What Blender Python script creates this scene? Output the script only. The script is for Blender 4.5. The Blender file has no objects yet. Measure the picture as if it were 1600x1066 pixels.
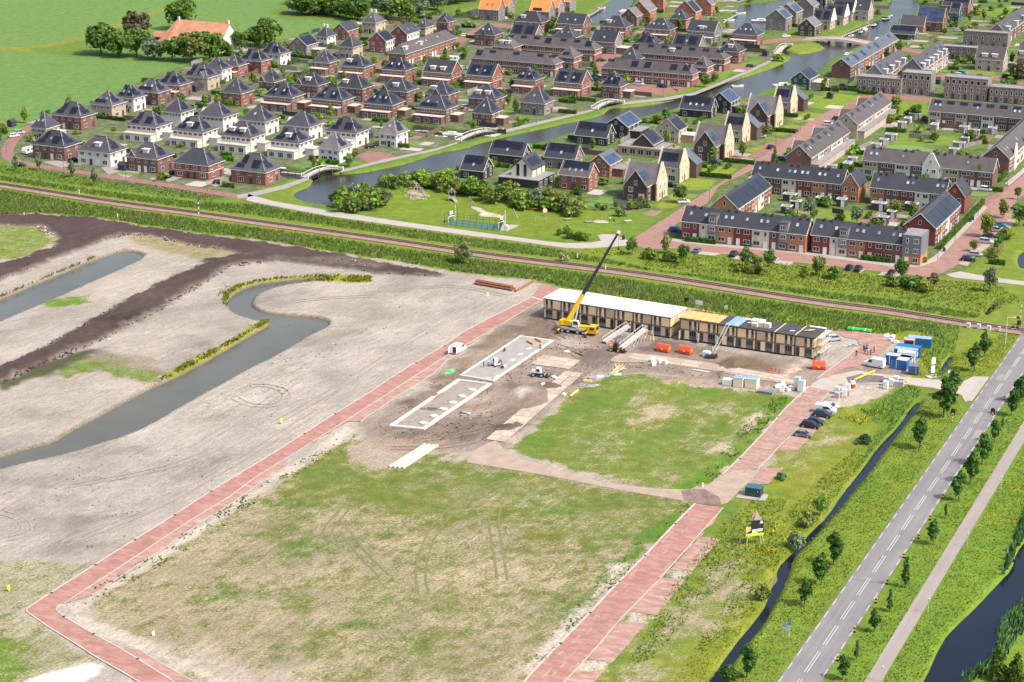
import bpy,bmesh,math,random
import numpy as np
from math import sin,cos,tan,pi,radians,atan2,hypot,sqrt,floor
from mathutils import Vector,Matrix
from mathutils.geometry import tessellate_polygon
S=bpy.context.scene
COL=S.collection
random.seed(7)
RNG=np.random.default_rng(7)
# ------------------------------------------------------------ camera, sky, sun, exposure
CAM_H=160.0
FOC=3111.0
PITCH=math.atan(1003.0/FOC)
cam_d=bpy.data.cameras.new('camera')
cam_d.lens=70.0
cam_d.sensor_width=36.0
cam_d.clip_start=1.0
cam_d.clip_end=20000.0
cam=bpy.data.objects.new('camera',cam_d)
cam.location=(0,0,CAM_H)
cam.rotation_euler=(pi/2-PITCH,0,0)
COL.objects.link(cam)
S.camera=cam
SUN_EL=radians(51)
SUN_AZ=(0.86,-0.51)
world=bpy.data.worlds.new('World')
S.world=world
world.use_nodes=True
wn=world.node_tree.nodes
wl=world.node_tree.links
bg=wn.get('Background')or wn.new('ShaderNodeBackground')
sky=wn.new('ShaderNodeTexSky')
sky.sky_type='NISHITA'
sky.sun_disc=False
sky.sun_elevation=SUN_EL
sky.sun_rotation=atan2(SUN_AZ[0],SUN_AZ[1])
sky.air_density=0.8
sky.dust_density=4.0
sky.ozone_density=0.7
wl.new(sky.outputs[0],bg.inputs[0])
bg.inputs[1].default_value=0.15
sun_d=bpy.data.lights.new('sun','SUN')
sun_d.energy=2.3
sun_d.angle=radians(0.55)
sun_d.color=(1.0,0.945,0.85)
sun=bpy.data.objects.new('sun',sun_d)
sv=Vector((SUN_AZ[0]*cos(SUN_EL),SUN_AZ[1]*cos(SUN_EL),sin(SUN_EL))).normalized()
sun.rotation_euler=sv.to_track_quat('Z','Y').to_euler()
sun.location=(0,0,300)
COL.objects.link(sun)
S.view_settings.view_transform='Standard'
S.view_settings.look='None'
S.view_settings.exposure=0.9
S.view_settings.gamma=1.0
S.view_settings.use_curve_mapping=False
S.cycles.max_bounces=5
S.cycles.diffuse_bounces=2
S.cycles.glossy_bounces=2
S.cycles.transmission_bounces=2
S.cycles.transparent_max_bounces=6
# ------------------------------------------------------------ measuring: a point of the photograph to a point of the plan
def at(px,py,z=0.0):
 u=(px-800)/FOC
 v=(py-533)/FOC
 dx,dy,dz=u,cos(PITCH)-v*sin(PITCH),-sin(PITCH)-v*cos(PITCH)
 t=(z-CAM_H)/dz
 return Vector((dx*t,dy*t,z))
def at2(px,py,z=0.0):
 p=at(px,py,z)
 return(p.x,p.y)
# ------------------------------------------------------------ materials
def new_mat(name):
 m=bpy.data.materials.new(name)
 m.use_nodes=True
 nt=m.node_tree
 return m,nt,nt.nodes['Principled BSDF']
def node(nt,kind,**kw):
 n=nt.nodes.new(kind)
 for k,v in kw.items():
  setattr(n,k,v)
 return n
def math_node(nt,op,a,b=None,c=None,clamp=False):
 n=node(nt,'ShaderNodeMath',operation=op)
 n.use_clamp=clamp
 for i,x in enumerate((a,b,c)):
  if x is None:
   continue
  if isinstance(x,(int,float)):
   n.inputs[i].default_value=x
  else:
   nt.links.new(x,n.inputs[i])
 return n.outputs[0]
def mix_col(nt,f,a,b,mode='MIX'):
 n=node(nt,'ShaderNodeMix',data_type='RGBA',blend_type=mode)
 for i,x in((0,f),(6,a),(7,b)):
  if isinstance(x,(int,float)):
   n.inputs[i].default_value=x
  elif isinstance(x,tuple):
   n.inputs[i].default_value=(*x,1)if len(x)==3 else x
  else:
   nt.links.new(x,n.inputs[i])
 return n.outputs[2]
def noise(nt,vec,scale,detail=3.0,rough=0.55):
 n=node(nt,'ShaderNodeTexNoise')
 n.inputs['Scale'].default_value=scale
 n.inputs['Detail'].default_value=detail
 n.inputs['Roughness'].default_value=rough
 if vec is not None:
  nt.links.new(vec,n.inputs['Vector'])
 return n.outputs['Fac']
def turned(nt,vec,deg,sx,sy):
 """coordinates turned by deg, then sx, sy cycles along and across"""
 m=node(nt,'ShaderNodeMapping',vector_type='TEXTURE')
 m.inputs['Rotation'].default_value=(0,0,radians(deg))
 m.inputs['Scale'].default_value=(1/sx,1/sy,1)
 nt.links.new(vec,m.inputs[0])
 return m.outputs[0]
def remap(nt,x,a,b,c=0.0,d=1.0):
 n=node(nt,'ShaderNodeMapRange')
 n.inputs[1].default_value,n.inputs[2].default_value=a,b
 n.inputs[3].default_value,n.inputs[4].default_value=c,d
 nt.links.new(x,n.inputs[0])
 return n.outputs[0]
def obj_coord(nt,scale=None):
 tc=node(nt,'ShaderNodeTexCoord')
 if scale is None:
  return tc.outputs['Object']
 mp=node(nt,'ShaderNodeMapping')
 mp.inputs['Scale'].default_value=scale
 nt.links.new(tc.outputs['Object'],mp.inputs[0])
 return mp.outputs[0]
MATS={}
def mat(name,col,rough=0.8,var=0.25,scale=1.2,metal=0.0,rand=0.12,stretch=None,fine=0.0,spec=0.5):
 """colour with uneven patches (var), a touch of difference from object to object (rand) and fine grain."""
 if name in MATS:
  return MATS[name]
 m,nt,b=new_mat(name)
 vec=obj_coord(nt,stretch)
 f=noise(nt,vec,scale,4.0,0.6)
 k=remap(nt,f,0.25,0.75,1-var,1+var)
 if fine:
  k2=remap(nt,noise(nt,vec,scale*9,2.0,0.6),0.25,0.75,1-fine,1+fine)
  k=math_node(nt,'MULTIPLY',k,k2)
 if rand:
  oi=node(nt,'ShaderNodeObjectInfo')
  k=math_node(nt,'MULTIPLY',k,remap(nt,oi.outputs['Random'],0,1,1-rand,1+rand))
 n=node(nt,'ShaderNodeVectorMath',operation='SCALE')
 n.inputs[0].default_value=col
 nt.links.new(k,n.inputs['Scale'])
 nt.links.new(n.outputs[0],b.inputs['Base Color'])
 b.inputs['Roughness'].default_value=rough
 b.inputs['Metallic'].default_value=metal
 b.inputs['Specular IOR Level'].default_value=spec
 MATS[name]=m
 return m
def brick_mat(name,col,mortar=(0.30,0.27,0.24),var=0.22):
 if name in MATS:
  return MATS[name]
 m,nt,b=new_mat(name)
 vec=obj_coord(nt)
 n1=remap(nt,noise(nt,vec,0.5,3),0.3,0.7,1-var*.6,1+var*.6)
 sc=node(nt,'ShaderNodeMapping')
 sc.inputs['Scale'].default_value=(3.2,3.2,11)
 nt.links.new(vec,sc.inputs[0])
 n2=remap(nt,noise(nt,sc.outputs[0],1.4,2,.7),0.3,0.7,1-var,1+var)
 oi=node(nt,'ShaderNodeObjectInfo')
 r=remap(nt,oi.outputs['Random'],0,1,.88,1.12)
 k=math_node(nt,'MULTIPLY',math_node(nt,'MULTIPLY',n1,n2),r)
 n=node(nt,'ShaderNodeVectorMath',operation='SCALE')
 n.inputs[0].default_value=col
 nt.links.new(k,n.inputs['Scale'])
 nt.links.new(n.outputs[0],b.inputs['Base Color'])
 b.inputs['Roughness'].default_value=0.9
 MATS[name]=m
 return m
def tile_mat(name,col,var=0.2,rough=0.62):
 """roof tiles: courses that run along the eaves as fine relief and uneven tone, weathered patches."""
 if name in MATS:
  return MATS[name]
 m,nt,b=new_mat(name)
 vec=obj_coord(nt)
 n1=remap(nt,noise(nt,vec,0.35,4,.6),0.3,0.7,1-var,1+var)
 mp=node(nt,'ShaderNodeMapping')
 mp.inputs['Scale'].default_value=(2.6,2.6,4.0)
 nt.links.new(vec,mp.inputs[0])
 n2=remap(nt,noise(nt,mp.outputs[0],1.6,2,.7),0.3,0.7,1-var*.8,1+var*.8)
 oi=node(nt,'ShaderNodeObjectInfo')
 r=remap(nt,oi.outputs['Random'],0,1,.85,1.15)
 k=math_node(nt,'MULTIPLY',math_node(nt,'MULTIPLY',n1,n2),r)
 n=node(nt,'ShaderNodeVectorMath',operation='SCALE')
 n.inputs[0].default_value=col
 nt.links.new(k,n.inputs['Scale'])
 nt.links.new(n.outputs[0],b.inputs['Base Color'])
 w=node(nt,'ShaderNodeTexWave',wave_type='BANDS',bands_direction='Z')
 w.inputs['Scale'].default_value=1.5
 nt.links.new(vec,w.inputs['Vector'])
 bp=node(nt,'ShaderNodeBump')
 bp.inputs['Strength'].default_value=0.25
 bp.inputs['Distance'].default_value=0.05
 nt.links.new(w.outputs['Fac'],bp.inputs['Height'])
 nt.links.new(bp.outputs[0],b.inputs['Normal'])
 b.inputs['Roughness'].default_value=rough
 MATS[name]=m
 return m
def leaf_mat(name,col,var=0.35,trans=0.25):
 if name in MATS:
  return MATS[name]
 m,nt,b=new_mat(name)
 vec=obj_coord(nt)
 geo=node(nt,'ShaderNodeNewGeometry')
 oi=node(nt,'ShaderNodeObjectInfo')
 k1=remap(nt,noise(nt,vec,0.9,3),0.3,0.7,1-var,1+var)
 k2=remap(nt,geo.outputs['Random Per Island'],0,1,1-var,1+var)
 k3=remap(nt,oi.outputs['Random'],0,1,.8,1.2)
 k=math_node(nt,'MULTIPLY',math_node(nt,'MULTIPLY',k1,k2),k3)
 n=node(nt,'ShaderNodeVectorMath',operation='SCALE')
 n.inputs[0].default_value=col
 nt.links.new(k,n.inputs['Scale'])
 nt.links.new(n.outputs[0],b.inputs['Base Color'])
 b.inputs['Roughness'].default_value=0.6
 b.inputs['Specular IOR Level'].default_value=0.25
 tr=node(nt,'ShaderNodeBsdfTranslucent')
 n2=node(nt,'ShaderNodeVectorMath',operation='MULTIPLY')
 nt.links.new(n.outputs[0],n2.inputs[0])
 n2.inputs[1].default_value=(1.5,1.6,0.8)
 nt.links.new(n2.outputs[0],tr.inputs[0])
 mx=node(nt,'ShaderNodeMixShader')
 mx.inputs[0].default_value=trans
 out=nt.nodes['Material Output']
 nt.links.new(b.outputs[0],mx.inputs[1])
 nt.links.new(tr.outputs[0],mx.inputs[2])
 nt.links.new(mx.outputs[0],out.inputs[0])
 MATS[name]=m
 return m
def water_mat(name,col,rough=0.06,ripple=0.12,silt=0.3):
 m,nt,b=new_mat(name)
 vec=obj_coord(nt)
 k=remap(nt,noise(nt,vec,0.03,4,.6),0.3,0.7,1-silt,1+silt)
 n=node(nt,'ShaderNodeVectorMath',operation='SCALE')
 n.inputs[0].default_value=col
 nt.links.new(k,n.inputs['Scale'])
 nt.links.new(n.outputs[0],b.inputs['Base Color'])
 b.inputs['Roughness'].default_value=rough
 b.inputs['IOR'].default_value=1.33
 mp=node(nt,'ShaderNodeMapping')
 mp.inputs['Scale'].default_value=(0.6,1.4,1)
 mp.inputs['Rotation'].default_value=(0,0,0.6)
 nt.links.new(vec,mp.inputs[0])
 bp=node(nt,'ShaderNodeBump')
 bp.inputs['Strength'].default_value=ripple
 bp.inputs['Distance'].default_value=0.4
 nt.links.new(noise(nt,mp.outputs[0],1.3,3,.6),bp.inputs['Height'])
 nt.links.new(bp.outputs[0],b.inputs['Normal'])
 MATS[name]=m
 return m
# ------------------------------------------------------------ mesh building
class MB:
 def __init__(s):
  s.v=[]
  s.f=[]
 def add(s,vs,fs):
  o=len(s.v)
  s.v.extend(tuple(x)for x in vs)
  s.f.extend(tuple(i+o for i in f)for f in fs)
  return s
 def box(s,x0,x1,y0,y1,z0,z1,M=None):
  vs=[(x0,y0,z0),(x1,y0,z0),(x1,y1,z0),(x0,y1,z0),(x0,y0,z1),(x1,y0,z1),(x1,y1,z1),(x0,y1,z1)]
  if M is not None:
   vs=[M@Vector(v)for v in vs]
  return s.add(vs,[(0,3,2,1),(4,5,6,7),(0,1,5,4),(1,2,6,5),(2,3,7,6),(3,0,4,7)])
 def bar(s,a,b,w,h=None):
  """square bar from a to b"""
  a,b=Vector(a),Vector(b)
  d=b-a
  L=d.length
  q=d.to_track_quat('X','Z').to_matrix().to_4x4()
  h=h or w
  return s.box(0,L,-w/2,w/2,-h/2,h/2,Matrix.Translation(a)@q)
 def tube(s,a,b,r,r2=None,n=6):
  a,b=Vector(a),Vector(b)
  d=b-a
  q=d.to_track_quat('Z','Y').to_matrix()
  r2=r if r2 is None else r2
  vs=[]
  for p,rr in((a,r),(b,r2)):
   for i in range(n):
    t=2*pi*i/n
    vs.append(p+q@Vector((rr*cos(t),rr*sin(t),0)))
  fs=[(i,(i+1)%n,n+(i+1)%n,n+i)for i in range(n)]
  fs.append(tuple(range(n-1,-1,-1)))
  fs.append(tuple(range(n,2*n)))
  return s.add(vs,fs)
 def prism(s,poly,z0,z1):
  """upright prism over a counter-clockwise plan polygon"""
  n=len(poly)
  vs=[(p[0],p[1],z0)for p in poly]+[(p[0],p[1],z1)for p in poly]
  fs=[(i,(i+1)%n,n+(i+1)%n,n+i)for i in range(n)]
  fs.append(tuple(range(n-1,-1,-1)))
  fs.append(tuple(range(n,2*n)))
  return s.add(vs,fs)
 def profile_x(s,prof,x0,x1):
  """(y,z) outline swept along x; outline counter-clockwise seen from +x"""
  n=len(prof)
  vs=[(x0,p[0],p[1])for p in prof]+[(x1,p[0],p[1])for p in prof]
  fs=[(i,(i+1)%n,n+(i+1)%n,n+i)for i in range(n)]
  fs.append(tuple(range(n-1,-1,-1)))
  fs.append(tuple(range(n,2*n)))
  return s.add(vs,fs)
 def profile_y(s,prof,y0,y1):
  """(x,z) outline swept along y"""
  n=len(prof)
  vs=[(p[0],y0,p[1])for p in prof]+[(p[0],y1,p[1])for p in prof]
  fs=[(i,n+i,n+(i+1)%n,(i+1)%n)for i in range(n)]
  fs.append(tuple(range(n)))
  fs.append(tuple(range(2*n-1,n-1,-1)))
  return s.add(vs,fs)
 def mesh(s,name,m):
  me=bpy.data.meshes.new(name)
  me.from_pydata(s.v,[],s.f)
  if m is not None:
   me.materials.append(m)
  return me
def link(name,me,parent=None,loc=(0,0,0),rz=0.0):
 o=bpy.data.objects.new(name,me)
 o.location=loc
 if rz:
  o.rotation_euler=(0,0,rz)
 if parent is not None:
  o.parent=parent
 COL.objects.link(o)
 return o
def tag(o,label=None,cat=None,group=None,kind=None):
 if label:
  o['label']=label
 if cat:
  o['category']=cat
 if group:
  o['group']=group
 if kind:
  o['kind']=kind
 return o
def thing(name,label,cat,loc=(0,0,0),rz=0.0,group=None):
 return tag(link(name,None,None,loc,rz),label,cat,group)
def part(name,mb,m,parent,loc=(0,0,0),rz=0.0):
 return link(name,mb.mesh(name,m),parent,loc,rz)
CACHE={}
def shared(key,fn):
 if key not in CACHE:
  CACHE[key]=fn()
 return CACHE[key]
def copy_tree(o,parent=None,label=None):
 c=o.copy()
 COL.objects.link(c)
 if parent is not None:
  c.parent=parent
 for ch in list(o.children):
  copy_tree(ch,c)
 if label:
  c['label']=label
 return c
def poly_area(P):
 return 0.5*sum(P[i][0]*P[(i+1)%len(P)][1]-P[(i+1)%len(P)][0]*P[i][1]for i in range(len(P)))
def ccw(P):
 P=[tuple(p[:2])for p in P]
 return P if poly_area(P)>0 else P[::-1]
SHEETS=[]
def sheet(name,P,z,m,kind='structure',parent=None):
 """flat sheet over a plan polygon"""
 P=ccw(P)
 SHEETS.append((name,P))
 tri=tessellate_polygon([[Vector((p[0],p[1],0))for p in P]])
 me=bpy.data.meshes.new(name)
 fs=[]
 for t in tri:
  a,b,c=(P[i]for i in t)
  cr=(b[0]-a[0])*(c[1]-a[1])-(b[1]-a[1])*(c[0]-a[0])
  fs.append(tuple(t)if cr>0 else tuple(t[::-1]))
 me.from_pydata([(p[0],p[1],z)for p in P],[],fs)
 me.materials.append(m)
 o=link(name,me,parent)
 if kind and parent is None:
  o['kind']=kind
 return o
def offset_line(P,d):
 """plan polyline moved sideways by d (left positive)"""
 out=[]
 n=len(P)
 for i in range(n):
  a=Vector(P[max(i-1,0)][:2])
  b=Vector(P[min(i+1,n-1)][:2])
  t=(b-a).normalized()
  out.append((P[i][0]-t.y*d,P[i][1]+t.x*d))
 return out
def ribbon_poly(P,w):
 return offset_line(P,w/2)+offset_line(P,-w/2)[::-1]
def ribbon(name,P,w,z,m,thick=0.0,parent=None,kind='structure'):
 """strip of even width along a plan polyline, a kerb when thick"""
 L,R=offset_line(P,w/2),offset_line(P,-w/2)
 n=len(P)
 SHEETS.append((name,ccw(L+R[::-1])))
 mb=MB()
 mb.add([(p[0],p[1],z+thick)for p in L]+[(p[0],p[1],z+thick)for p in R],[(n+i,n+i+1,i+1,i)for i in range(n-1)])
 if thick:
  mb.add([(p[0],p[1],z)for p in L]+[(p[0],p[1],z+thick)for p in L],[(i,i+1,n+i+1,n+i)[::-1]for i in range(n-1)])
  mb.add([(p[0],p[1],z)for p in R]+[(p[0],p[1],z+thick)for p in R],[(i,i+1,n+i+1,n+i)for i in range(n-1)])
 o=part(name,mb,m,parent)
 if parent is None and kind:
  o['kind']=kind
 return o
def dense(P,step):
 out=[]
 for i in range(len(P)-1):
  a,b=Vector(P[i][:2]),Vector(P[i+1][:2])
  k=max(1,int((b-a).length/step))
  for j in range(k):
   q=a.lerp(b,j/k)
   out.append((q.x,q.y))
 out.append(tuple(P[-1][:2]))
 return out
def smooth(P,it=2,closed=False):
 for _ in range(it):
  Q=[]
  n=len(P)
  rng=range(n)if closed else range(n-1)
  if not closed:
   Q.append(P[0])
  for i in rng:
   a,b=P[i],P[(i+1)%n]
   Q.append((a[0]*.75+b[0]*.25,a[1]*.75+b[1]*.25))
   Q.append((a[0]*.25+b[0]*.75,a[1]*.25+b[1]*.75))
  if not closed:
   Q.append(P[-1])
  P=Q
 return P
def G(pts,z=0.0):
 return[at2(x,y,z)for x,y in pts]
def vnoise(x,y,seed=0):
 xi=np.floor(x).astype(np.int64)
 yi=np.floor(y).astype(np.int64)
 fx=x-xi
 fy=y-yi
 fx=fx*fx*(3-2*fx)
 fy=fy*fy*(3-2*fy)
 def h(a,b):
  n=(a*374761393+b*668265263+seed*1274126177)&0xFFFFFFFF
  n=((n^(n>>13))*1103515245)&0xFFFFFFFF
  return((n^(n>>16))&0xFFFF)/65535.0
 return(h(xi,yi)*(1-fx)+h(xi+1,yi)*fx)*(1-fy)+(h(xi,yi+1)*(1-fx)+h(xi+1,yi+1)*fx)*fy
def fbm(x,y,seed=0,octv=4):
 a,s,t=0.5,0.0,0.0
 for i in range(octv):
  s=s+a*vnoise(x*2**i,y*2**i,seed+i*17)
  t+=a
  a*=0.55
 return s/t
def poly_sd(P,X,Y):
 """signed distance to a plan polygon, positive inside; far points get -50"""
 P=np.array(P,float)
 out=np.full(X.shape,-50.0)
 x0,y0=P.min(0)-14
 x1,y1=P.max(0)+14
 sel=(X>x0)&(X<x1)&(Y>y0)&(Y<y1)
 if not sel.any():
  return out
 x,y=X[sel],Y[sel]
 d2=np.full(x.shape,1e9)
 ins=np.zeros(x.shape,bool)
 n=len(P)
 for i in range(n):
  ax,ay=P[i]
  bx,by=P[(i+1)%n]
  ex,ey=bx-ax,by-ay
  L=ex*ex+ey*ey+1e-9
  t=np.clip(((x-ax)*ex+(y-ay)*ey)/L,0,1)
  d2=np.minimum(d2,(x-ax-t*ex)**2+(y-ay-t*ey)**2)
  c=(ay>y)!=(by>y)
  if c.any():
   xx=(bx-ax)*(y-ay)/(by-ay+1e-12)+ax
   ins^=c&(x<xx)
 d=np.sqrt(d2)
 out[sel]=np.where(ins,d,-d)
 return out
# ------------------------------------------------------------ where the water, the fields and the bare soil lie (points read off the photograph)
WZ=-0.8
W_PX={'pond_water':[[(-60,497),(0,470),(50,448),(98,428),(180,395),(205,393),(231,402),(169,430),(93,464),(60,478),(0,503),(-60,530)],[(-60,735),(0,716),(42,703),(87,692),(104,678),(158,651),(197,629),(239,606),(267,595),(310,573),(345,553),(380,532),(405,518),(422,508),(421,503),(405,504),(390,500),(372,494),(360,486),(357,478),(358,469),(366,460),(380,453),(402,445),(430,441),(455,438),(480,437),(505,437),(503,440),(470,443),(440,448),(412,456),(398,463),(391,476),(396,483),(410,490),(440,494),(475,496),(500,499),(513,504),(512,510),(498,518),(480,526),(450,545),(420,562),(400,571),(357,595),(310,620),(265,646),(234,665),(197,682),(158,694),(96,713),(31,726),(-60,752)]],'canal_water':[[(490,281),(484,293),(468,298),(458,304),(462,311),(484,319),(513,322),(545,329),(575,331),(580,318),(560,305),(575,292),(600,288),(655,277),(690,266),(718,262),(745,252),(760,243),(800,226),(842,226),(870,214),(896,208),(930,197),(960,194),(1005,184),(1025,178),(1053,172),(1075,160),(1110,153),(1150,158),(1175,151),(1205,138),(1234,124),(1262,116),(1284,107),(1293,96),(1321,82),(1369,60),(1402,56),(1390,50),(1408,32),(1445,12),(1425,0),(1408,-30),(1385,-30),(1395,0),(1385,8),(1393,22),(1387,27),(1362,35),(1327,49),(1304,60),(1273,66),(1284,72),(1291,77),(1255,86),(1232,83),(1222,74),(1212,74),(1226,86),(1240,92),(1200,110),(1138,129),(1093,146),(1053,158),(1008,166),(969,170),(955,168),(938,183),(895,191),(842,203),(800,212),(740,227),(732,232),(681,240),(639,256),(600,264),(569,271),(529,273),(510,272)],[(428,262),(470,271),(488,272),(500,276),(485,284),(440,279)],[(640,197),(652,195),(700,205),(724,209),(730,215),(712,222),(690,213),(650,208)],[(454,122),(472,110),(478,112),(462,126)],[(918,22),(948,6),(962,-8),(992,-8),(987,9),(970,26),(955,30),(935,40),(922,36)],[(1153,7),(1200,5),(1262,-12),(1240,0),(1205,18),(1200,52),(1170,40),(1150,47),(1128,36),(1150,22)],[(706,23),(726,19),(747,12),(762,16),(742,29),(718,30)],[(448,15),(460,11),(470,14),(460,21)]],'ditch_water':[[(1096,1085),(1144,1013),(1183,967),(1199,943),(1213,890),(1241,862),(1269,830),(1292,809),(1318,770),(1350,731),(1371,700),(1406,665),(1424,636),(1437,627),(1440,632),(1418,660),(1387,700),(1361,737),(1332,771),(1311,798),(1288,823),(1263,851),(1239,872),(1231,907),(1206,953),(1193,978),(1162,1013),(1112,1090)],[(1466,583),(1478,564),(1484,556),(1491,558),(1483,570),(1474,585)],[(1536,493),(1548,478),(1557,471),(1561,474),(1552,485),(1541,494)]],'channel_water':[[(1420,1100),(1444,1066),(1472,1003),(1491,982),(1528,947),(1562,910),(1581,891),(1587,866),(1603,845),(1640,810),(1660,900),(1600,938),(1566,964),(1557,985),(1562,1003),(1545,1030),(1506,1057),(1470,1100)],[(1588,402),(1602,392),(1620,400),(1615,425),(1593,421)]],}
WATER={k:[ccw(smooth(G(p,WZ),1,True))for p in v]for k,v in W_PX.items()}
N_EDGE=[(-120,330),(0,338),(54,333),(150,340),(225,352),(310,364),(400,374),(484,388),(597,405),(710,425),(766,431),(800,434),(850,441),(880,450),(960,463),(1062,479),(1110,487),(1180,500),(1240,512),(1300,518),(1390,524),(1430,520)]
S_EDGE_REED=N_EDGE
RAIL_PX=[(-150,269),(0,287.5),(84,301),(197,318.5),(310,333),(400,346),(513,361.5),(625,377),(707,390),(800,403),(941,419.5),(1053,435),(1200,459),(1300,474),(1384,484),(1469,498),(1532,507.5),(1600,517),(1760,540)]
RAIL=smooth(G(RAIL_PX),2)
SAND=(.305,.27,.226)
PALE=(.40,.35,.285)
PEAT=(.068,.047,.042)
MUD=(.225,.178,.142)
STRAW=(.30,.25,.162)
PAVE=(.20,.168,.148)
G_LUSH=(.085,.165,.022)
G_YEL=(.135,.188,.026)
G_MEAD=(.105,.193,.05)
G_DRY=(.15,.17,.045)
G_REED=(.062,.15,.022)
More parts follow.
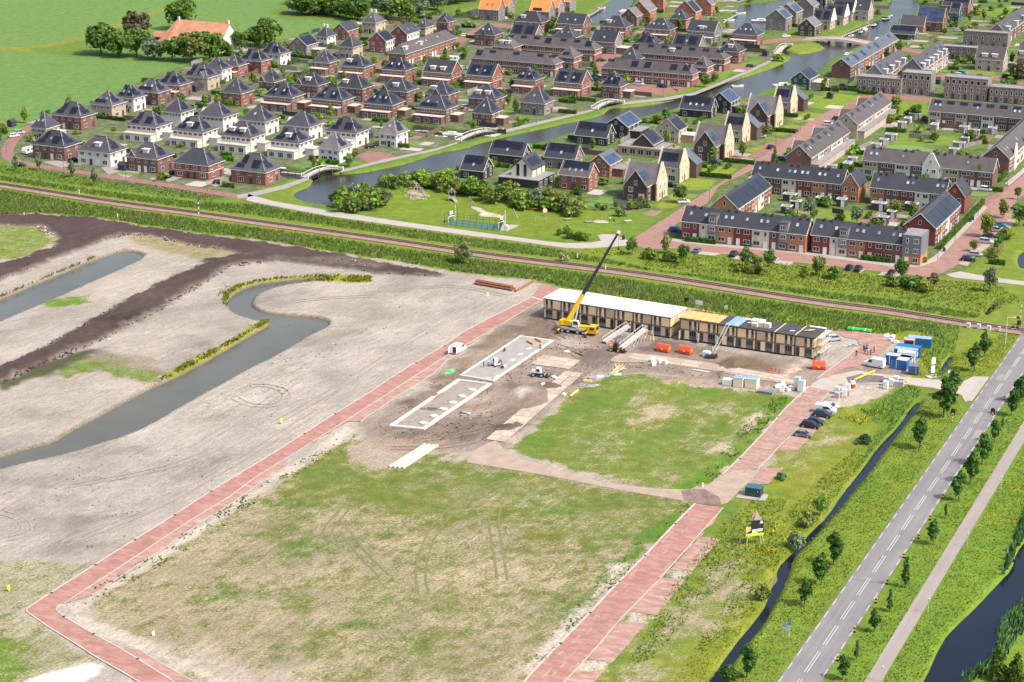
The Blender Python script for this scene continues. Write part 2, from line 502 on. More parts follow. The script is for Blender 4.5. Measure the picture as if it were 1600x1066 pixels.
PAINT=[([(-40,215),(60,180),(160,150),(280,105),(380,70),(450,60),(560,30),(640,20),(760,20),(940,30),(1200,60),(1240,100),(1080,150),(960,165),(800,205),(680,235),(530,270),(430,300),(330,310),(200,290),(60,265),(-20,240)],PAVE,.55,(.062,.108,.02),2),([(980,0),(1600,-40),(1760,60),(1700,300),(1600,420),(1450,440),(1250,412),(1050,386),(960,340),(720,290),(700,262),(860,216),(1000,185),(1200,150),(1300,100),(1420,40),(1330,30),(1180,60),(990,45)],PAVE,.62,(.075,.13,.022),2),([(-300,-300),(560,-300),(480,-40),(440,5),(420,20),(440,30),(520,32),(545,35),(500,55),(430,62),(405,75),(340,92),(270,106),(215,130),(150,160),(90,180),(50,192),(0,218),(-300,300)],(.12,.15,.04),1.0,G_MEAD,3),([(-300,72),(0,72),(40,75),(90,66),(135,55),(185,35),(250,14),(300,-4),(306,-1),(255,18),(190,40),(140,60),(95,72),(45,82),(0,78),(-300,78)],(.2,.19,.05),.9,(.17,.19,.03),1.5),([(45,77),(95,70),(138,60),(140,84),(120,88),(60,82)],(.2,.2,.06),.9,(.105,.17,.03),2),([(-300,-300),(300,-300),(200,-20),(0,8),(-300,40)],(.12,.15,.04),1.0,(.112,.205,.052),6),([(-200,255),(0,272),(84,285),(197,300),(310,314),(400,316),(513,337),(625,352),(738,368),(860,384),(940,388),(1000,392),(1090,396),(1250,414),(1400,432),(1480,432),(1560,440),(1640,455),(1640,540),(1500,560),(1440,530)]+N_EDGE[::-1],(.2,.19,.08),.97,G_YEL,2),([(590,300),(640,288),(690,290),(760,305),(860,325),(960,330),(1030,330),(1000,362),(950,372),(880,376),(740,360),(640,345),(560,333)],(.25,.24,.1),.97,(.125,.185,.022),2),([(490,262),(600,248),(700,228),(735,222),(728,231),(680,240),(600,263),(530,274),(495,275)],(.2,.19,.08),.97,(.1,.17,.025),1),([(392,300),(440,284),(488,272),(492,280),(470,298),(455,306),(480,322),(440,316),(400,309)],(.2,.19,.08),.97,(.12,.18,.025),1.5),([(735,222),(842,192),(925,175),(937,172),(937,184),(842,204),(760,224)],(.2,.19,.08),.97,(.1,.17,.025),1),([(975,163),(1080,148),(1130,130),(1180,108),(1212,90),(1240,92),(1200,110),(1138,129),(1093,146),(1053,158),(1000,168),(970,170)],(.2,.19,.08),.97,(.14,.19,.03),1),([(1010,150),(1050,142),(1095,128),(1140,106),(1180,92),(1195,97),(1150,114),(1110,135),(1060,150)],(.2,.19,.08),.97,(.12,.2,.03),1),([(1216,84),(1235,70),(1265,66),(1292,77),(1256,86),(1236,84)],(.2,.19,.08),.97,(.15,.2,.03),1),([(628,304),(640,300),(660,301),(674,307),(668,312),(642,312)],(.36,.31,.225),.4,(.13,.17,.03),.8),([(736,322),(748,325),(760,331),(790,337),(780,340),(750,338),(752,332),(738,326)],(.42,.36,.27),.08,G_DRY,.6),([(1245,150),(1290,145),(1345,150),(1345,168),(1320,170),(1290,172),(1250,165)],(.2,.19,.08),.97,(.15,.22,.03),1),([(1392,155),(1450,160),(1449,180),(1395,178)],(.2,.19,.08),.97,(.13,.2,.03),1),([(1235,186),(1258,175),(1292,178),(1270,190),(1240,192)],PAVE,.97,(.16,.22,.03),.5),([(1206,208),(1232,194),(1258,197),(1242,209),(1215,212)],PAVE,.97,(.16,.22,.03),.5),([(1196,215),(1236,218),(1228,225),(1196,222)],PAVE,.97,(.16,.22,.03),.5),([(1160,235),(1190,226),(1198,234),(1175,238)],PAVE,.97,(.16,.22,.03),.5),([(1130,248),(1145,238),(1184,246),(1165,258)],PAVE,.97,(.16,.22,.03),.5),([(1086,262),(1100,256),(1155,264),(1135,278),(1088,272)],PAVE,.97,(.16,.22,.03),.5),([(1063,286),(1085,278),(1118,282),(1108,297),(1068,296)],PAVE,.97,(.16,.22,.03),.5),([(1040,306),(1054,302),(1086,308),(1078,314),(1050,312)],PAVE,.97,(.16,.22,.03),.5),([(1020,322),(1034,314),(1062,318),(1052,326),(1030,326)],PAVE,.97,(.16,.22,.03),.5),([(985,330),(1048,330),(1000,366),(965,372),(955,345)],(.2,.19,.08),.97,(.11,.18,.025),1.5),([(1276,326),(1370,333),(1380,341),(1360,350),(1280,342),(1250,335)],(.2,.19,.08),.97,(.14,.2,.03),1),([(1395,222),(1410,207),(1505,214),(1485,226),(1440,228),(1480,240),(1400,240),(1390,234)],(.2,.19,.08),.97,(.13,.2,.03),1),([(1505,108),(1560,108),(1552,118),(1510,117)],(.2,.19,.08),.97,(.14,.21,.03),1),([(1520,15),(1600,5),(1640,20),(1560,25),(1518,24)],(.2,.19,.08),.97,(.13,.2,.03),2),([(1505,425),(1560,380),(1590,330),(1640,280),(1760,300),(1760,480),(1560,445)],(.2,.19,.08),.97,(.13,.185,.025),2),(N_EDGE+[(1440,560),(1420,600),(1330,640),(1120,800),(900,1000),(800,1140),(-200,1200),(-200,330)],SAND,.05,G_DRY,1.5),([(-100,352),(50,350),(75,357),(92,372),(80,385),(30,405),(0,408),(-100,420)],STRAW,.62,(.12,.18,.025),3),([(225,352),(350,388),(390,400),(350,410),(300,404),(235,388),(200,378),(206,366)],(.27,.22,.14),.42,G_DRY,2.5),([(68,472),(95,462),(140,463),(138,474),(100,480),(72,480)],STRAW,.7,(.1,.18,.025),2),([(85,585),(130,560),(200,565),(250,580),(262,595),(240,603),(210,595),(160,580),(110,592)],(.27,.22,.17),.62,(.11,.17,.03),2.5),([(120,562),(170,548),(230,560),(250,578),(200,572)],(.235,.19,.15),.3,G_DRY,2.5),([(350,470),(352,458),(364,447),(390,440),(430,434),(480,430),(540,430),(578,432),(585,440),(550,443),(505,440),(470,436),(420,440),(380,451),(358,466),(357,480)],STRAW,.8,(.22,.24,.02),1.2),([(254,588),(302,561),(346,540),(392,513),(414,496),(430,504),(400,526),(345,556),(300,580),(265,598)],STRAW,.75,(.2,.23,.02),1.2),([(0,498),(50,450),(100,425),(150,405),(170,392),(160,404),(100,432),(50,455),(0,478)],SAND,.35,G_DRY,1.5),([(540,480),(640,470),(700,480),(640,505),(560,510)],(.28,.25,.19),.12,G_DRY,8),([(400,590),(560,520),(700,470),(790,470),(640,560),(480,660),(330,750),(160,860),(60,830),(250,700)],(.33,.29,.25),.05,G_DRY,12),([(0,700),(250,690),(330,720),(200,800),(0,860)],(.275,.245,.215),.06,G_DRY,12),([(-100,345),(0,338),(54,336),(150,342),(225,354),(310,366),(400,377),(484,391),(597,410),(700,429),(690,433),(600,428),(500,416),(420,405),(330,388),(240,369),(190,367),(160,377),(110,395),(60,414),(0,440),(-100,470),(-100,440),(0,412),(40,402),(90,382),(95,372),(70,354),(0,352),(-100,360)],PEAT,.02,G_DRY,1.6),([(-100,640),(0,600),(60,572),(140,540),(200,508),(260,478),(320,440),(360,415),(430,408),(420,402),(370,398),(330,405),(280,428),(200,468),(120,512),(60,546),(0,572),(-100,600)],PEAT,.03,G_DRY,1.8),([(0,598),(60,570),(120,548),(165,542),(120,565),(60,590),(0,612)],PEAT,.45,(.07,.11,.025),1.5),([(430,404),(540,404),(610,416),(590,420),(500,414)],(.13,.10,.085),.12,G_DRY,2),([(-120,880),(0,876),(130,880),(143,884),(80,927),(41,952),(41,958),(120,1008),(160,1030),(60,1066),(-120,1120)],(.29,.255,.18),.42,(.13,.165,.035),2),([(-60,1000),(20,990),(50,1040),(20,1090),(-60,1090)],STRAW,.7,(.1,.17,.025),4),([(110,1078),(40,1066),(90,1048),(140,1034),(160,1040),(150,1056)],(.6,.55,.48),.0,G_DRY,.8),([(128,938),(250,868),(400,770),(450,738),(545,680),(600,690),(720,720),(860,742),(1082,786),(1000,868),(900,978),(800,1100),(300,1120),(230,1030),(150,975)],STRAW,.46,(.124,.142,.038),2),([(440,745),(560,685),(720,722),(860,744),(1080,788),(1040,832),(960,850),(850,822),(720,812),(560,800),(470,792),(430,770)],STRAW,.74,(.112,.148,.03),9),([(700,750),(860,760),(980,800),(940,830),(820,800),(700,790)],(.27,.22,.145),.5,(.12,.16,.03),10),([(150,960),(250,900),(420,810),(560,830),(500,950),(330,1030),(200,1000)],(.275,.225,.15),.38,(.125,.15,.036),14),([(420,930),(620,880),(800,900),(760,1000),(520,1060),(380,1030)],STRAW,.5,(.12,.145,.036),14),([(240,1010),(330,1010),(480,1066),(520,1120),(350,1120)],(.36,.31,.24),.22,G_DRY,6),([(1060,788),(1080,790),(1000,872),(900,980),(855,1040),(830,1035),(900,950),(980,868)],STRAW,.88,(.07,.155,.02),2.5),([(960,885),(985,880),(880,1000),(830,1050),(815,1046),(900,950)],PALE,.25,(.07,.15,.02),1.5),([(93,946),(145,931),(250,863),(400,763),(455,726),(540,664),(560,674),(450,742),(350,806),(250,878),(170,922),(120,962)],PALE,.16,(.07,.15,.022),1),([(100,962),(140,985),(210,1014),(260,1036),(330,1070),(420,1110),(360,1060),(250,1010),(170,975),(120,958)],PALE,.2,G_DRY,1.2),([(846,462),(858,500),(1290,572),(1330,560),(1400,575),(1420,596),(1320,640),(1240,612),(1130,602),(1060,592),(1000,580),(940,586),(905,606),(850,650),(795,700),(740,706),(640,700),(560,680),(560,660),(650,612),(700,566),(775,515)],MUD,.03,G_DRY,2),([(560,690),(640,690),(650,720),(590,740),(550,720)],(.27,.22,.17),.2,G_DRY,3),([(1290,616),(1330,590),(1400,590),(1420,602),(1345,640),(1300,640)],(.36,.31,.25),.05,G_DRY,2),([(1300,625),(1340,640),(1310,650)],PALE,.05,G_DRY,1.5),([(1120,568),(1160,556),(1210,570),(1218,580),(1150,578)],(.17,.125,.075),.03,G_DRY,1.5),([(1000,545),(1030,530),(1100,548),(1070,560)],(.13,.105,.085),.02,G_DRY,2),([(812,505),(845,496),(880,520),(850,535),(815,525)],(.15,.115,.085),.02,G_DRY,2.5),([(740,545),(800,512),(806,520),(745,556)],(.17,.125,.088),.06,G_DRY,1.5),([(640,640),(730,560),(740,568),(650,655)],(.19,.14,.10),.08,G_DRY,2),([(900,545),(950,540),(975,556),(935,580),(895,566)],(.145,.115,.095),.0,G_DRY,2),([(690,665),(770,650),(850,600),(870,610),(800,670),(720,690)],(.165,.125,.098),.02,G_DRY,3),([(800,615),(815,606),(835,618),(812,628)],(.34,.31,.27),.0,G_DRY,1.5),([(875,525),(930,540),(900,545),(865,540)],(.31,.26,.21),.0,G_DRY,2),([(1000,592),(1080,590),(1120,600),(1060,608),(1010,602)],(.24,.17,.125),.03,G_DRY,2),([(1060,555),(1110,562),(1100,552),(1065,545)],(.18,.14,.11),.0,G_DRY,2),([(585,690),(650,680),(700,700),(640,712)],(.25,.19,.14),.06,G_DRY,3),([(1093,836),(1128,840),(1010,985),(950,1045),(905,1090),(868,1080),(970,968),(1030,905)],PALE,.3,G_DRY,1),([(795,702),(850,652),(905,608),(945,590),(1000,588),(1050,605),(1120,608),(1228,612),(1236,628),(1120,745),(1085,766),(1045,764),(860,726)],STRAW,.72,(.118,.165,.03),2),([(960,640),(1060,630),(1160,660),(1080,740),(1000,750),(1100,690),(1000,660)],(.31,.26,.165),.62,(.125,.16,.03),8),([(1200,630),(1236,620),(1120,748),(1070,768),(1060,762),(1130,715)],STRAW,.93,(.085,.17,.02),2),([(1180,640),(1205,640),(1130,705),(1110,705)],(.36,.31,.22),.35,G_DRY,3),([(1262,656),(1310,640),(1350,632),(1420,602),(1440,606),(1430,632),(1290,815),(1240,870),(1200,950),(1090,1100),(900,1100),(1000,990),(1130,830),(1190,740)],(.29,.25,.16),.8,(.15,.185,.024),2),([(1215,700),(1290,660),(1330,665),(1270,720),(1200,760)],STRAW,.55,(.15,.18,.03),5),([(990,1000),(1080,910),(1150,860),(1160,900),(1080,990),(1000,1080),(940,1090)],STRAW,.42,(.12,.17,.035),5),([(1110,750),(1140,795),(1060,890),(1020,935),(1000,1000),(1040,900),(1110,820)],(.29,.25,.16),.93,(.12,.18,.022),2),([(1345,640),(1420,602),(1436,622),(1360,720),(1345,705),(1390,650)],(.2,.2,.1),1.0,(.085,.17,.024),3),([(1435,640),(1452,625),(1485,612),(1505,640),(1215,1066),(1190,1100),(1100,1100),(1240,872),(1325,770)],(.22,.2,.08),1.0,(.128,.19,.024),2),([(1600,480),(1640,480),(1700,600),(1450,1100),(1250,1100),(1540,690),(1620,560)],(.22,.2,.08),1.0,(.115,.19,.024),2),([(1400,1100),(1600,700),(1760,500),(1760,1100)],(.22,.2,.08),1.0,(.125,.2,.022),2),([(1480,560),(1500,540),(1600,505),(1560,575),(1530,590),(1500,590)],(.22,.2,.08),1.0,(.15,.19,.022),2),([(1330,525),(1420,520),(1470,545),(1480,560),(1465,590),(1430,590),(1440,560),(1410,530)],(.22,.2,.08),1.0,(.16,.2,.02),2),]
def blotches(zone,n,r0,r1,kinds,seed,soft=1.6):
 r=random.Random(seed)
 Z=G(zone)
 x0,x1=min(p[0]for p in zone),max(p[0]for p in zone)
 y0,y1=min(p[1]for p in zone),max(p[1]for p in zone)
 pts=np.array([at2(r.uniform(x0,x1),r.uniform(y0,y1))for _ in range(n)])
 ok=poly_sd(Z,pts[:,0],pts[:,1])>r0
 for(x,y),k in zip(pts,ok):
  if not k:
   continue
  R,a,st=r.uniform(r0,r1),r.choice([radians(61),radians(20),r.uniform(0,3)]),r.uniform(1.2,3.2)
  P=[]
  for i in range(10):
   t=2*pi*i/10
   q=R*r.uniform(.6,1.25)
   u,v=q*cos(t)*st,q*sin(t)
   P.append((x+u*cos(a)-v*sin(a),y+u*sin(a)+v*cos(a)))
  so,cv,gc=r.choice(kinds)
  PAINT.append((P,so,cv,gc,soft,1))
MUDZONE=[(700,575),(780,520),(855,503),(950,535),(1100,556),(1280,572),(1240,606),(1060,588),(960,576),(890,608),(790,690),(640,695),(570,680)]
W_,D_,Y_=(1,1,1),(.86,.97,.9),(1.08,1.0,.95)
blotches(MUDZONE,170,.8,3.2,[(.62,0,W_),(.72,0,W_),(1.45,0,W_),(1.25,0,W_),(.85,.04,W_),(1.15,0,W_)],1,.8)
blotches([(-40,480),(250,420),(420,400),(780,440),(640,560),(480,660),(330,755),(140,870),(-40,860)],240,1.5,6,[(.86,.02,W_),(.78,.04,W_),(1.14,0,W_),(.92,.1,W_),(.95,.16,W_),(.8,.02,W_),(1.08,0,W_)],2,2.2)
blotches([(150,955),(400,790),(560,690),(720,722),(1075,790),(900,970),(800,1080),(300,1080)],420,1.0,4.5,[(.96,.08,D_),(1.02,-.07,W_),(.9,-.03,W_),(1.05,-.07,Y_),(.96,.09,D_),(.92,-.06,W_),(1,.05,Y_)],3,2.2)
blotches([(800,700),(905,608),(1050,605),(1230,614),(1100,750),(860,724)],130,1.0,4,[(.95,.14,D_),(1,-.1,Y_),(1.05,-.13,W_),(.95,.1,D_)],4,1.8)
blotches([(1262,656),(1420,604),(1430,630),(1240,870),(1100,1090),(920,1090),(1130,830)],130,1.0,4,[(1,-.2,Y_),(.9,.2,D_),(1,-.1,Y_),(1,.15,(1.05,1.05,.9))],5,1.8)
blotches([(1330,775),(1480,615),(1500,640),(1210,1060),(1120,1090)],90,1.0,3.5,[(1,0,(.8,.94,.95)),(1,0,(1.1,1.04,1.2)),(1.05,-.06,Y_)],6,1.8)
blotches([(1390,1090),(1560,775),(1640,650),(1600,830),(1480,980),(1430,1090)],70,1.0,3.5,[(1,0,(.75,.9,.9)),(1,0,(1.3,1.05,1.1))],7,1.8)
blotches([(0,262),(300,300),(520,340),(860,388),(1250,420),(1500,440),(1530,500),(1100,440),(500,352),(0,285)],150,1.0,4,[(1,0,(.65,.88,.9)),(1,0,(1.15,1.02,1.2))],8,1.8)
def build_terrain():
 nr,na=860,420
 rr=285.0*(1330.0/285.0)**(np.arange(nr)/(nr-1))
 rr=np.concatenate([[150.,220.],rr,[1420.,1600.,2000.,2800.,4500.,8000.]])
 aa=np.radians(np.concatenate([[-60,-45,-33,-25,-21],np.linspace(-18.5,18.5,na),[21,25,33,45,60]]))
 R,A=np.meshgrid(rr,aa,indexing='ij')
 X,Y=R*np.sin(A),R*np.cos(A)
 n=X.shape
 soil=np.empty(n+(3,));soil[:]=(.2,.19,.08)
 gcol=np.empty(n+(3,));gcol[:]=(.1,.165,.028)
 cov=np.full(n,.95)
 wob=(fbm(X/5,Y/5,3,3)-.5)*2+(fbm(X/1.7,Y/1.7,9,2)-.5)*.8
 for P,sc,cv,gc,soft,*plan in PAINT:
  Q=P if plan else G(P)
  if plan:
   q=np.array(Q)
   c=q.mean(0)
   rad=np.abs(q-c).max()+6
   rc,ac=hypot(*c),atan2(c[0],c[1])
   i0,i1=np.searchsorted(rr,(rc-rad,rc+rad))
   j0,j1=np.searchsorted(aa,(ac-rad/rc,ac+rad/rc))
   sl=np.s_[max(i0,0):i1,max(j0,0):j1]
   sd=poly_sd(Q,X[sl],Y[sl])
   w=np.clip((sd+wob[sl]*soft*1.3)/soft*.5+.5,0,1)*.8
   w3=w[...,None]
   soil[sl]*=1+w3*(sc-1)
   gcol[sl]*=1+w3*(np.array(gc)-1)
   cov[sl]=np.clip(cov[sl]+cv*w,0,1)
   continue
  sd=poly_sd(Q,X,Y)
  w=np.clip((sd+wob*soft*1.3)/soft*.5+.5,0,1)
  w=w*w*(3-2*w)
  w3=w[...,None]
  soil=soil*(1-w3)+np.array(sc)*w3
  gcol=gcol*(1-w3)+np.array(gc)*w3
  cov=cov*(1-w)+cv*w
 Z=-0.07*fbm(X/3,Y/3,21,3)
 for k,polys in WATER.items():
  for P in polys:
   sd=poly_sd(P,X,Y)
   wb=(fbm(X/2.2,Y/2.2,5,2)-.5)*.7
   h=np.clip(-(sd+wb*np.clip(-sd,0,1)+0.9)*0.9,-2.4,0)
   Z=np.minimum(Z,np.where(sd>-49,h,0))
   if k!='pond_water':
    bank=np.clip((sd+3.0)/1.5,0,1)
    cov=np.maximum(cov,bank*.95)
   wet=np.clip((sd+(1.0 if k=='pond_water' else.5))/.6,0,1)[...,None]
   soil=soil*(1-wet)+np.array((.14,.115,.085))*wet
   cov=cov*(1-np.clip((sd+(.55 if k=='pond_water' else.12))/.4,0,1))
 for px,py,r,h in((620,297,9,1.6),(612,330,6,.8),(790,320,9,1.6),(870,360,9,1.2),(960,600,7,.9),(1020,598,9,1.0),(1060,602,7,.8),(820,612,5,1.3),(812,624,6,1.6),(1320,645,4,1.0),(858,508,4,.9),(800,515,5,1.0),(770,530,4,.8),(742,550,4,.8),(722,566,4,.7),(700,590,4,.7),(672,618,4,.6),(1200,900,3.0,1.3),(1420,522,3,.8),(1250,560,4,.4),(1240,588,4,.6)):
  c=at(px,py)
  d2=(X-c.x)**2+(Y-c.y)**2
  Z=Z+h*np.exp(-d2/(2*(r*.5)**2))*(.75+.5*fbm(X/1.5,Y/1.5,31,2))
 pk=np.clip((.16-soil[...,0])/.08,0,1)*np.clip((.3-cov)/.2,0,1)*(Z>-.3)
 Z=Z+pk*(fbm(X/1.4,Y/1.4,41,3)*1.0+.2)
 bare=np.clip((.3-cov)/.25,0,1)*(Z>-.3)*np.clip((soil[...,0]-.2)/.1,0,1)
 u=X*cos(radians(58))+Y*sin(radians(58))
 v=-X*sin(radians(58))+Y*cos(radians(58))
 Z=Z-bare*.12*fbm(u/9,v/.9,51,3)
 V=np.stack([X,Y,Z],-1).reshape(-1,3)
 nR,nA=n
 idx=np.arange(nR*nA).reshape(nR,nA)
 F=np.stack([idx[:-1,:-1],idx[:-1,1:],idx[1:,1:],idx[1:,:-1]],-1).reshape(-1,4)[:,::-1]
 me=bpy.data.meshes.new('ground')
 me.vertices.add(len(V))
 me.vertices.foreach_set('co',V.astype(np.float32).ravel())
 me.loops.add(F.size)
 me.loops.foreach_set('vertex_index',F.astype(np.int32).ravel())
 me.polygons.add(len(F))
 me.polygons.foreach_set('loop_start',np.arange(0,F.size,4,dtype=np.int32))
 me.polygons.foreach_set('use_smooth',np.ones(len(F),bool))
 me.update()
 def attr(name,data):
  a=me.attributes.new(name,'FLOAT_COLOR','POINT')
  d=np.ones((len(V),4),np.float32)
  d[:,:3]=data.reshape(-1,3)
  a.data.foreach_set('color',d.ravel())
 attr('soil',soil)
 attr('grass',gcol)
 a=me.attributes.new('cover','FLOAT','POINT')
 a.data.foreach_set('value',cov.astype(np.float32).ravel())
 m,nt,b=new_mat('ground')
 vec=obj_coord(nt)
 def at_col(nm):
  x=node(nt,'ShaderNodeAttribute',attribute_name=nm)
  return x
 sc,gc,cv=at_col('soil').outputs['Color'],at_col('grass').outputs['Color'],at_col('cover').outputs['Fac']
 n1=noise(nt,vec,.3,4,.62)
 n2=noise(nt,vec,1.9,4,.7)
 st=noise(nt,turned(nt,vec,61,.14,1.0),.8,5,.65)
 st2=noise(nt,turned(nt,vec,20,.16,1.0),.5,4,.6)
 s=math_node(nt,'ADD',math_node(nt,'MULTIPLY',n1,.30),math_node(nt,'MULTIPLY',n2,.46))
 s=math_node(nt,'ADD',s,math_node(nt,'MULTIPLY',st,.16))
 s=math_node(nt,'ADD',s,math_node(nt,'MULTIPLY',st2,.08))
 thr=remap(nt,s,.33,.67,0.02,.98)
 mask=remap(nt,math_node(nt,'SUBTRACT',cv,thr),-.16,.16)
 sm=node(nt,'ShaderNodeMath',operation='SMOOTH_MIN')
 kS=math_node(nt,'MULTIPLY',remap(nt,st,.28,.72,.84,1.16),remap(nt,noise(nt,vec,.045,5,.62),.3,.7,.84,1.16))
 kS=math_node(nt,'MULTIPLY',kS,remap(nt,st2,.28,.72,.93,1.07))
 kS=math_node(nt,'MULTIPLY',kS,remap(nt,n2,.3,.7,.76,1.22))
 kS=math_node(nt,'MULTIPLY',kS,remap(nt,noise(nt,turned(nt,vec,61,.3,1.0),2.2,4,.75),.3,.7,.78,1.2))
 kG=math_node(nt,'MULTIPLY',remap(nt,noise(nt,vec,2.6,3,.7),.28,.72,.66,1.34),remap(nt,n1,.3,.7,.8,1.2))
 def scale(c,k):
  x=node(nt,'ShaderNodeVectorMath',operation='SCALE')
  nt.links.new(c,x.inputs[0]);nt.links.new(k,x.inputs['Scale'])
  return x.outputs[0]
 sC,gC=scale(sc,kS),scale(gc,kG)
 hue=remap(nt,noise(nt,vec,.07,4,.65),.42,.68)
 warm=node(nt,'ShaderNodeVectorMath',operation='MULTIPLY')
 nt.links.new(gC,warm.inputs[0]);warm.inputs[1].default_value=(1.16,1.0,.95)
 gC=mix_col(nt,hue,gC,warm.outputs[0])
 col=mix_col(nt,mask,sC,gC)
 nt.links.new(col,b.inputs['Base Color'])
 b.inputs['Roughness'].default_value=.95
 b.inputs['Specular IOR Level'].default_value=.15
 bp=node(nt,'ShaderNodeBump')
 bp.inputs['Strength'].default_value=.55
 bp.inputs['Distance'].default_value=.35
 hh=math_node(nt,'ADD',math_node(nt,'MULTIPLY',noise(nt,vec,2.2,4,.7),remap(nt,mask,0,1,.35,1)),math_node(nt,'MULTIPLY',st,.6))
 nt.links.new(hh,bp.inputs['Height'])
 nt.links.new(bp.outputs[0],b.inputs['Normal'])
 me.materials.append(m)
 link('ground',me)['kind']='structure'
build_terrain()
# ------------------------------------------------------------ water
wm={'pond_water':water_mat('pond_water',(.105,.10,.072),.12,.08,.16),'canal_water':water_mat('canal_water',(.036,.034,.026),.08,.16,.3),'ditch_water':water_mat('ditch_water',(.010,.013,.018),.04,.05),'channel_water':water_mat('channel_water',(.008,.011,.017),.05,.07)}
for k,polys in WATER.items():
 for P in polys:
  n=len(P)
  Q=[]
  for i in range(n):
   a,b,c=Vector(P[i-1]),Vector(P[i]),Vector(P[(i+1)%n])
   t1,t2=(b-a).normalized(),(c-b).normalized()
   nn=Vector((t1.y+t2.y,-t1.x-t2.x))
   nn=nn.normalized()if nn.length>1e-6 else Vector((0,0))
   q=b+nn*.8
   Q.append((q.x,q.y))
  sheet(k,Q,WZ,wm[k])
# ------------------------------------------------------------ roads, paths, railway
def paving_mat(name,col,dust=(.5,.42,.34),dustamt=.35,var=.16,course=3.0):
 """small clay pavers: rows as fine grain across, sand worked into the joints in drifts."""
 m,nt,b=new_mat(name)
 vec=obj_coord(nt)
 f1=remap(nt,noise(nt,turned(nt,vec,-25,.35,2.2),course,3,.7),.28,.72,1-var,1+var)
 f2=remap(nt,noise(nt,vec,.35,4,.6),.3,.7,1-var,1+var)
 f3=remap(nt,noise(nt,vec,7.0,2,.6),.3,.7,1-var*.7,1+var*.7)
 k=math_node(nt,'MULTIPLY',math_node(nt,'MULTIPLY',f1,f2),f3)
 n=node(nt,'ShaderNodeVectorMath',operation='SCALE')
 n.inputs[0].default_value=col
 nt.links.new(k,n.inputs['Scale'])
 d=remap(nt,noise(nt,turned(nt,vec,-25,.5,1.4),.55,5,.72),.46,.74,0,dustamt)
 c=mix_col(nt,d,n.outputs[0],dust)
 nt.links.new(c,b.inputs['Base Color'])
 b.inputs['Roughness'].default_value=.92
 b.inputs['Specular IOR Level'].default_value=.2
 MATS[name]=m
 return m
def asphalt_mat(name,col,var=.1,streak=.12):
 m,nt,b=new_mat(name)
 vec=obj_coord(nt)
 f1=remap(nt,noise(nt,turned(nt,vec,65.4,.02,.9),1.0,3,.6),.3,.7,1-streak,1+streak)
 f2=remap(nt,noise(nt,vec,.12,4,.6),.3,.7,1-var,1+var)
 f3=remap(nt,noise(nt,vec,4.0,3,.7),.3,.7,1-var,1+var)
 k=math_node(nt,'MULTIPLY',math_node(nt,'MULTIPLY',f1,f2),f3)
 n=node(nt,'ShaderNodeVectorMath',operation='SCALE')
 n.inputs[0].default_value=col
 nt.links.new(k,n.inputs['Scale'])
 nt.links.new(n.outputs[0],b.inputs['Base Color'])
 b.inputs['Roughness'].default_value=.9
 b.inputs['Specular IOR Level'].default_value=.25
 MATS[name]=m
 return m
RED=paving_mat('red_clay_pavers',(.30,.15,.125),(.42,.31,.245),.75)
REDOLD=paving_mat('dusty_red_pavers',(.295,.175,.145),(.42,.34,.27),.95)
BAY=paving_mat('parking_pavers',(.31,.175,.145),(.44,.36,.28),1.0)
BROWN=paving_mat('brown_pavers',(.235,.125,.105),(.3,.22,.18),.3)
SLABS=mat('concrete_slabs',(.34,.305,.27),.9,.12,.5,rand=0,fine=.12)
KERB=mat('kerb_concrete',(.40,.36,.32),.9,.15,.6,rand=0)
PATHC=mat('cycle_path_concrete',(.35,.31,.275),.92,.1,.25,rand=0,fine=.08)
ASPH=asphalt_mat('worn_asphalt',(.195,.183,.184))
ASPH2=asphalt_mat('cycle_asphalt',(.27,.235,.215),.08,.06)
ASPHD=asphalt_mat('dark_asphalt',(.14,.125,.12),.15,.2)
TRACK=mat('hauling_track',(.32,.25,.19),.95,.22,.35,rand=0,fine=.15)
PAINTW=mat('road_paint',(.52,.50,.47),.8,.12,1.5,rand=0)
GREYP=mat('grey_path',(.27,.245,.22),.9,.12,.3,rand=0)
def flat(name,px,z,m,sm=0):
 P=G(px)
 if sm:
  P=smooth(P,sm,True)
 return sheet(name,P,z,m)
def kerb(px,w=.28,h=.10,z=.0,sm=0):
 P=G(px)
 if sm:
  P=smooth(P,sm)
 return ribbon('kerb',P,w,z,KERB,h)
R1L=[(42,951),(80,926),(149,882),(211,843),(273,804.5),(330,767),(400,724.6),(476,677),(524,646),(580,612),(608,592),(650.5,565.6),(695.6,539),(724,519),(763,498),(800,480),(832,464)]
R1C=[(100,943),(128,925),(178,892),(241,850.5),(304,809),(359,776),(400,745),(448,716),(541,657),(594,623),(645,589.5),(701,554),(757.5,522),(777,510),(800,497),(825,481),(842,472)]
R1B0=[(41.5,956),(77.5,981),(115,1004),(143.6,1023),(201,1056),(260,1092)]
R1B1=[(88,953),(100.5,964),(146.5,991),(184,1011),(260,1058),(320,1096)]
flat('red_street',R1L+R1C[::-1]+[(90,948)]+R1B1+R1B0[::-1],.03,RED)
flat('red_parking_strip',[(102,943),(143.6,930),(201,892),(250,860.5),(316,815),(362,786),(400,759),(453,725.5),(448,717)]+R1C[6:1:-1]+[(130,925)],.034,BAY)
flat('red_parking_strip',[(541,658),(563,658.5),(617,621),(676,584.5),(698,563.5),(774,514.5),(776,511)]+R1C[12:7:-1],.034,BAY)
flat('red_parking_strip',[(186,1011),(201,1013.5),(218,1016),(258.5,1041),(304,1066),(345,1096),(322,1096),(262,1058)],.034,BAY)
kerb(R1L[::-1]+[(41.5,954)]+R1B0,.3,.1)
kerb(R1C[::-1],.22,.07)
kerb([(97,944),(90,948),(88,953)]+R1B1[1:],.3,.1)
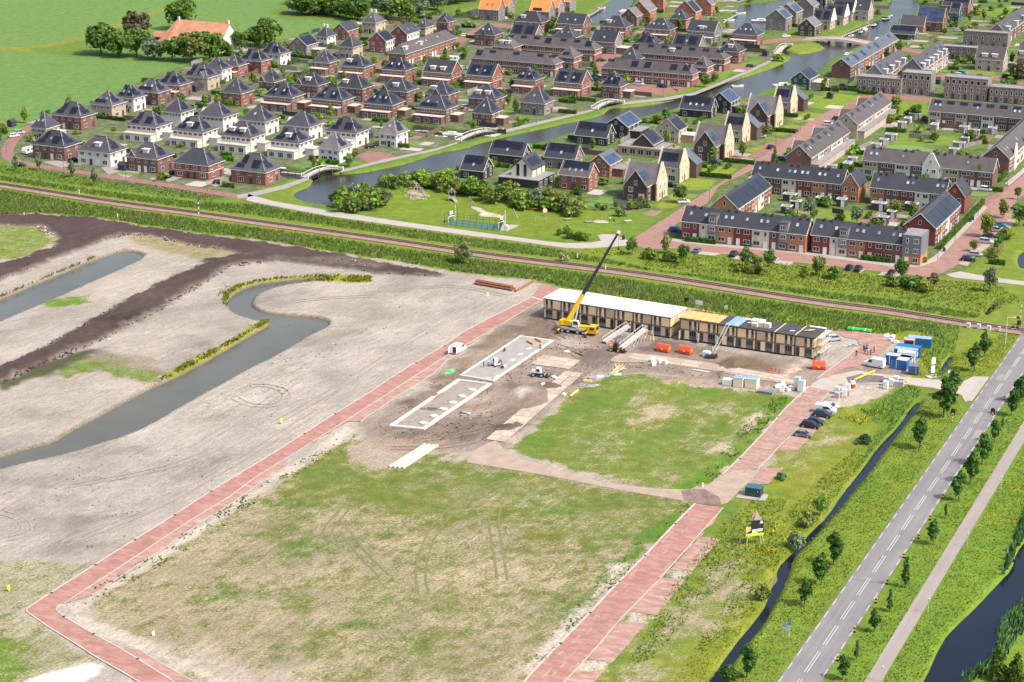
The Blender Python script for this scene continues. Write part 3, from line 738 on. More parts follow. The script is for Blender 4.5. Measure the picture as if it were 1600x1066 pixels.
kerb([(143.6,930.5),(201,892.5),(250,861),(316,815.5),(362,786.5),(400,759.5),(453,726)],.2,.07)
kerb([(563,659),(617,621.5),(676,585),(698,564),(774,515)],.2,.07)
kerb([(201,1013),(218,1015.5),(258.5,1040.5),(304,1065.5),(345,1095)],.2,.07)
flat('red_forecourt',[(832,464),(843,446),(850,444.5),(872,451),(868,462),(848,472),(826,480.5)],.026,RED)
ribbon('drainage_strip',G([(832,464.5),(849,470)]),.9,.045,KERB,.03)
R2L=[(812,1075),(827.5,1055),(876,1004.5),(922,957),(968,908),(1008,868),(1055,818),(1086,787)]
R2R=[(872,1075),(905.5,1041),(941,1001.5),(971,966),(1029,906.7),(1087.5,841),(1130,793.5)]
flat('red_street',R2L+R2R[::-1],.03,RED)
for q in([(1093.6,839),(1125.7,842.5),(1081,893),(1047.7,890)],[(1031,902),(1070.6,906.7),(1026,961.7),(983.5,955.6)],[(970,971),(1009.5,974),(956,1036.6),(919,1029)],[(898,1047),(940.7,1052),(918,1080),(872,1076)]):
 flat('red_parking_bay',q,.03,BAY)
kerb(R2L,.4,.1)
kerb(R2R,.22,.07)
R3L=[(1128,742),(1156,716),(1204,665),(1225,640.5),(1263,604)]
R3R=[(1184,733),(1214,702),(1262,654),(1297,611)]
flat('dusty_red_street',R3L+R3R[::-1],.03,REDOLD)
flat('red_parking_bay',[(1188,731),(1226,731),(1200,757),(1176,756)],.026,BAY)
flat('red_parking_bay',[(1216,703),(1247,704),(1284,664),(1300,640),(1282,638),(1264,654)],.026,BAY)
kerb(R3L,.35,.1)
kerb(R3R,.22,.07)
flat('haul_track',[(717.5,720.6),(770,672+14),(784,697),(790,711),(822.5,719),(860,730),(882.5,738),(953,757),(1060,766),(1099.6,763),(1132,738),(1186,732),(1172,752),(1150,772),(1132,791),(1086,786),(1054,780),(953,763.5),(860,744),(766,729)],.036,TRACK,1)
flat('haul_track',[(950,566),(960,556),(985,551),(1050,558),(1100,566),(1150,575),(1200,585),(1262,593),(1256,604),(1180,592),(1120,580),(1050,570),(1000,566)],.03,TRACK,1)
flat('haul_track',[(1064,767),(1100,764),(1124,777),(1128,791),(1086,787),(1068,781)],.042,mat('wet_track',(.19,.125,.10),.8,.4,.5,rand=0,fine=.3))
flat('access_road',[(1263,605),(1284,590),(1340,579),(1400,588),(1470,594),(1505,596),(1522,588),(1546,589),(1509,629),(1502,617),(1460,607),(1418,601),(1350,600),(1312,600),(1298,612)],.022,mat('site_concrete',(.37,.325,.275),.92,.14,.3,rand=0,fine=.12))
flat('access_slab',[(1532,588.5),(1546,589.5),(1519,627),(1508,627)],.035,SLABS)
flat('asphalt_patch',[(1322,590),(1345,584.5),(1401,590),(1390,597.5),(1326,599)],.03,ASPHD)
flat('red_forecourt',[(1286,513),(1330,514.5),(1392,524),(1398,534),(1346,577),(1325,573),(1293,590),(1276,592),(1306,570),(1343,541),(1340,530),(1318,526),(1288,520)],.026,REDOLD)
flat('brick_strip',[(872,451),(1062,481.5),(1180,502.5),(1286,514),(1288,519.5),(1180,511),(1060,492),(868,461.5)],.022,REDOLD)
kerb([(1276,592),(1346,541),(1343,531),(1318,527)],.25,.1,sm=1)
SPILL=mat('sand_spill',(.345,.21,.17),.95,.25,.8,rand=.08,fine=.2)
sr=random.Random(4)
def spills(line,n,side):
 P=dense(G(line),2.0)
 for _ in range(n):
  i=sr.randrange(1,len(P)-1)
  a=atan2(P[i+1][1]-P[i-1][1],P[i+1][0]-P[i-1][0])
  L,w=sr.uniform(.5,2.6),sr.uniform(.12,.4)
  o=side*sr.uniform(.0,.5)if side else sr.uniform(-1.6,1.6)
  Q=[]
  for k in range(9):
   t=2*pi*k/9
   u,v=L*cos(t)*sr.uniform(.6,1.2),w*sin(t)*sr.uniform(.6,1.2)+o
   Q.append((P[i][0]+u*cos(a)-v*sin(a),P[i][1]+u*sin(a)+v*cos(a)))
  sheet('sand_spill',smooth(Q,1,True),.05+sr.random()*.01,SPILL)
spills(R1C,34,-1);spills(R1C,16,1);spills(R2R,34,-1);spills(R2R,14,1);spills(R3R,22,1);spills(R3L,12,-1);spills(R2L,12,-1);spills(R1L,10,-1)
spills([(1100,785),(1030,860),(940,965),(850,1060)],26,0);spills([(1150,745),(1215,680),(1285,610)],30,0)
def line_pts(x0,k,ys):
 return[(x0+k*(1066-y),y)for y in ys]
YS=[1180,1066,900,760,640,540,470,420]
A0,A1=Vector(at2(1215.6,1066)),Vector(at2(1602,514))
B0,B1=Vector(at2(1281.5,1066)),Vector(at2(1478.3,766))
RU=(A1-A0).normalized()
RN=Vector((RU.y,-RU.x))
RW=(B0-A0).dot(RN)
def on_road(s,o):
 p=A0+RU*s+RN*o
 return(p.x,p.y)
flat_p=lambda name,P,z,m:sheet(name,P,z,m)
flat_p('main_road',[on_road(-60,-.15),on_road(-60,RW+.15),on_road(330,RW+.15),on_road(330,-.15)],.05,ASPH)
def dashes(name,o,s0,s1,on,gap,w,z):
 mb=MB()
 s=s0
 while s<s1:
  a,b,c,d=on_road(s,o-w/2),on_road(s,o+w/2),on_road(s+on,o+w/2),on_road(s+on,o-w/2)
  mb.add([(p[0],p[1],z)for p in(a,b,c,d)],[(0,1,2,3)])
  s+=on+gap
 part(name,mb,PAINTW,None)['kind']='structure'
dashes('centre_marking',RW/2-.24,-40,320,8.6,2.75,.11,.056)
dashes('centre_marking',RW/2+.24,-40,320,8.6,2.75,.11,.056)
dashes('edge_marking',.12,-40,320,2.9,2.75,.13,.056)
dashes('edge_marking',RW-.12,-40,320,2.9,2.75,.13,.056)
JOINT=mat('tar_joint',(.10,.095,.095),.8,.2,1,rand=0)
for s_,w in((46,.22),(108,.18),(150,.25),(203,.2)):
 sheet('road_joint',[on_road(s_,.1),on_road(s_+.5,RW-.1),on_road(s_+.5+w,RW-.1),on_road(s_+w,.1)],.053,JOINT)
for s_,o,l,w in((57,RW/2-.9,1.3,.9),(131,RW*.72,7,1.4),(175,RW*.2,5,1.3)):
 sheet('road_patch',[on_road(s_,o),on_road(s_,o+w),on_road(s_+l,o+w),on_road(s_+l,o)],.0525,ASPHD if l<2 else ASPH2)
C0=Vector(at2(1350,1066));C1=Vector(at2(1376.8,1066))
co0=(C0-A0).dot(RN);co1=(C1-A0).dot(RN)
flat_p('cycle_road',[on_road(-60,co0),on_road(-60,co1),on_road(330,co1),on_road(330,co0)],.03,ASPH2)
rw=thing('railway_track','single railway track on brown ballast crossing the rough grass','railway',(0,0,0))
RD=dense(RAIL,6)
RSIDE=-1.1
ribbon('ballast_bed',offset_line(RD,RSIDE),6.2,-.02,mat('ballast',(.25,.165,.12),.95,.25,.5,rand=0,fine=.25),.22,parent=rw)
RDc=offset_line(RD,-.2)
for sgn in(-1,1):
 ribbon('rail',offset_line(RDc,sgn*.75),.14,.3,mat('rusty_rail',(.085,.05,.04),.6,.3,1,rand=0),.16,parent=rw)
mb=MB()
SL=dense(RDc,.65)
for i in range(len(SL)-1):
 a,b=Vector(SL[i]),Vector(SL[i+1])
 t=(b-a).normalized()
 M=Matrix.Translation((a.x,a.y,.2))@Matrix.Rotation(atan2(t.y,t.x),4,'Z')
 mb.box(-.13,.13,-1.25,1.25,0,.1,M)
part('sleepers',mb,mat('sleeper_wood',(.075,.052,.042),.9,.3,1,rand=0),rw)['kind']='stuff'
flat('cycle_path',[(388,303),(400,307),(430,315),(513,329),(625,346),(738,361.5),(800,370),(860,378),(888,380),(923,379),(939,376.5),(934,367.5),(944,366),(961,367),(982,376.5),(984,383.5),(958,386),(916,388.5),(888,388),(860,384.5),(800,376),(738,369),(625,353.5),(513,338),(400,317),(385,313)],.03,PATHC)
FS=smooth(G([(52,196),(40,203),(26,213),(15,225),(10,238),(16,250),(40,257),(84,263),(155,274),(239,286),(310,297),(352,304),(400,312)]),2)
ribbon('brick_street',FS,4.6,.024,BROWN)
flat('brick_street',[(980,377),(991,372),(1060,328),(1150,270),(1167,259),(1212,231),(1237,213),(1263,192),(1290,176),(1303,170),(1322,170),(1320,181),(1280,206),(1240,236),(1221,243),(1175,266),(1123,291),(1106,317),(1054,352),(1044,366),(1050,377),(1092,382.5),(1250,397),(1391,416.5),(1416,418),(1437,417),(1450,413),(1463,408),(1538,325),(1580,290),(1604,268),(1660,215),(1720,215),(1640,280),(1601,305),(1588,312),(1580,341),(1568,357),(1496,414),(1470,428),(1450,433),(1377,425),(1250,411),(1081,392),(1050,388),(1010,390)],.024,paving_mat('street_pavers',(.27,.152,.128),(.34,.25,.2),.5))
flat('brick_link',[(1312,171),(1345,150),(1380,146),(1455,152),(1476,155),(1600,167),(1600,174),(1470,162),(1390,155),(1345,166),(1325,172)],.02,BROWN)
flat('brick_link',[(1538,328),(1520,322),(1524,316),(1560,300),(1600,271)],.02,BROWN)
flat('side_link',[(1229,203),(1256,198),(1262,190),(1270,194),(1255,205),(1240,214)],.02,BROWN)
flat('side_link',[(1186,234),(1196,224),(1240,213),(1226,224),(1205,236),(1185,246),(1165,246)],.02,BROWN)
flat('side_link',[(1110,296),(1140,278),(1176,256),(1160,268),(1128,288)],.02,BROWN)
flat('pavement',[(1050,373),(1092,379),(1250,392.5),(1391,411.5),(1416,412.5),(1437,411.5),(1450,407),(1462,399),(1538,321),(1543,324),(1463,408),(1450,413),(1437,417),(1416,418),(1391,416.5),(1250,397),(1092,382.5),(1050,377)],.05,SLABS)
flat('pavement',[(1577,290),(1600,270),(1640,235),(1630,232),(1596,266),(1570,287)],.05,SLABS)
for q in([(1081,391.5),(1100,393.5),(1128,396.5),(1116,400),(1086,397)],[(1145,399),(1180,403),(1174,408),(1142,404)],[(1208,406),(1240,409.5),(1236,415),(1206,411)],[(1320,418),(1352,421.5),(1344,427),(1318,423)],[(1378,425),(1410,428.5),(1400,433),(1372,430)]):
 flat('parking_bay',q,.03,SLABS)
flat('parking_bay',[(1497,413),(1560,360),(1576,342),(1588,344),(1571,366),(1520,404),(1512,416)],.03,mat('bay_pavers',(.33,.26,.21),.9,.15,.5,rand=0,fine=.15))
flat('link_path',[(1478,429),(1500,424),(1540,432),(1600,440),(1680,448),(1680,455),(1600,446),(1540,439),(1490,434)],.02,PATHC)
flat('grey_path',[(531,266.5),(597,250),(681,232),(712,223),(718,221),(713,225),(682,235.5),(598,254),(533,270)],.03,GREYP)
flat('grey_path',[(476,278),(440,290),(400,299),(370,305),(372,311),(405,305),(446,295),(484,281)],.03,GREYP)
flat('grey_path',[(782,204.5),(842,190),(924,171.5),(928,173.5),(844,194.5),(784,209)],.03,GREYP)
flat('grey_path',[(972,160),(1040,152.5),(1084,144.5),(1120,130.5),(1174.5,107.5),(1200,95),(1213,85.5),(1216,88.5),(1202,99),(1176,111),(1123,134),(1086,148.5),(1042,157),(972,164)],.03,GREYP)
flat('brick_yard',[(556,244),(575,236),(600,239),(622,246),(605,254),(580,257)],.02,BROWN)
flat('brick_yard',[(985,133),(1003,131),(1045,136),(1060,141),(1048,147),(1010,149),(984,141)],.02,BROWN)
flat('brick_street',[(585,100),(612,86),(640,78),(648,82),(610,102),(592,110)],.02,BROWN)
flat('brick_street',[(711,62),(735,48),(752,40),(772,36),(830,44),(826,48),(770,42),(745,54),(715,72)],.02,BROWN)
flat('brick_street',[(934,90),(950,82),(972,74),(984,78),(960,92),(940,112),(930,108)],.02,BROWN)
flat('brick_street',[(1050,138),(1100,116),(1140,100),(1180,104),(1172,109),(1140,108),(1106,124),(1060,144)],.02,BROWN)
flat('brick_street',[(1190,64),(1222,59),(1260,60),(1260,65),(1222,66),(1190,70)],.03,BROWN)
flat('brick_street',[(1356,66),(1400,72),(1432,78),(1470,84),(1462,90),(1430,84),(1400,78),(1354,72)],.03,BROWN)
flat('brick_street',[(1462,118),(1500,112),(1560,118),(1620,136),(1620,142),(1556,126),(1500,120),(1466,126)],.02,BROWN)
flat('sports_court',[(694.5,350.5),(715,343.5),(785,350.5),(781,361.5)],.03,mat('green_court',(.062,.13,.085),.9,.1,.4,rand=0))
flat('court_apron',[(781,362),(785,351),(812,352),(797,359.5)],.025,SLABS)
for q in([(66,253),(102,249),(118,258),(96,262)],[(158,262),(186,257),(196,266),(170,273)],[(182,272),(206,262),(222,268),(198,279)],[(248,272),(270,266),(290,276),(262,285)],[(318,284),(350,276),(364,283),(336,292)],[(232,279),(262,273),(270,277),(244,284)]):
 flat('driveway',q,.014,GREYP)
flat('sand_patch',[(596,331),(612,328),(628,332),(622,336),(600,336)],.02,mat('play_sand',(.42,.36,.27),.95,.15,.6,rand=0),1)
flat('sand_patch',[(926,345),(940,343.5),(952,346),(950,349),(930,348.5)],.02,mat('play_sand',(.42,.36,.27),.95,.15,.6,rand=0),1)
flat('court_green',[(1380,228),(1420,226),(1462,234),(1452,240),(1390,240)],.02,mat('play_turf',(.12,.22,.05),.95,.2,.6,rand=0),1)
# ------------------------------------------------------------ houses
WALL={'red':brick_mat('red_brick',(.235,.092,.068)),'purp':brick_mat('purple_brick',(.165,.085,.072)),'white':mat('white_render',(.60,.575,.53),.85,.06,.6,rand=.04),'beige':brick_mat('beige_brick',(.42,.34,.25)),'dark':mat('black_boarding',(.030,.029,.031),.7,.25,1.5),'dkb':brick_mat('dark_brick',(.085,.056,.05)),'grey':brick_mat('grey_brick',(.20,.165,.155)),'stone':brick_mat('pale_stone',(.52,.41,.28)),'orange':brick_mat('orange_brick',(.36,.17,.085)),'cream':mat('cream_render',(.62,.555,.45),.85,.06,.6,rand=.04),'teal':mat('dark_teal_boarding',(.022,.05,.066),.7,.2,1.5),'greyc':mat('grey_cladding',(.155,.165,.185),.6,.1,1.0),'lb':brick_mat('pale_brick',(.40,.325,.28)),'bright':brick_mat('bright_red_brick',(.34,.115,.07)),'tan':mat('tan_boarding',(.42,.30,.20),.8,.12,1.0),'brown':brick_mat('brown_brick',(.14,.08,.062)),'deepred':brick_mat('deep_red_brick',(.19,.05,.042)),}
ROOF={'slate':tile_mat('slate_tiles',(.036,.036,.045)),'grey':tile_mat('grey_tiles',(.062,.057,.066)),'lgrey':tile_mat('pale_grey_tiles',(.125,.114,.118)),'brown':tile_mat('brown_tiles',(.082,.069,.067)),'dark':tile_mat('anthracite_tiles',(.030,.031,.040)),'blue':tile_mat('blue_grey_tiles',(.075,.088,.11)),'orange':tile_mat('orange_tiles',(.60,.215,.06)),'rust':tile_mat('old_orange_tiles',(.40,.19,.105)),}
TRIM=mat('white_trim',(.64,.61,.57),.6,.05,1,rand=.03)
PINKT=mat('pale_stone_trim',(.62,.52,.45),.85,.1,1,rand=.05)
GLASS=mat('window_glass',(.025,.032,.04),.12,.3,.8,rand=.5,spec=.6)
DARKT=mat('dark_trim',(.05,.05,.055),.6,.1,1)
PANEL=mat('solar_glass',(.012,.014,.022),.28,.2,.6,rand=.3,spec=.5)
PANELB=mat('blue_solar_glass',(.035,.055,.10),.25,.2,.6,rand=.3,spec=.6)
FLATR=mat('pale_flat_roof',(.52,.44,.37),.95,.12,.5,rand=.1)
GREYR=mat('grey_flat_roof',(.22,.21,.205),.95,.2,.5,rand=.1)
DOORW=mat('white_door',(.72,.70,.68),.5,.05,1)
DOORD=mat('dark_door',(.05,.05,.055),.5,.1,1)
DOORB=mat('brown_door',(.22,.11,.045),.6,.1,1)
SKYL=mat('roof_window_glass',(.30,.33,.37),.15,.2,1,rand=.5)
LEAD=mat('dark_metal',(.06,.06,.066),.5,.1,1)
WOODP=mat('grey_wood',(.28,.25,.22),.9,.2,1.5)
def win_mesh(w,h,n):
 def f():
  mb=MB()
  t,d=.10,.09
  mb.box(-w/2,w/2,-d,0,h/2-t,h/2).box(-w/2,w/2,-d-.03,0,-h/2-.02,-h/2+t)
  for i in range(n+1):
   x=-w/2+t/2+(w-t)*i/n
   mb.box(x-t/2,x+t/2,-d+.003,0,-h/2+t,h/2-t)
  return mb.mesh('window',TRIM)
 return shared(('w',w,h,n),f)
def pane_mesh(w,h):
 return shared(('p',w,h),lambda:MB().box(-w/2+.05,w/2-.05,-.045,0,-h/2+.05,h/2-.05).mesh('pane',GLASS))
def door_mesh(m):
 def f():
  mb=MB()
  mb.box(-.5,.5,-.08,0,0,2.15)
  mb.box(-.58,-.5,-.1,0,0,2.25).box(.5,.58,-.1,0,0,2.25).box(-.5,.5,-.1,0,2.15,2.25)
  return mb.mesh('door',m)
 return shared(('d',m.name),f)
def panel_mesh(m):
 return shared(('s',m.name),lambda:MB().box(-.5,.5,-.82,.82,0,.05).mesh('solar_panel',m))
def skyl_mesh():
 def f():
  return MB().box(-.42,.42,-.6,.6,.0,.07).mesh('pane',SKYL)
 return shared('sk',f)
def skylf_mesh():
 def f():
  mb=MB()
  mb.box(-.5,-.42,-.68,.68,0,.1).box(.42,.5,-.68,.68,0,.1).box(-.42,.42,-.68,-.6,0,.1).box(-.42,.42,.6,.68,0,.1)
  return mb.mesh('roof_window',LEAD)
 return shared('skf',f)
FACE_RZ={'F':0,'R':pi/2,'B':pi,'L':-pi/2}
class House:
 def __init__(s,label,cat,P0,P1,d,eave,slope,kind,wall,roof,ov=None,group=None,angs=(-25.0,65.0),base=None):
  s.eave,s.kind,s.roofm,s.wallm=eave,kind,ROOF[roof],WALL[wall]
  a0,a1=at(*P0,eave),at(*P1,eave)
  v=a1-a0
  s.L=hypot(v.x,v.y)
  ang=math.degrees(atan2(v.y,v.x))
  if angs:
   ang=min(angs,key=lambda q:abs(q-ang))
  s.ang=radians(ang)
  s.ov=ov if ov is not None else{'hip':.55,'gab':.28,'flat':.06}[kind]
  s.d=d
  s.w,s.dw=s.L-2*s.ov,d-2*s.ov
  mid=(a0+a1)/2
  c=Vector((mid.x-sin(s.ang)*d/2,mid.y+cos(s.ang)*d/2,0))
  s.rh=eave+slope*d/2
  s.rl=max(0.0,s.L-d*.98)if kind=='hip' else s.L
  s.root=thing(base or('house' if cat=='house' else 'terrace'),label,cat,c,s.ang,group)
  s.c=c
 def walls(s,units=None):
  h2=s.dw/2
  if s.kind=='gab':
   zr=s.eave+(s.rh-s.eave)*(s.dw/s.d)-.1
   prof=[(-h2,-.4),(h2,-.4),(h2,s.eave-.02),(0,zr),(-h2,s.eave-.02)]
  else:
   prof=[(-h2,-.4),(h2,-.4),(h2,s.eave-.02),(-h2,s.eave-.02)]
  units=units or[s.wallm]
  n=len(units)
  for i,m in enumerate(units):
   x0,x1=-s.w/2+s.w*i/n,-s.w/2+s.w*(i+1)/n
   part('wall',MB().profile_x(prof,x0,x1),m,s.root)
 def roof(s,trim=True,m=None):
  L2,D2,e,r=s.L/2,s.d/2,s.eave,s.rh
  mb=MB()
  if s.kind=='hip':
   t=.16
   k=s.rl/2
   z1=e+.04+(r-e)*.10
   x1,y1=L2+(k-L2)*t,D2*(1-t)
   v=[(-L2,-D2,e+.03),(L2,-D2,e+.03),(L2,D2,e+.03),(-L2,D2,e+.03),(-x1,-y1,z1),(x1,-y1,z1),(x1,y1,z1),(-x1,y1,z1),(-k,0,r),(k,0,r)]
   mb.add(v,[(0,1,5,4),(1,2,6,5),(2,3,7,6),(3,0,4,7),(4,5,9,8),(5,6,9),(6,7,8,9),(7,4,8),(3,2,1,0)])
   part('roof',mb,m or s.roofm,s.root)
   if trim:
    b=MB().box(-L2,L2,-D2,-D2+.5,e-.2,e+.02).box(-L2,L2,D2-.5,D2,e-.2,e+.02).box(-L2,-L2+.5,-D2+.5,D2-.5,e-.2,e+.02).box(L2-.5,L2,-D2+.5,D2-.5,e-.2,e+.02)
    part('gutter',b,TRIM,s.root)
   s.pitch=atan2(r-z1,y1)
   s.y1,s.z1=y1,z1
   s.x1=x1
   HR_=mat('pale_ridge_tiles',(.23,.215,.22),.7,.15,1)
   for sx in(-1,1):
    for sy in(-1,1):
     part('hip_ridge',MB().bar((sx*x1,sy*y1,z1+.03),(sx*k,0,r+.03),.2,.1),HR_,s.root)
   if k>.2:
    part('ridge',MB().bar((-k,0,r+.02),(k,0,r+.02),.3,.14),m or s.roofm,s.root)
  elif s.kind=='gab':
   th=.18
   prof=[(-D2,e-.02),(-D2,e+th),(0,r+th),(D2,e+th),(D2,e-.02),(0,r-.02)]
   mb.profile_x(prof[::-1],-L2,L2)
   part('roof',mb,m or s.roofm,s.root)
   s.pitch=atan2(r-e,D2)
   s.y1,s.z1,s.x1=D2,e+th,L2
   if trim:
    q=D2*1.01
    pf=[(-q,e-.12),(0,r-.12),(q,e-.12),(q,e+th+.05),(0,r+th+.05),(-q,e+th+.05)]
    for x in(-L2-.06,L2+.003):
     part('barge_board',MB().profile_x(pf,x,x+.057),TRIM,s.root)
    for y in(-D2-.1,D2+.003):
     part('gutter',MB().box(-L2,L2,y,y+.097,e-.06,e+.14),TRIM,s.root)
  else:
   part('roof',MB().box(-L2,L2,-D2,D2,e-.02,e+.12),m or GREYR,s.root)
   part('parapet',MB().box(-L2-.05,L2+.05,-D2-.05,-D2+.22,e+.05,e+.42).box(-L2-.05,L2+.05,D2-.22,D2+.05,e+.05,e+.42).box(-L2-.05,-L2+.22,-D2+.22,D2-.22,e+.05,e+.42).box(L2-.22,L2+.05,-D2+.22,D2-.22,e+.05,e+.42),s.wallm,s.root)
   s.rh=e
  return s
# ---- a point on a face or on a slope
 def face(s,f,u,z,out=.0):
  if f=='F':return(u,-s.dw/2-out,z)
  if f=='B':return(-u,s.dw/2+out,z)
  if f=='R':return(s.w/2+out,u,z)
  return(-s.w/2-out,-u,z)
 def window(s,f,u,z,w=1.4,h=1.3,n=2,out=0.0,parent=None):
  o=link('window',win_mesh(w,h,n),parent or s.root,s.face(f,u,z,out),FACE_RZ[f])
  link('pane',pane_mesh(w,h),o)
  return o
 def door(s,f,u,m=None,out=0.0):
  return link('door',door_mesh(m or DOORW),s.root,s.face(f,u,.05,out),FACE_RZ[f])
 def slope(s,f,u,t):
  """t = metres up the slope from its lower edge"""
  c,sn=cos(s.pitch),sin(s.pitch)
  off=.03
  if f in 'FB':
   y=-s.y1+t*c-off*sn
   z=s.z1+t*sn+off*c
   return((u,y,z),(s.pitch,0,0))if f=='F' else((-u,-y,z),(s.pitch,0,pi))
  pr=atan2(s.rh-s.z1,s.x1-s.rl/2)
  c,sn=cos(pr),sin(pr)
  x=s.x1-t*c+off*sn
  z=s.z1+t*sn+off*c
  return((x,u,z),(pr,0,pi/2))if f=='R' else((-x,-u,z),(pr,0,-pi/2))
 def on_slope(s,name,me,f,u,t):
  loc,rot=s.slope(f,u,t)
  o=link(name,me,s.root,loc)
  o.rotation_euler=rot
  return o
 def panels(s,f,u0,t0,cols,rows,m=None):
  me=panel_mesh(m or PANEL)
  for i in range(cols):
   for j in range(rows if isinstance(rows,int)else rows[i]):
    s.on_slope('solar_panel',me,f,u0+(i+.5)*1.03,t0+(j+.5)*1.68)
 def skylight(s,f,u,t):
  o=s.on_slope('roof_window',skylf_mesh(),f,u,t)
  link('pane',skyl_mesh(),o)
 def dormer(s,u,w=2.3,wallm=None,t=1.4,h=1.35,f='F'):
  loc,rot=s.slope(f,u,t)
  x,y,z=loc
  deep=h/max(.3,tan(s.pitch))+.4
  o=part('dormer',MB().box(-w/2,w/2,0,deep,-.3,h),wallm or TRIM,s.root,(x,y,z))
  part('dormer_roof',MB().box(-w/2-.3,w/2+.3,-.35,deep+.2,h,h+.16),TRIM,o)
  wd=link('window',win_mesh(round(w*.8,1),1.0,3),o,(0,0,.72))
  return o
 def front_gable(s,u,w=3.2,h=2.6,m=None):
  """small gable that breaks through the front eaves"""
  e=s.eave
  y0=-s.d/2-.1
  deep=s.d*.34
  o=part('front_gable',MB().profile_y([(-w/2+.3,2.8),(w/2-.3,2.8),(w/2-.3,e),(0,e+h-.25),(-w/2+.3,e)],y0+.25,y0+deep),m or s.wallm,s.root,(u,0,0))
  pf=[(-w/2,e-.05),(-w/2,e+.12),(0,e+h+.14),(w/2,e+.12),(w/2,e-.05),(0,e+h-.06)]
  part('gable_roof',MB().profile_y(pf[::-1],y0+.06,y0+deep+1.2),s.roofm,o)
  q=w/2
  tb=MB().profile_y([(-q,e-.1),(0,e+h-.12),(q,e-.1),(q,e+.16),(0,e+h+.18),(-q,e+.16)],y0-.04,y0+.056)
  part('barge_board',tb,TRIM,o)
  wd=link('window',win_mesh(1.2,1.3,2),o,(0,y0+.25,e-.5))
  link('pane',pane_mesh(1.2,1.3),wd)
 def annex(s,x0,x1,y0,y1,h=2.9,wallm=None,roofm=None,win=True):
  o=part('annex',MB().box(x0,x1,y0,y1,-.3,h),wallm or s.wallm,s.root)
  part('annex_roof',MB().box(x0-.25,x1+.25,y0-.3,y1+(.25 if y1>s.dw/2-.5 else-.003),h+.002,h+.24),roofm or FLATR,o)
  if win:
   n=max(1,int((x1-x0)/3.4))
   for i in range(n):
    wd=link('window',win_mesh(2.2,1.9,3),o,(x0+(x1-x0)*(i+.5)/n,y0,1.25))
    link('pane',pane_mesh(2.2,1.9),wd)
 def chimney(s,u,v=0.0,h=1.2,m=None):
  part('chimney',MB().box(u-.4,u+.4,v-.4,v+.4,s.rh-1.0,s.rh+h),m or s.wallm,s.root)
 def band(s,z,t=.22,m=None,over=.0):
  a,b=s.w/2+.05+over,s.dw/2+.05+over
  part('band',MB().box(-a,a,-b,-b+.1,z,z+t).box(a-.1,a,-b+.1,b,z,z+t).box(-a,-a+.1,-b+.1,b,z,z+t),m or TRIM,s.root)
 def vent(s,u,v=0.0,f='F'):
  me=shared('vent',lambda:MB().box(-.3,.3,-.3,.3,-.7,.75).mesh('vent',LEAD))
  z=s.rh-abs(v)*tan(s.pitch)
  link('vent',me,s.root,(u,v,z+.3))
def fit_windows(h,style,rnd):
 w,d,e=h.w,h.dw,h.eave
 zu=e-1.15
 if style=='semi':
  for k in(-1,1):
   for q in(.12,.36):
    h.window('F',k*w*q,zu,1.8 if q==.36 else 1.3,1.2,3 if q==.36 else 2)
   h.window('F',k*w*.33,1.45,2.2,1.6,3)
   h.door('F',k*w*.1,DOORD if rnd.random()<.5 else DOORW)
  for f in 'RL':
   h.window(f,-d*.28,zu,1.3,1.2,2)
   h.window(f,d*.22,zu,1.3,1.2,2)
   h.window(f,-d*.18,1.45,1.8,1.5,2)
   h.door(f,d*.3,DOORD)
 elif style=='det':
  for q in(-.3,.05,.32):
   h.window('F',w*q,zu,1.3,1.2,2)
  h.window('F',-w*.22,1.4,2.4,1.7,3)
  h.window('F',w*.3,1.4,1.4,1.5,2)
  h.door('F',w*.08,DOORD)
  for f in 'RL':
   for q in(-.28,.25):
    h.window(f,d*q,zu,1.3,1.2,2)
   h.window(f,-d*.15,1.4,2.2,1.6,3)
   h.door(f,d*.28,DOORD)
 elif style=='gable':
  for f in 'LR':
   if d>6.5:
    for q in(-.25,.25):
     h.window(f,d*q,1.4,1.4,1.7,2)
     h.window(f,d*q,4.1 if e>4 else 3.4,1.2,1.4,2)
   h.window(f,0,min(e+(h.rh-e)*.38,h.rh-1.6),1.0,1.3,2)
  n=max(2,int(w/3.4))
  for i in range(n):
   u=-w/2+w*(i+.5)/n
   if e>4:
    h.window('F',u,e-1.1,1.4,1.2,2)
   if i==n//2:
    h.door('F',u,DOORD)
   else:
    h.window('F',u,1.35,1.8,1.6,2)
 elif style=='band':
  n=6
  for i in range(n):
   h.window('F',-w/2+w*(i+.5)/n,e-1.0,round(w/n*.7,1),1.05,2)
  for f in 'RL':
   for i in range(3):
    h.window(f,-d/2+d*(i+.5)/3,e-1.0,1.6,1.05,2)
   h.window(f,-d*.2,1.4,1.8,1.5,2)
   h.door(f,d*.25,DOORD)
CROP={'a':(0,0,.28149),'b':(400,0,.28149),'c':(800,0,.28149),'d':(1200,0,.28149),'e':(400,0,.14075),'f':(600,0,.14075),'g':(800,0,.14075),'h':(1000,0,.14075),'i':(1200,0,.14075),'j':(1400,0,.14075),'k':(1200,140,.14075),'l':(1400,140,.14075),'m':(1050,290,.14075),'n':(1250,290,.14075),'p':(700,200,.14075),'q':(880,150,.14075),'r':(1040,120,.14075),'o':(1420,280,.12667),'s':(1200,180,.2815),'u':(0,0,1)}
def cp(c,x,y):
 ox,oy,s=CROP[c]
 return(ox+x*s,oy+y*s)
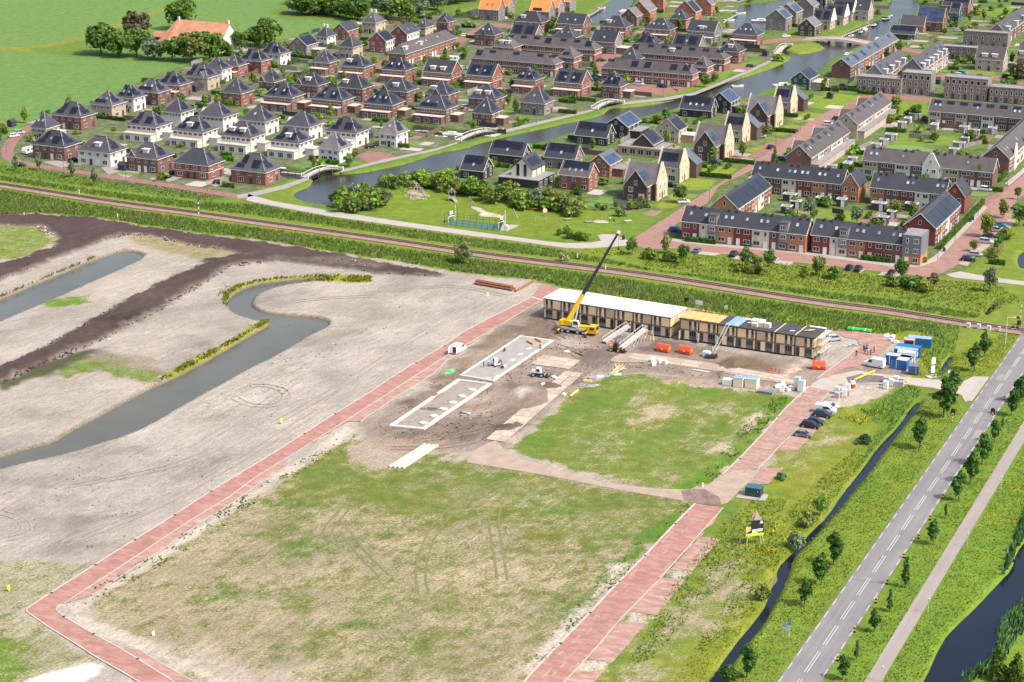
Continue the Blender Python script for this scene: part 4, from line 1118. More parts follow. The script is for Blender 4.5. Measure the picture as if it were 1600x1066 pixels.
HOUSES='''
a 155 710 262 714 9.5 4.6 1.15 hip beige slate det S2,g | small beige house with a steep blue slate hip roof at the far left bend
a 172 798 352 822 11 5.2 .86 hip purp slate semi F,R,S1 | red brick house with dark solar covered hip roof, leftmost beside the railway street
a 415 832 615 852 10.8 5.2 .86 hip white grey semi D,R | white rendered house with one dormer, between red brick houses along the railway street
a 690 868 875 888 10.8 5.2 .86 hip purp grey semi D,R,Gl | purple brick house with dormer and small left front gable on the railway street
a 950 902 1160 923 10.8 5.2 .86 hip red slate semi r,b | red brick house with plain slate front slope and white window bands by the railway
a 1270 938 1473 962 10.8 4.6 .98 hip red grey det F,R | red brick house with low hip roof nearest the leftmost arched bridge
a 280 635 445 655 11 5.2 .86 hip purp grey semi F,R | purple brick house with solar front slope at the field edge behind a wooden fence
a 490 578 625 588 10.5 5.4 .92 hip beige grey det E,R,S2 | beige house with a strip of solar panels over its eaves at the field edge
a 632 538 740 550 9.5 5.4 1.0 hip white grey det F,R,S2 | white house with solar front and yellow brick beside it at the field edge
a 745 503 870 520 10.5 5.4 .9 hip purp grey det E,R,S2 | purple brick house with five small roof windows at the meadow edge
a 870 462 985 480 10.5 5.4 .9 hip purp grey det F,R,A | purple brick house with white flat terrace roof on its right at the meadow edge
a 1005 421 1150 436 10.5 5.4 .9 hip beige grey det F,R,Gr | broad beige house with low right wing at the meadow edge
a 1135 380 1220 395 9 5.4 1.05 hip white grey det R | narrow white house with pointed roof at the meadow edge near the farm
a 1230 358 1310 372 9.5 5.4 .95 hip red grey det R,S2,A | red brick house with white balcony roof near the farm trees
a 1322 330 1442 346 9.5 5.4 .95 hip red grey det F,R | red brick house with tall solar block, right of the farm trees
a 695 690 865 710 11.2 5.5 .86 hip white grey band F,R,A,g | white semi with long flat annex, leftmost of the white front row
a 950 720 1125 740 11 5.5 .86 hip white grey band F,R,D,A,g | white semi with a single dormer, second of the white front row
a 1215 750 1395 768 11 5.5 .86 hip white grey band E,R,D2,A,g | white semi with two dormers in the white front row
b 72 780 240 800 10.8 5.5 .86 hip white grey band F,R,D,A,g | white semi with two solar blocks and dormer, above the blue boat
b 338 822 462 838 10.6 4.9 1.05 hip white lgrey det R | white house with tall pyramid roof next to the first arched bridge
b 672 740 780 752 10.5 4.9 1.08 hip white lgrey det R,S1 | white house with pale pyramid roof on the canal corner by the brick yard
b 385 722 550 745 11 5.5 .88 hip white grey band F,R,A | white semi behind the pyramid roofed house with panels at both ends
b 140 695 300 708 11 5.5 .88 hip white grey band R,Gw | white semi with a rounded white left gable, right of a similar one
a 890 620 1010 628 10 5.5 1.0 hip white grey band R | white house with steep hip roof behind the leftmost white semi
a 1085 640 1240 655 11 5.5 .88 hip white grey band R,Gw | white semi with a white left gable end, left of its twin
a 1328 662 1467 682 11 5.5 .88 hip white grey band R,S1 | white semi with plain front slope between two white gabled ones
a 1218 512 1340 523 10.5 5.4 1.1 hip red grey det R,S1 | red brick house with steep pyramid roof standing before the meadow row
b 30 530 200 545 11.4 5.5 .86 hip purp slate band F,R,S2,A,g | purple brick semi with dark roof, leftmost of the red canal row
b 305 545 475 565 11 5.5 .86 hip purp slate band F,R,S2,A,g | purple brick semi with two panel blocks, second of the red canal row
b 590 570 755 588 11.4 5.5 .86 hip purp slate band F,R,S3,A,g | purple brick semi with its front slope full of panels, third of the red canal row
b 875 595 1055 612 11.2 5.5 .86 hip purp slate band E,R,S2,A,g | purple brick semi with solar strip and two roof windows, fourth of the red canal row
b 1190 625 1310 636 10.4 5.0 1.1 hip purp slate det R,S1,g | purple brick pyramid roofed house by the second arched bridge
b 5 452 105 458 9.5 5.2 1.05 hip purp grey det R,Gl | purple brick house with left gable, left end of the second red row
b 205 467 345 478 10.8 5.5 .88 hip purp slate semi D,R,Gl | purple brick semi with left gable and dormer in the second red row
b 440 480 585 498 10.8 5.5 .88 hip purp slate semi Dl,R | purple brick semi with a left dormer in the second red row
b 680 495 830 515 10.8 5.5 .88 hip purp slate semi D,R,Gl | purple brick semi with pointed left front gable in the second red row
b 925 520 1070 530 10.8 5.5 .88 hip purp slate semi Dl,R,Gc | purple brick semi with central front gable in the second red row
b 1175 540 1325 558 11 5.5 .88 hip purp slate semi D2,R | purple brick semi with twin roof boxes, right end of the second red row
b 300 345 410 350 9.5 5.4 1.12 hip purp grey det R,S1,A | brick house with narrow pyramid roof, left end of the third red row
b 460 366 600 376 10.5 5.4 .88 hip red slate band E,R,Dl,A | red brick semi with a left dormer and solar strip in the third red row
b 690 382 830 395 10.8 5.4 .88 hip red slate band F,R,S2,A | red brick semi with hip roof covered by panels in the third red row
b 925 398 1085 412 11 5.4 .86 gab red slate band D2,A,gw | red brick gabled semi with two white dormers
b 1165 415 1310 430 11 5.4 .86 gab red slate band F,S2,A,gw | red brick gabled semi with paired panels and two roof windows
c 0 440 130 450 10.8 5.4 .88 hip red slate band F,R,S2,A | red brick semi with hip roof, right in the third red row
c 232 455 385 470 11.4 5.4 .86 gab red slate band F,S2,A,gw | red brick gabled semi with a bare strip between its panels
c 485 475 600 486 10 5.2 1.15 hip purp slate det F,S1,g | purple brick house with steep pyramid roof and low eaves by the third bridge
c 35 567 185 578 10.2 4.9 1.1 hip grey grey det R,S1 | grey brick house with tall pyramid roof at the brick yard right of the second bridge
c 0 116 165 128 10.8 5.4 .86 hip purp dark semi Dl,A | purple brick semi with a white dormer, before the orange roofs
g 480 265 800 277 10.8 5.4 .86 gab purp dark band S2,A | gabled semi with anthracite roof and dark ridge box, before the pond
g 955 292 1270 305 10.8 5.4 .86 hip purp dark semi Dl,S1,A | purple brick semi with left dormer, beside the pond
g -40 384 262 397 10.5 5.4 .86 gab grey dark semi F | gabled semi with panel block, behind the long terrace on the left
g 445 405 690 427 10.5 5.4 .86 hip purp dark semi S2 | hipped semi with two bright roof windows behind the long terrace
g 870 458 1140 480 10.8 5.4 .86 gab grey dark semi S1,gd | grey gabled semi with one roof window and a garage, right of the long terrace
h 30 320 340 330 10.8 5.4 .86 hip purp dark semi S3,A | purple brick semi with three roof windows and anthracite hip
h 510 345 835 360 10.8 5.4 .86 gab grey dark band D,S2,A,gw | gabled grey semi with white box dormer near the lake
h 995 377 1310 395 10.8 5.4 .86 hip purp dark band S3,A | hipped semi with three roof windows closest to the lake
h 310 207 520 216 9.5 5.2 .9 hip bright dark det S1 | bright red brick house with dark pyramid roof behind the semis
h -90 480 175 498 10.5 5.4 .86 hip purp dark semi F,cb | hipped semi with a red chimney behind the right terrace
h 355 497 650 522 10.5 5.4 .86 gab grey dark semi F,S1 | gabled semi with panel block behind the right terrace
h 850 562 1100 582 10.5 5.4 .88 hip red dark semi D,cb | red brick house with a small white dormer and chimney near the canal lawn
g 1170 655 1400 668 9 5.3 1.05 hip purp slate det S1 | pyramid roofed end house with bright roof window between the two terraces
f 975 381 1240 389 10.8 5.4 .86 hip purp dark semi S2,cf | broad hipped brick house with front chimney at the green verge
e 375 492 405 480 1 5 .8 skip white grey det x | x
e 30 590 265 615 10 5.4 .95 hip white grey det F,R | white house with tall solar block beside the meadow hedge
e 645 402 795 412 9.5 5.4 .95 hip white dark det cw | white villa with anthracite hip roof and two white chimneys
e 895 517 1085 527 10.5 5.6 .9 hip beige dark det cb | beige brick villa with dark hip roof, right of the grey gabled house
e 1155 247 1335 257 11.5 5.6 .88 hip beige grey det S1,cw | large beige villa with grey hip roof against the wood
f 345 302 470 306 9.5 5.6 .88 hip beige slate det S1 | tall beige brick house with slate hip, in the back row by the wood
f 565 242 715 252 9 6 1.05 hip brown dark det Gr | tall brown brick house with pyramid roof at the end of the back row
i 100 840 102 842 1 5 .8 skip white grey det x | x
'''
GABLES='''
e 570 512 690 470 10 5.2 .78 gab grey slate gable P,al | grey brick house with dark panelled roof and a flat side wing by the meadow
e 1020 352 1135 312 8.5 4.4 .85 gab red slate gable x | red brick barn like house with pale verges behind the white villa
e 1421 460 1560 432 9.5 5.6 .85 gab red slate gable P,w2 | red brick gabled house with white right side, left of its twin
f 260 388 395 342 9.5 5.8 .85 gab red slate gable S2,w2 | red brick gabled house with white right side, right of its twin
q 725 352 860 276 10 4.6 .70 gab dark blue gable PB,al2 | black boarded house with all solar blue roof beside the canal
q 1280 392 1390 342 10 4.8 .88 gab beige slate gable P,al3 | house of beige and dark brick with a pale boarded side wing on the island
q 515 778 660 706 8.5 4.2 .85 gab red blue gable PB,al2 | red brick house with blue solar roof among the black barns
r 720 292 830 236 9.5 4.6 .80 gab dark blue gable PB,al2 | black boarded house with blue solar roof and carport nearest the wide canal
i 400 882 630 836 8.5 4.6 .75 gab teal dark gable P,al3 | dark teal boarded barn house standing alone on the canal bank
i 515 302 602 265 9 4.8 .85 gab dkb lgrey gable x | dark brick house with pale grey roof by the road bridge
i 190 212 285 180 11 6 .8 gab grey lgrey gable PB | grey house with white crossed gable, leftmost of the lakeside pair
i 315 147 392 112 11 6 .8 gab grey lgrey gable PB | grey house with solar roof, second of the lakeside pair
i 505 78 575 48 11 6 .8 gab grey lgrey gable S2 | grey house with long side windows behind the lakeside pair
i 640 8 668 -4 9 5 .9 gab dark blue gable x | black boat house at the top beside the lake
g 1390 192 1450 165 9 4.8 .9 gab brown lgrey gable x | small brown brick house with pale roof left of the bright red group
c 765 66 800 48 11 6.2 .95 gab bright lgrey gable S2 | tall bright red house with pale tiled roof, leftmost of the red group
h 265 10 300 -6 11 6.2 .95 gab bright lgrey gable x | tall bright red house behind the leftmost of the red group
h 630 142 680 112 12 5.6 .95 gab bright lgrey gable P | bright red house with broad pale roof in the middle of the red group
h 800 62 835 44 11 5.6 .95 gab bright lgrey gable x | bright red house by the lake, rightmost of the red group
'''
SIDES='''
p 130 462 392 492 8.5 3.0 1.0 gab dark dark gable F2,S1 | black barn house with white window frames beside the long canal basin
p 470 277 810 332 8 3.2 1.0 gab dark dark gable F2,S1 | black barn house behind the one nearest the basin
p 1050 330 1421 352 8.5 3.8 1.0 gab grey dark gable F2,S1 | grey barn house with dark panels over its ridge behind the cream house
p 1228 518 1562 558 9 4.9 .9 gab red brown gable F2,S3 | red brick house with three long roof windows above the playground
q 115 440 492 470 9 3.0 1.0 gab dark dark gable F2,S1 | black barn house with white porch in the middle of the canal plots
r 150 355 502 388 9 3.0 1.0 gab dark dark gable F2,S3 | black barn house with three white roof windows opposite the long path
j -80 370 205 392 8 2.6 .7 gab dark slate gable F2 | low black barn with two solar blocks at the wide canal
j 60 270 290 300 8 3.2 1.1 gab bright grey gable x | brick barn with white verge behind the low black barn
j 245 228 495 262 11 4.8 1.2 gab brown slate gable PB2 | large brown house with pale solar grid at the canal mouth
j 600 140 690 152 10 5 .9 gab teal slate gable F2 | teal house with panels right of the large brown house
j 545 55 770 90 10 5 .9 gab red dark gable F2 | red brick house farthest right behind the teal house
j 880 672 1190 665 11 5 1.0 gab lb brown gable D2w | long brown roofed house with white end wall by the car park
j 1338 640 1500 640 11 5 1.0 gab lb brown gable D2w | brown roofed house cut by the right edge of the picture
f 1045 104 1272 118 9 5.4 1.3 gab grey orange gable S2 | house with orange tiled roof and two roof windows, leftmost of the orange roofs
f 1288 68 1385 72 9 5.4 1.3 gab grey orange gable x | house with orange tiled roof, second from the left
g 190 124 412 138 9 5.4 1.3 gab grey orange gable E | house with orange tiled roof and a dark solar strip
g 440 86 520 88 9 5.4 1.3 gab grey orange gable x | house with orange tiled roof half hidden behind the solar strip roof
g 578 22 645 26 9 5.4 1.3 gab grey orange gable x | house with orange tiled roof, rightmost and farthest
i 490 222 692 238 10 4.6 1.05 gab lb slate gable F,pw | house with dark panels and white parapet gable, nearest the road bridge
i 630 168 832 190 10 4.6 1.05 gab lb slate gable F,pw | house with white parapet gable, second from the road bridge
i 715 118 925 140 10 4.6 1.05 gab lb slate gable F,pw | house with white parapet gable, third from the road bridge
i 830 95 1062 140 11 5.0 1.1 gab lb dark gable S3 | house with very dark roof and three bright roof windows at the canal point
'''
RH=random.Random(11)
def dress(h,ext,style,rnd):
 fit_windows(h,style,rnd)
 w,d=h.w,h.dw
 sl=hypot(h.y1,h.rh-h.z1)
 for x in ext:
  if x=='F':
   if h.kind=='hip':
    c=3
    h.panels('F',-w*.36,.3,c,[1,1,1])
    h.panels('F',-w*.25,2.2,2,2)
    h.panels('F',w*.06,.5,3,2)
   else:
    h.panels('F',-w*.42,.8,int(w*.38),3)
    h.panels('F',w*.06,.8,int(w*.38),3)
  elif x=='E':
   h.panels('F',-w*.36,.3,int(w*.55),1)
  elif x=='F2':
   h.panels('F',-w*.45,sl*.48,int(w*.9),2)
  elif x in('R','r'):
   h.panels('R',-2.4,.3,4,[1,2,3,2]if rnd.random()<.5 else[2,2,3,1])if x=='R' else h.panels('R',-.8,.8,2,2)
  elif x in('P','PB','PB2'):
   k=int((sl-.5)/1.68)
   h.panels('F',-w*.42,.3 if x!='PB2' else 1.0,int(w*.84),min(k,4),PANELB if x!='P' else PANEL)
  elif x[0]=='S' and x[1:].isdigit():
   n=int(x[1:])
   for i in range(n):
    h.skylight('F',w*((i+.5)/n-.5)*.6,sl*.42)
  elif x=='D':
   h.dormer(0 if rnd.random()<.5 else w*.05)
  elif x=='Dl':
   h.dormer(-w*.2)
  elif x in('D2','D2w'):
   h.dormer(-w*.2);h.dormer(w*.16)
  elif x in('Gl','Gc','Gr'):
   h.front_gable({'Gl':-w*.3,'Gc':0,'Gr':w*.28}[x])
  elif x=='Gw':
   part('side_gable',MB().profile_x([(-d*.24,h.eave-.3),(d*.24,h.eave-.3),(0,h.eave+2.2)],-h.L/2-.05,-h.L/2+2.4),WALL['white'],h.root)
  elif x=='A':
   h.annex(-w*.47,w*.47,-d/2-3.2,-d/2+.1,2.9)
  elif x=='g':
   h.annex(w/2-.1,w/2+3.6,-d*.1,d*.42,2.8,win=False)
  elif x=='gd':
   h.annex(w/2-.1,w/2+5.5,-d*.3,d*.3,2.8,win=False)
  elif x=='gw':
   part('lintel',MB().box(w/2+.003,w/2+.06,-d*.42,d*.42,h.eave-2.35,h.eave-2.15),TRIM,h.root)
  elif x=='al':
   h.annex(-w*.1,w*.45,-d/2-4.5,-d/2+.1,2.8)
  elif x=='al2':
   h.annex(-w*.3,w*.4,-d/2-4.2,-d/2+.1,2.7,WALL['dark']if h.wallm is not WALL['red']else None,GREYR,False)
  elif x=='al3':
   h.annex(-w*.2,w*.45,-d/2-5,-d/2+.1,2.8,WALL['tan'])
  elif x=='b':
   h.band(h.eave-2.6,.2)
  elif x[0]=='c' and x[1:]:
   m={'w':TRIM,'b':WALL['red'],'f':WALL['purp']}[x[1]]
   if x[1]=='f':
    part('chimney',MB().box(-.6,.6,-d/2-.75,-d/2-.06,-.2,h.eave+2.2),m,h.root)
   else:
    h.chimney(-w*.15,0,.9,m);h.chimney(w*.15,0,.9,m)if x[1]=='w' else None
  elif x=='w2':
   part('side_render',MB().box(-w/2+.2,w/2-.2,-d/2-.12,-d/2-.003,-.1,h.eave-.3),WALL['white'],h.root)
   n=4
   for i in range(n):
    h.window('F',-w/2+w*(i+.5)/n,h.eave-1.4,1.2,1.5,1,.12)
    h.window('F',-w/2+w*(i+.5)/n,1.4,1.2,1.9,1,.12)
  elif x=='pw':
   part('parapet_gable',MB().profile_x([(-d/2-.3,h.eave-.4),(d/2+.3,h.eave-.4),(d/2+.3,h.eave+.4),(.35,h.rh+.75),(-.35,h.rh+.75),(-d/2-.3,h.eave+.4)],h.L/2+.07,h.L/2+.35),WALL['white'],h.root)
def build_rows(txt):
 for line in txt.strip().split('\n'):
  spec,label=line.split('|')
  c,x0,y0,x1,y1,d,e,sl,kind,wall,roof,style,ext=spec.split()
  if kind=='skip':
   continue
  h=House(label.strip(),'house',cp(c,float(x0),float(y0)),cp(c,float(x1),float(y1)),float(d),float(e),float(sl),kind,wall,roof)
  h.walls();h.roof()
  dress(h,[q for q in ext.split(',')if q!='x'],style,RH)
build_rows(HOUSES)
build_rows(GABLES)
build_rows(SIDES)
# ------------------------------------------------------------ houses of the stone fronted street: a dark brick gable wing and a pale parapet gable
def frisian(label,c,near,far,d,eave,slope,main_side,wall,mainwall,blue=True):
 """near/far: ends of the right eaves of the wing that turns its gable to the viewer"""
 h=House(label,'house',cp(c,*near),cp(c,*far),d,eave,slope,'gab',wall,'grey')
 h.L+=5.0
 h.w+=5.0
 h.root.location=Vector(h.root.location)+Vector((cos(h.ang),sin(h.ang),0))*2.5
 h.walls();h.roof()
 if blue:
  h.panels('F',-h.w*.5+.6,2.2,5,2,PANELB)
 h.window('L',-d*.22,1.5,1.5,1.6,2)
 h.window('L',0,eave+1.2,1.1,1.7,2)
 h.window('L',-d*.2,4.2,1.6,1.7,3)
 part('door_surround',MB().box(-1.0,1.0,-.13,0,0,3.0),PINKT,h.root,h.face('L',d*.25,0),-pi/2)
 h.door('L',d*.25,DOORB,.14)
 for q in(-.3,.0):
  h.window('F',h.w*q,1.5,1.2,1.6,2)
  h.window('F',h.w*q,4.2,1.0,1.3,2)
 x0=h.w*.5-6.5
 W=9.0
 yr=-h.dw/2-main_side
 e2,r2=eave+.2,eave+slope*W/2+.3
 prof=[(x0-.5,-.3),(x0+W-.5,-.3),(x0+W-.5,e2),(x0+W/2-.5,r2),(x0-.5,e2)]
 mw=part('main_wing',MB().profile_y(prof,yr+.6,h.dw/2+1.5),WALL[wall],h.root)
 p2=[(x0-.8,e2-.1),(x0-.8,e2+.12),(x0+W/2-.5,r2+.25),(x0+W-.2,e2+.12),(x0+W-.2,e2-.1),(x0+W/2-.5,r2+.02)]
 part('roof',MB().profile_y(p2[::-1],yr+.5,h.dw/2+1.7),ROOF['lgrey'],mw)
 p3=[(x0-.9,-.3),(x0+W-.1,-.3),(x0+W-.1,e2+.3),(x0+W/2-.1,r2+1.0),(x0+W/2-.9,r2+1.0),(x0-.9,e2+.3)]
 part('parapet_gable',MB().profile_y(p3,yr+.05,yr+.55),WALL[mainwall],mw)
 part('parapet_gable',MB().profile_y(p3,h.dw/2+1.75,h.dw/2+2.1),WALL['lb'],mw)
 for u,z,w,hh in((x0+1.6,1.6,1.2,1.8),(x0+6.0,1.6,1.2,1.8),(x0+1.8,4.4,1.0,1.6),(x0+6,4.4,1.0,1.6),(x0+4,r2-2.6,.9,1.5)):
  o=link('window',win_mesh(w,hh,2),mw,(u,yr+.05,z))
  link('pane',pane_mesh(w,hh),o)
 o=link('door',door_mesh(DOORB),mw,(x0+4.0,yr+.05,.05))
 return h
frisian('dark brick house with tall pale stone gable, nearest the railway on the stone street','q',(920,1018),(1032,972),8.6,5.4,1.28,2.2,'dkb','stone')
frisian('dark brick house with brown door in a stone frame, middle of the stone street','r',(560,788),(636,742),8.6,5.4,1.28,2.2,'dkb','stone')
frisian('dark brick house with pale parapet gable, farthest up the stone street','r',(1130,447),(1202,412),8.6,5.4,1.28,2.2,'dkb','stone')
def stone_house(label,c,P0,P1,wing=True):
 h=House(label,'house',cp(c,*P0),cp(c,*P1),9.2,5.0,1.2,'gab','stone','grey')
 h.walls();h.roof(trim=False)
 h.panels('F',-h.w*.46,2.4,int(h.w*.9),2)
 w,d=h.w,h.dw
 for sx in(-1,1):
  pg=[(-d/2-.35,-.3),(d/2+.35,-.3),(d/2+.35,h.eave+.4),(.4,h.rh+.85),(-.4,h.rh+.85),(-d/2-.35,h.eave+.4)]
  part('parapet_gable',MB().profile_x(pg,sx*(w/2+.3)-.2,sx*(w/2+.3)+.2),WALL['stone'],h.root)
 part('gutter',MB().box(-w/2,w/2,-h.d/2-.1,-h.d/2-.003,h.eave-.06,h.eave+.14),TRIM,h.root)
 h.window('F',w*.1,1.4,3.4,2.0,4)
 h.window('F',w*.22,4.0,1.3,1.2,2)
 h.window('R',-d*.25,1.5,1.1,1.6,2,.5)
 h.window('R',d*.25,4.0,.9,1.5,2,.5)
 h.window('R',0,h.eave+2.2,.8,1.5,2,.5)
 h.door('R',0,DOORB,.5)
 pw=[(w/2-8.5,-.3),(w/2+3.0,-.3),(w/2+3.0,4.6),(w/2-2.7,4.6+4.6),(w/2-8.5,4.6)]
 o=part('rear_wing',MB().profile_y(pw,d/2+.4,d/2+6.5),WALL['dkb'],h.root)
 r_=[(w/2-8.8,4.5),(w/2-8.8,4.75),(w/2-2.7,9.5),(w/2+3.3,4.75),(w/2+3.3,4.5),(w/2-2.7,9.25)]
 part('roof',MB().profile_y(r_[::-1],d/2+.35,d/2+6.8),ROOF['blue'],o)
stone_house('pale stone house with panelled roof, first on the stone street from the railway','q',(1050,785),(1290,812))
stone_house('pale stone house with panelled roof, second on the stone street','r',(645,590),(852,606))
stone_house('pale stone house with panelled roof, last on the stone street by the lawn','r',(1195,277),(1388,290))
h=House('cream and black modern gabled house on a wide dark flat base','house',cp('p',918,472),cp('p',1112,407),8.6,5.6,.95,'gab','cream','slate')
h.walls();h.roof(trim=False)
h.panels('F',-h.w*.42,1.2,int(h.w*.8),2)
h.annex(-h.w/2-3.2,h.w*.45,-h.dw/2-3.6,h.dw/2+3.5,2.9,WALL['dark'],GREYR,True)
for q in(-.22,.12):
 part('glass_strip',MB().box(-h.w/2-.07,-h.w/2-.003,h.dw*q,h.dw*q+1.1,3.2,7.4),GLASS,h.root)
for q in(-.2,.2):
 part('dark_panel',MB().box(h.w*q,h.w*q+.5,-h.dw/2-.06,-h.dw/2-.003,3.2,5.5),DARKT,h.root)
h=House('modern house with pitched slate roof above a wide timber edged flat roof','house',cp('q',1000,552),cp('q',1120,492),8.6,3.9,.9,'gab','dkb','slate')
h.walls();h.roof()
h.panels('F',-h.w*.42,.8,int(h.w*.8),3)
h.annex(-h.w/2-2.2,h.w*.5,-h.dw/2-4.0,h.dw/2+5.0,2.9,WALL['tan'],GREYR,False)
for i in range(5):
 o=link('window',win_mesh(2.2,1.9,2),h.root,(-h.w/2-2.2,-h.dw/2-2.4+i*3.2,1.4),-pi/2)
 link('pane',pane_mesh(2.2,1.9),o)
part('roof_edge',MB().box(-h.w/2-2.6,-h.w/2-2.46,-h.dw/2-4.4,h.dw/2+5.4,2.7,3.25),mat('timber_edge',(.5,.32,.12),.7,.1,1),h.root)
# ------------------------------------------------------------ the old farm
h=House('old farmhouse with a huge orange tiled roof and white rear gable among trees','farmhouse',(258,67),(345,72.5),20,3.2,.95,'gab','white','rust',angs=(-25.0,),base='farmhouse')
h.walls();h.roof(trim=False)
part('hip_end',MB().add([(-h.L/2-6,-9,3.2),(-h.L/2-.02,-10,3.2),(-h.L/2-.02,10,3.2),(-h.L/2-6,9,3.2),(-h.L/2-.02,0,h.rh+.1)],[(0,1,4),(3,0,4),(2,3,4),(0,3,2,1),(1,2,4)]),h.roofm,h.root)
for sx in(-1,1):
 part('chimney',MB().box(sx*(h.w/2-.6)-.45,sx*(h.w/2-.6)+.45,-.45,.45,h.rh-.5,h.rh+1.5),TRIM,h.root)
for q in(-6,-2,2,6):
 h.window('R',q,1.6,1.2,1.6,2)
h.window('R',0,6.5,1.2,1.6,2)
h=House('low farm outbuilding with rusty red roof left of the farmhouse','barn',(237,57),(262,60),8,2.6,.5,'gab','dark','rust',angs=(-25.0,),base='barn')
h.walls();h.roof(trim=False)
h.door('F',0,DOORD)
h=House('long low glass roofed shed behind the field hedge','shed',(512,17),(535,9),9,2.6,.3,'gab','dark','blue',base='shed')
h.walls();h.roof(trim=False)
h.door('F',0,DOORD)
# ------------------------------------------------------------ terraces
def terrace(label,c,P0,P1,d,eave,slope,units,roof,kind='gab',sky=0,pan='',bands=False,vents=0,dorm=(),style='row',endwall=None,group=None,ov=None,angs=(-25.0,65.0),towers=(),wide=True,back=False):
 h=House(label,'terrace',cp(c,*P0),cp(c,*P1),d,eave,slope,kind,units[0],roof,ov=ov,group=group,angs=angs)
 n=len(units)
 h.walls([WALL[u]for u in units])
 h.roof()
 U=h.w/n
 rnd=random.Random(len(label))
 for i in range(n):
  x0=-h.w/2+U*i
  mir=i%2
  q=lambda t:x0+U*(1-t if mir else t)
  h.window('F',q(.28),eave-1.15,round(U*.34,1),1.3,2)
  h.window('F',q(.76),eave-1.15,.9,1.3,1)
  if style=='row':
   h.window('F',q(.28),1.45,round(U*.36,1),1.4,2)
   h.door('F',q(.76),DOORW)
  elif style=='slim':
   h.window('F',q(.52),eave-1.15,.9,1.3,1)
   h.window('F',q(.36),1.45,round(U*.42,1),1.9,3)
   h.door('F',q(.8),DOORW)
  if i:
   part('downpipe',MB().box(x0-.05,x0+.05,-h.dw/2-.12,-h.dw/2-.02,0,eave-.1),TRIM if bands else LEAD,h.root)
  if sky and i%sky==0:
   h.skylight('F',q(.4),hypot(h.y1,h.rh-h.z1)*.55)
   if rnd.random()<.5:
    h.skylight('F',q(.75),hypot(h.y1,h.rh-h.z1)*.55)
  sl=hypot(h.y1,h.rh-h.z1)
  if pan=='full':
   k=int((sl-.3)/1.68)
   h.panels('F',x0+.1,.25,int(U/1.03),k)
  elif pan=='top':
   h.panels('F',x0+U*.5-1.5,sl-2.2,3,1)
  elif pan=='mix':
   z=rnd.random()
   if z<.35:
    h.panels('F',x0+U*.2,sl*.2,3,2)
   elif z<.8:
    h.panels('F',x0+U*.3,sl*.55,3,1)
  if vents and i%vents==0:
   h.vent(x0+U*.93,-.5);h.vent(x0+U*.5,-.5)
 ew=[('L',units[0]),('R',units[-1])]
 for f,u in ew:
  h.window(f,0,eave+(h.rh-eave)*.35 if kind=='gab' else eave-1.15,.9,1.5,1)
  if kind=='hip':
   h.window(f,-h.dw*.25,eave-1.15,1.2,1.3,2);h.window(f,h.dw*.25,eave-1.15,1.2,1.3,2)
 if bands:
  h.band(eave-2.55,.28)
 for u in dorm:
  h.dormer(h.w*u)
 for i in towers:
  x0=-h.w/2+U*(i+.5)
  y0=-h.dw/2-.35
  t=part('tower_bay',MB().box(-U*.24,U*.24,y0,y0+4.2,2.7,eave+3.1),WALL['greyc'],h.root,(x0+U*.26,0,0))
  part('bay_roof',MB().box(-U*.24-.12,U*.24+.12,y0-.15,y0+4.3,eave+3.102,eave+3.25),LEAD,t)
  for z in(eave-1.15,eave+1.75):
   o=link('window',win_mesh(round(U*.32,1),1.4,3),t,(0,y0,z))
   link('pane',pane_mesh(round(U*.32,1),1.4),o)
 return h
GR='terraces of the new estate'
terrace('dark roofed terrace facing the railway with two grey bays, left block','m',(88,407),(1500,552),9.5,5.6,.85,['deepred','cream','orange','deepred','cream','brown','orange'],'dark',sky=1,vents=2,towers=(1,5))
hb=terrace('dark roofed terrace facing the railway with one grey bay, right block','n',(112,556),(1152,662),9.5,5.6,.85,['deepred','cream','orange','deepred','brown'],'dark',sky=1,vents=2,towers=(1,))
Uw=hb.w/5
t=part('corner_house',MB().box(hb.w/2+.05,hb.w/2+5.6,-hb.dw/2-.5,hb.dw/2-.5,-.3,2.85),WALL['orange'],hb.root)
part('cladding',MB().box(hb.w/2+.0,hb.w/2+5.65,-hb.dw/2-.56,hb.dw/2-.45,2.853,9.0),WALL['greyc'],t)
part('flat_roof',MB().box(hb.w/2+.25,hb.w/2+5.4,-hb.dw/2-.3,hb.dw/2-.7,8.9,9.06),GREYR,t)
for z in(4.3,7.3):
 for u,w in((1.5,.7),(4.1,1.5)):
  o=link('window',win_mesh(w,1.5,1 if w<1 else 3),hb.root,(hb.w/2+u,-hb.dw/2-.56,z))
  link('pane',pane_mesh(w,1.5),o)
o=link('window',win_mesh(1.6,1.5,2),hb.root,(hb.w/2+4.1,-hb.dw/2-.5,1.5));link('pane',pane_mesh(1.6,1.5),o)
link('door',door_mesh(DOORW),hb.root,(hb.w/2+1.5,-hb.dw/2-.5,.05))
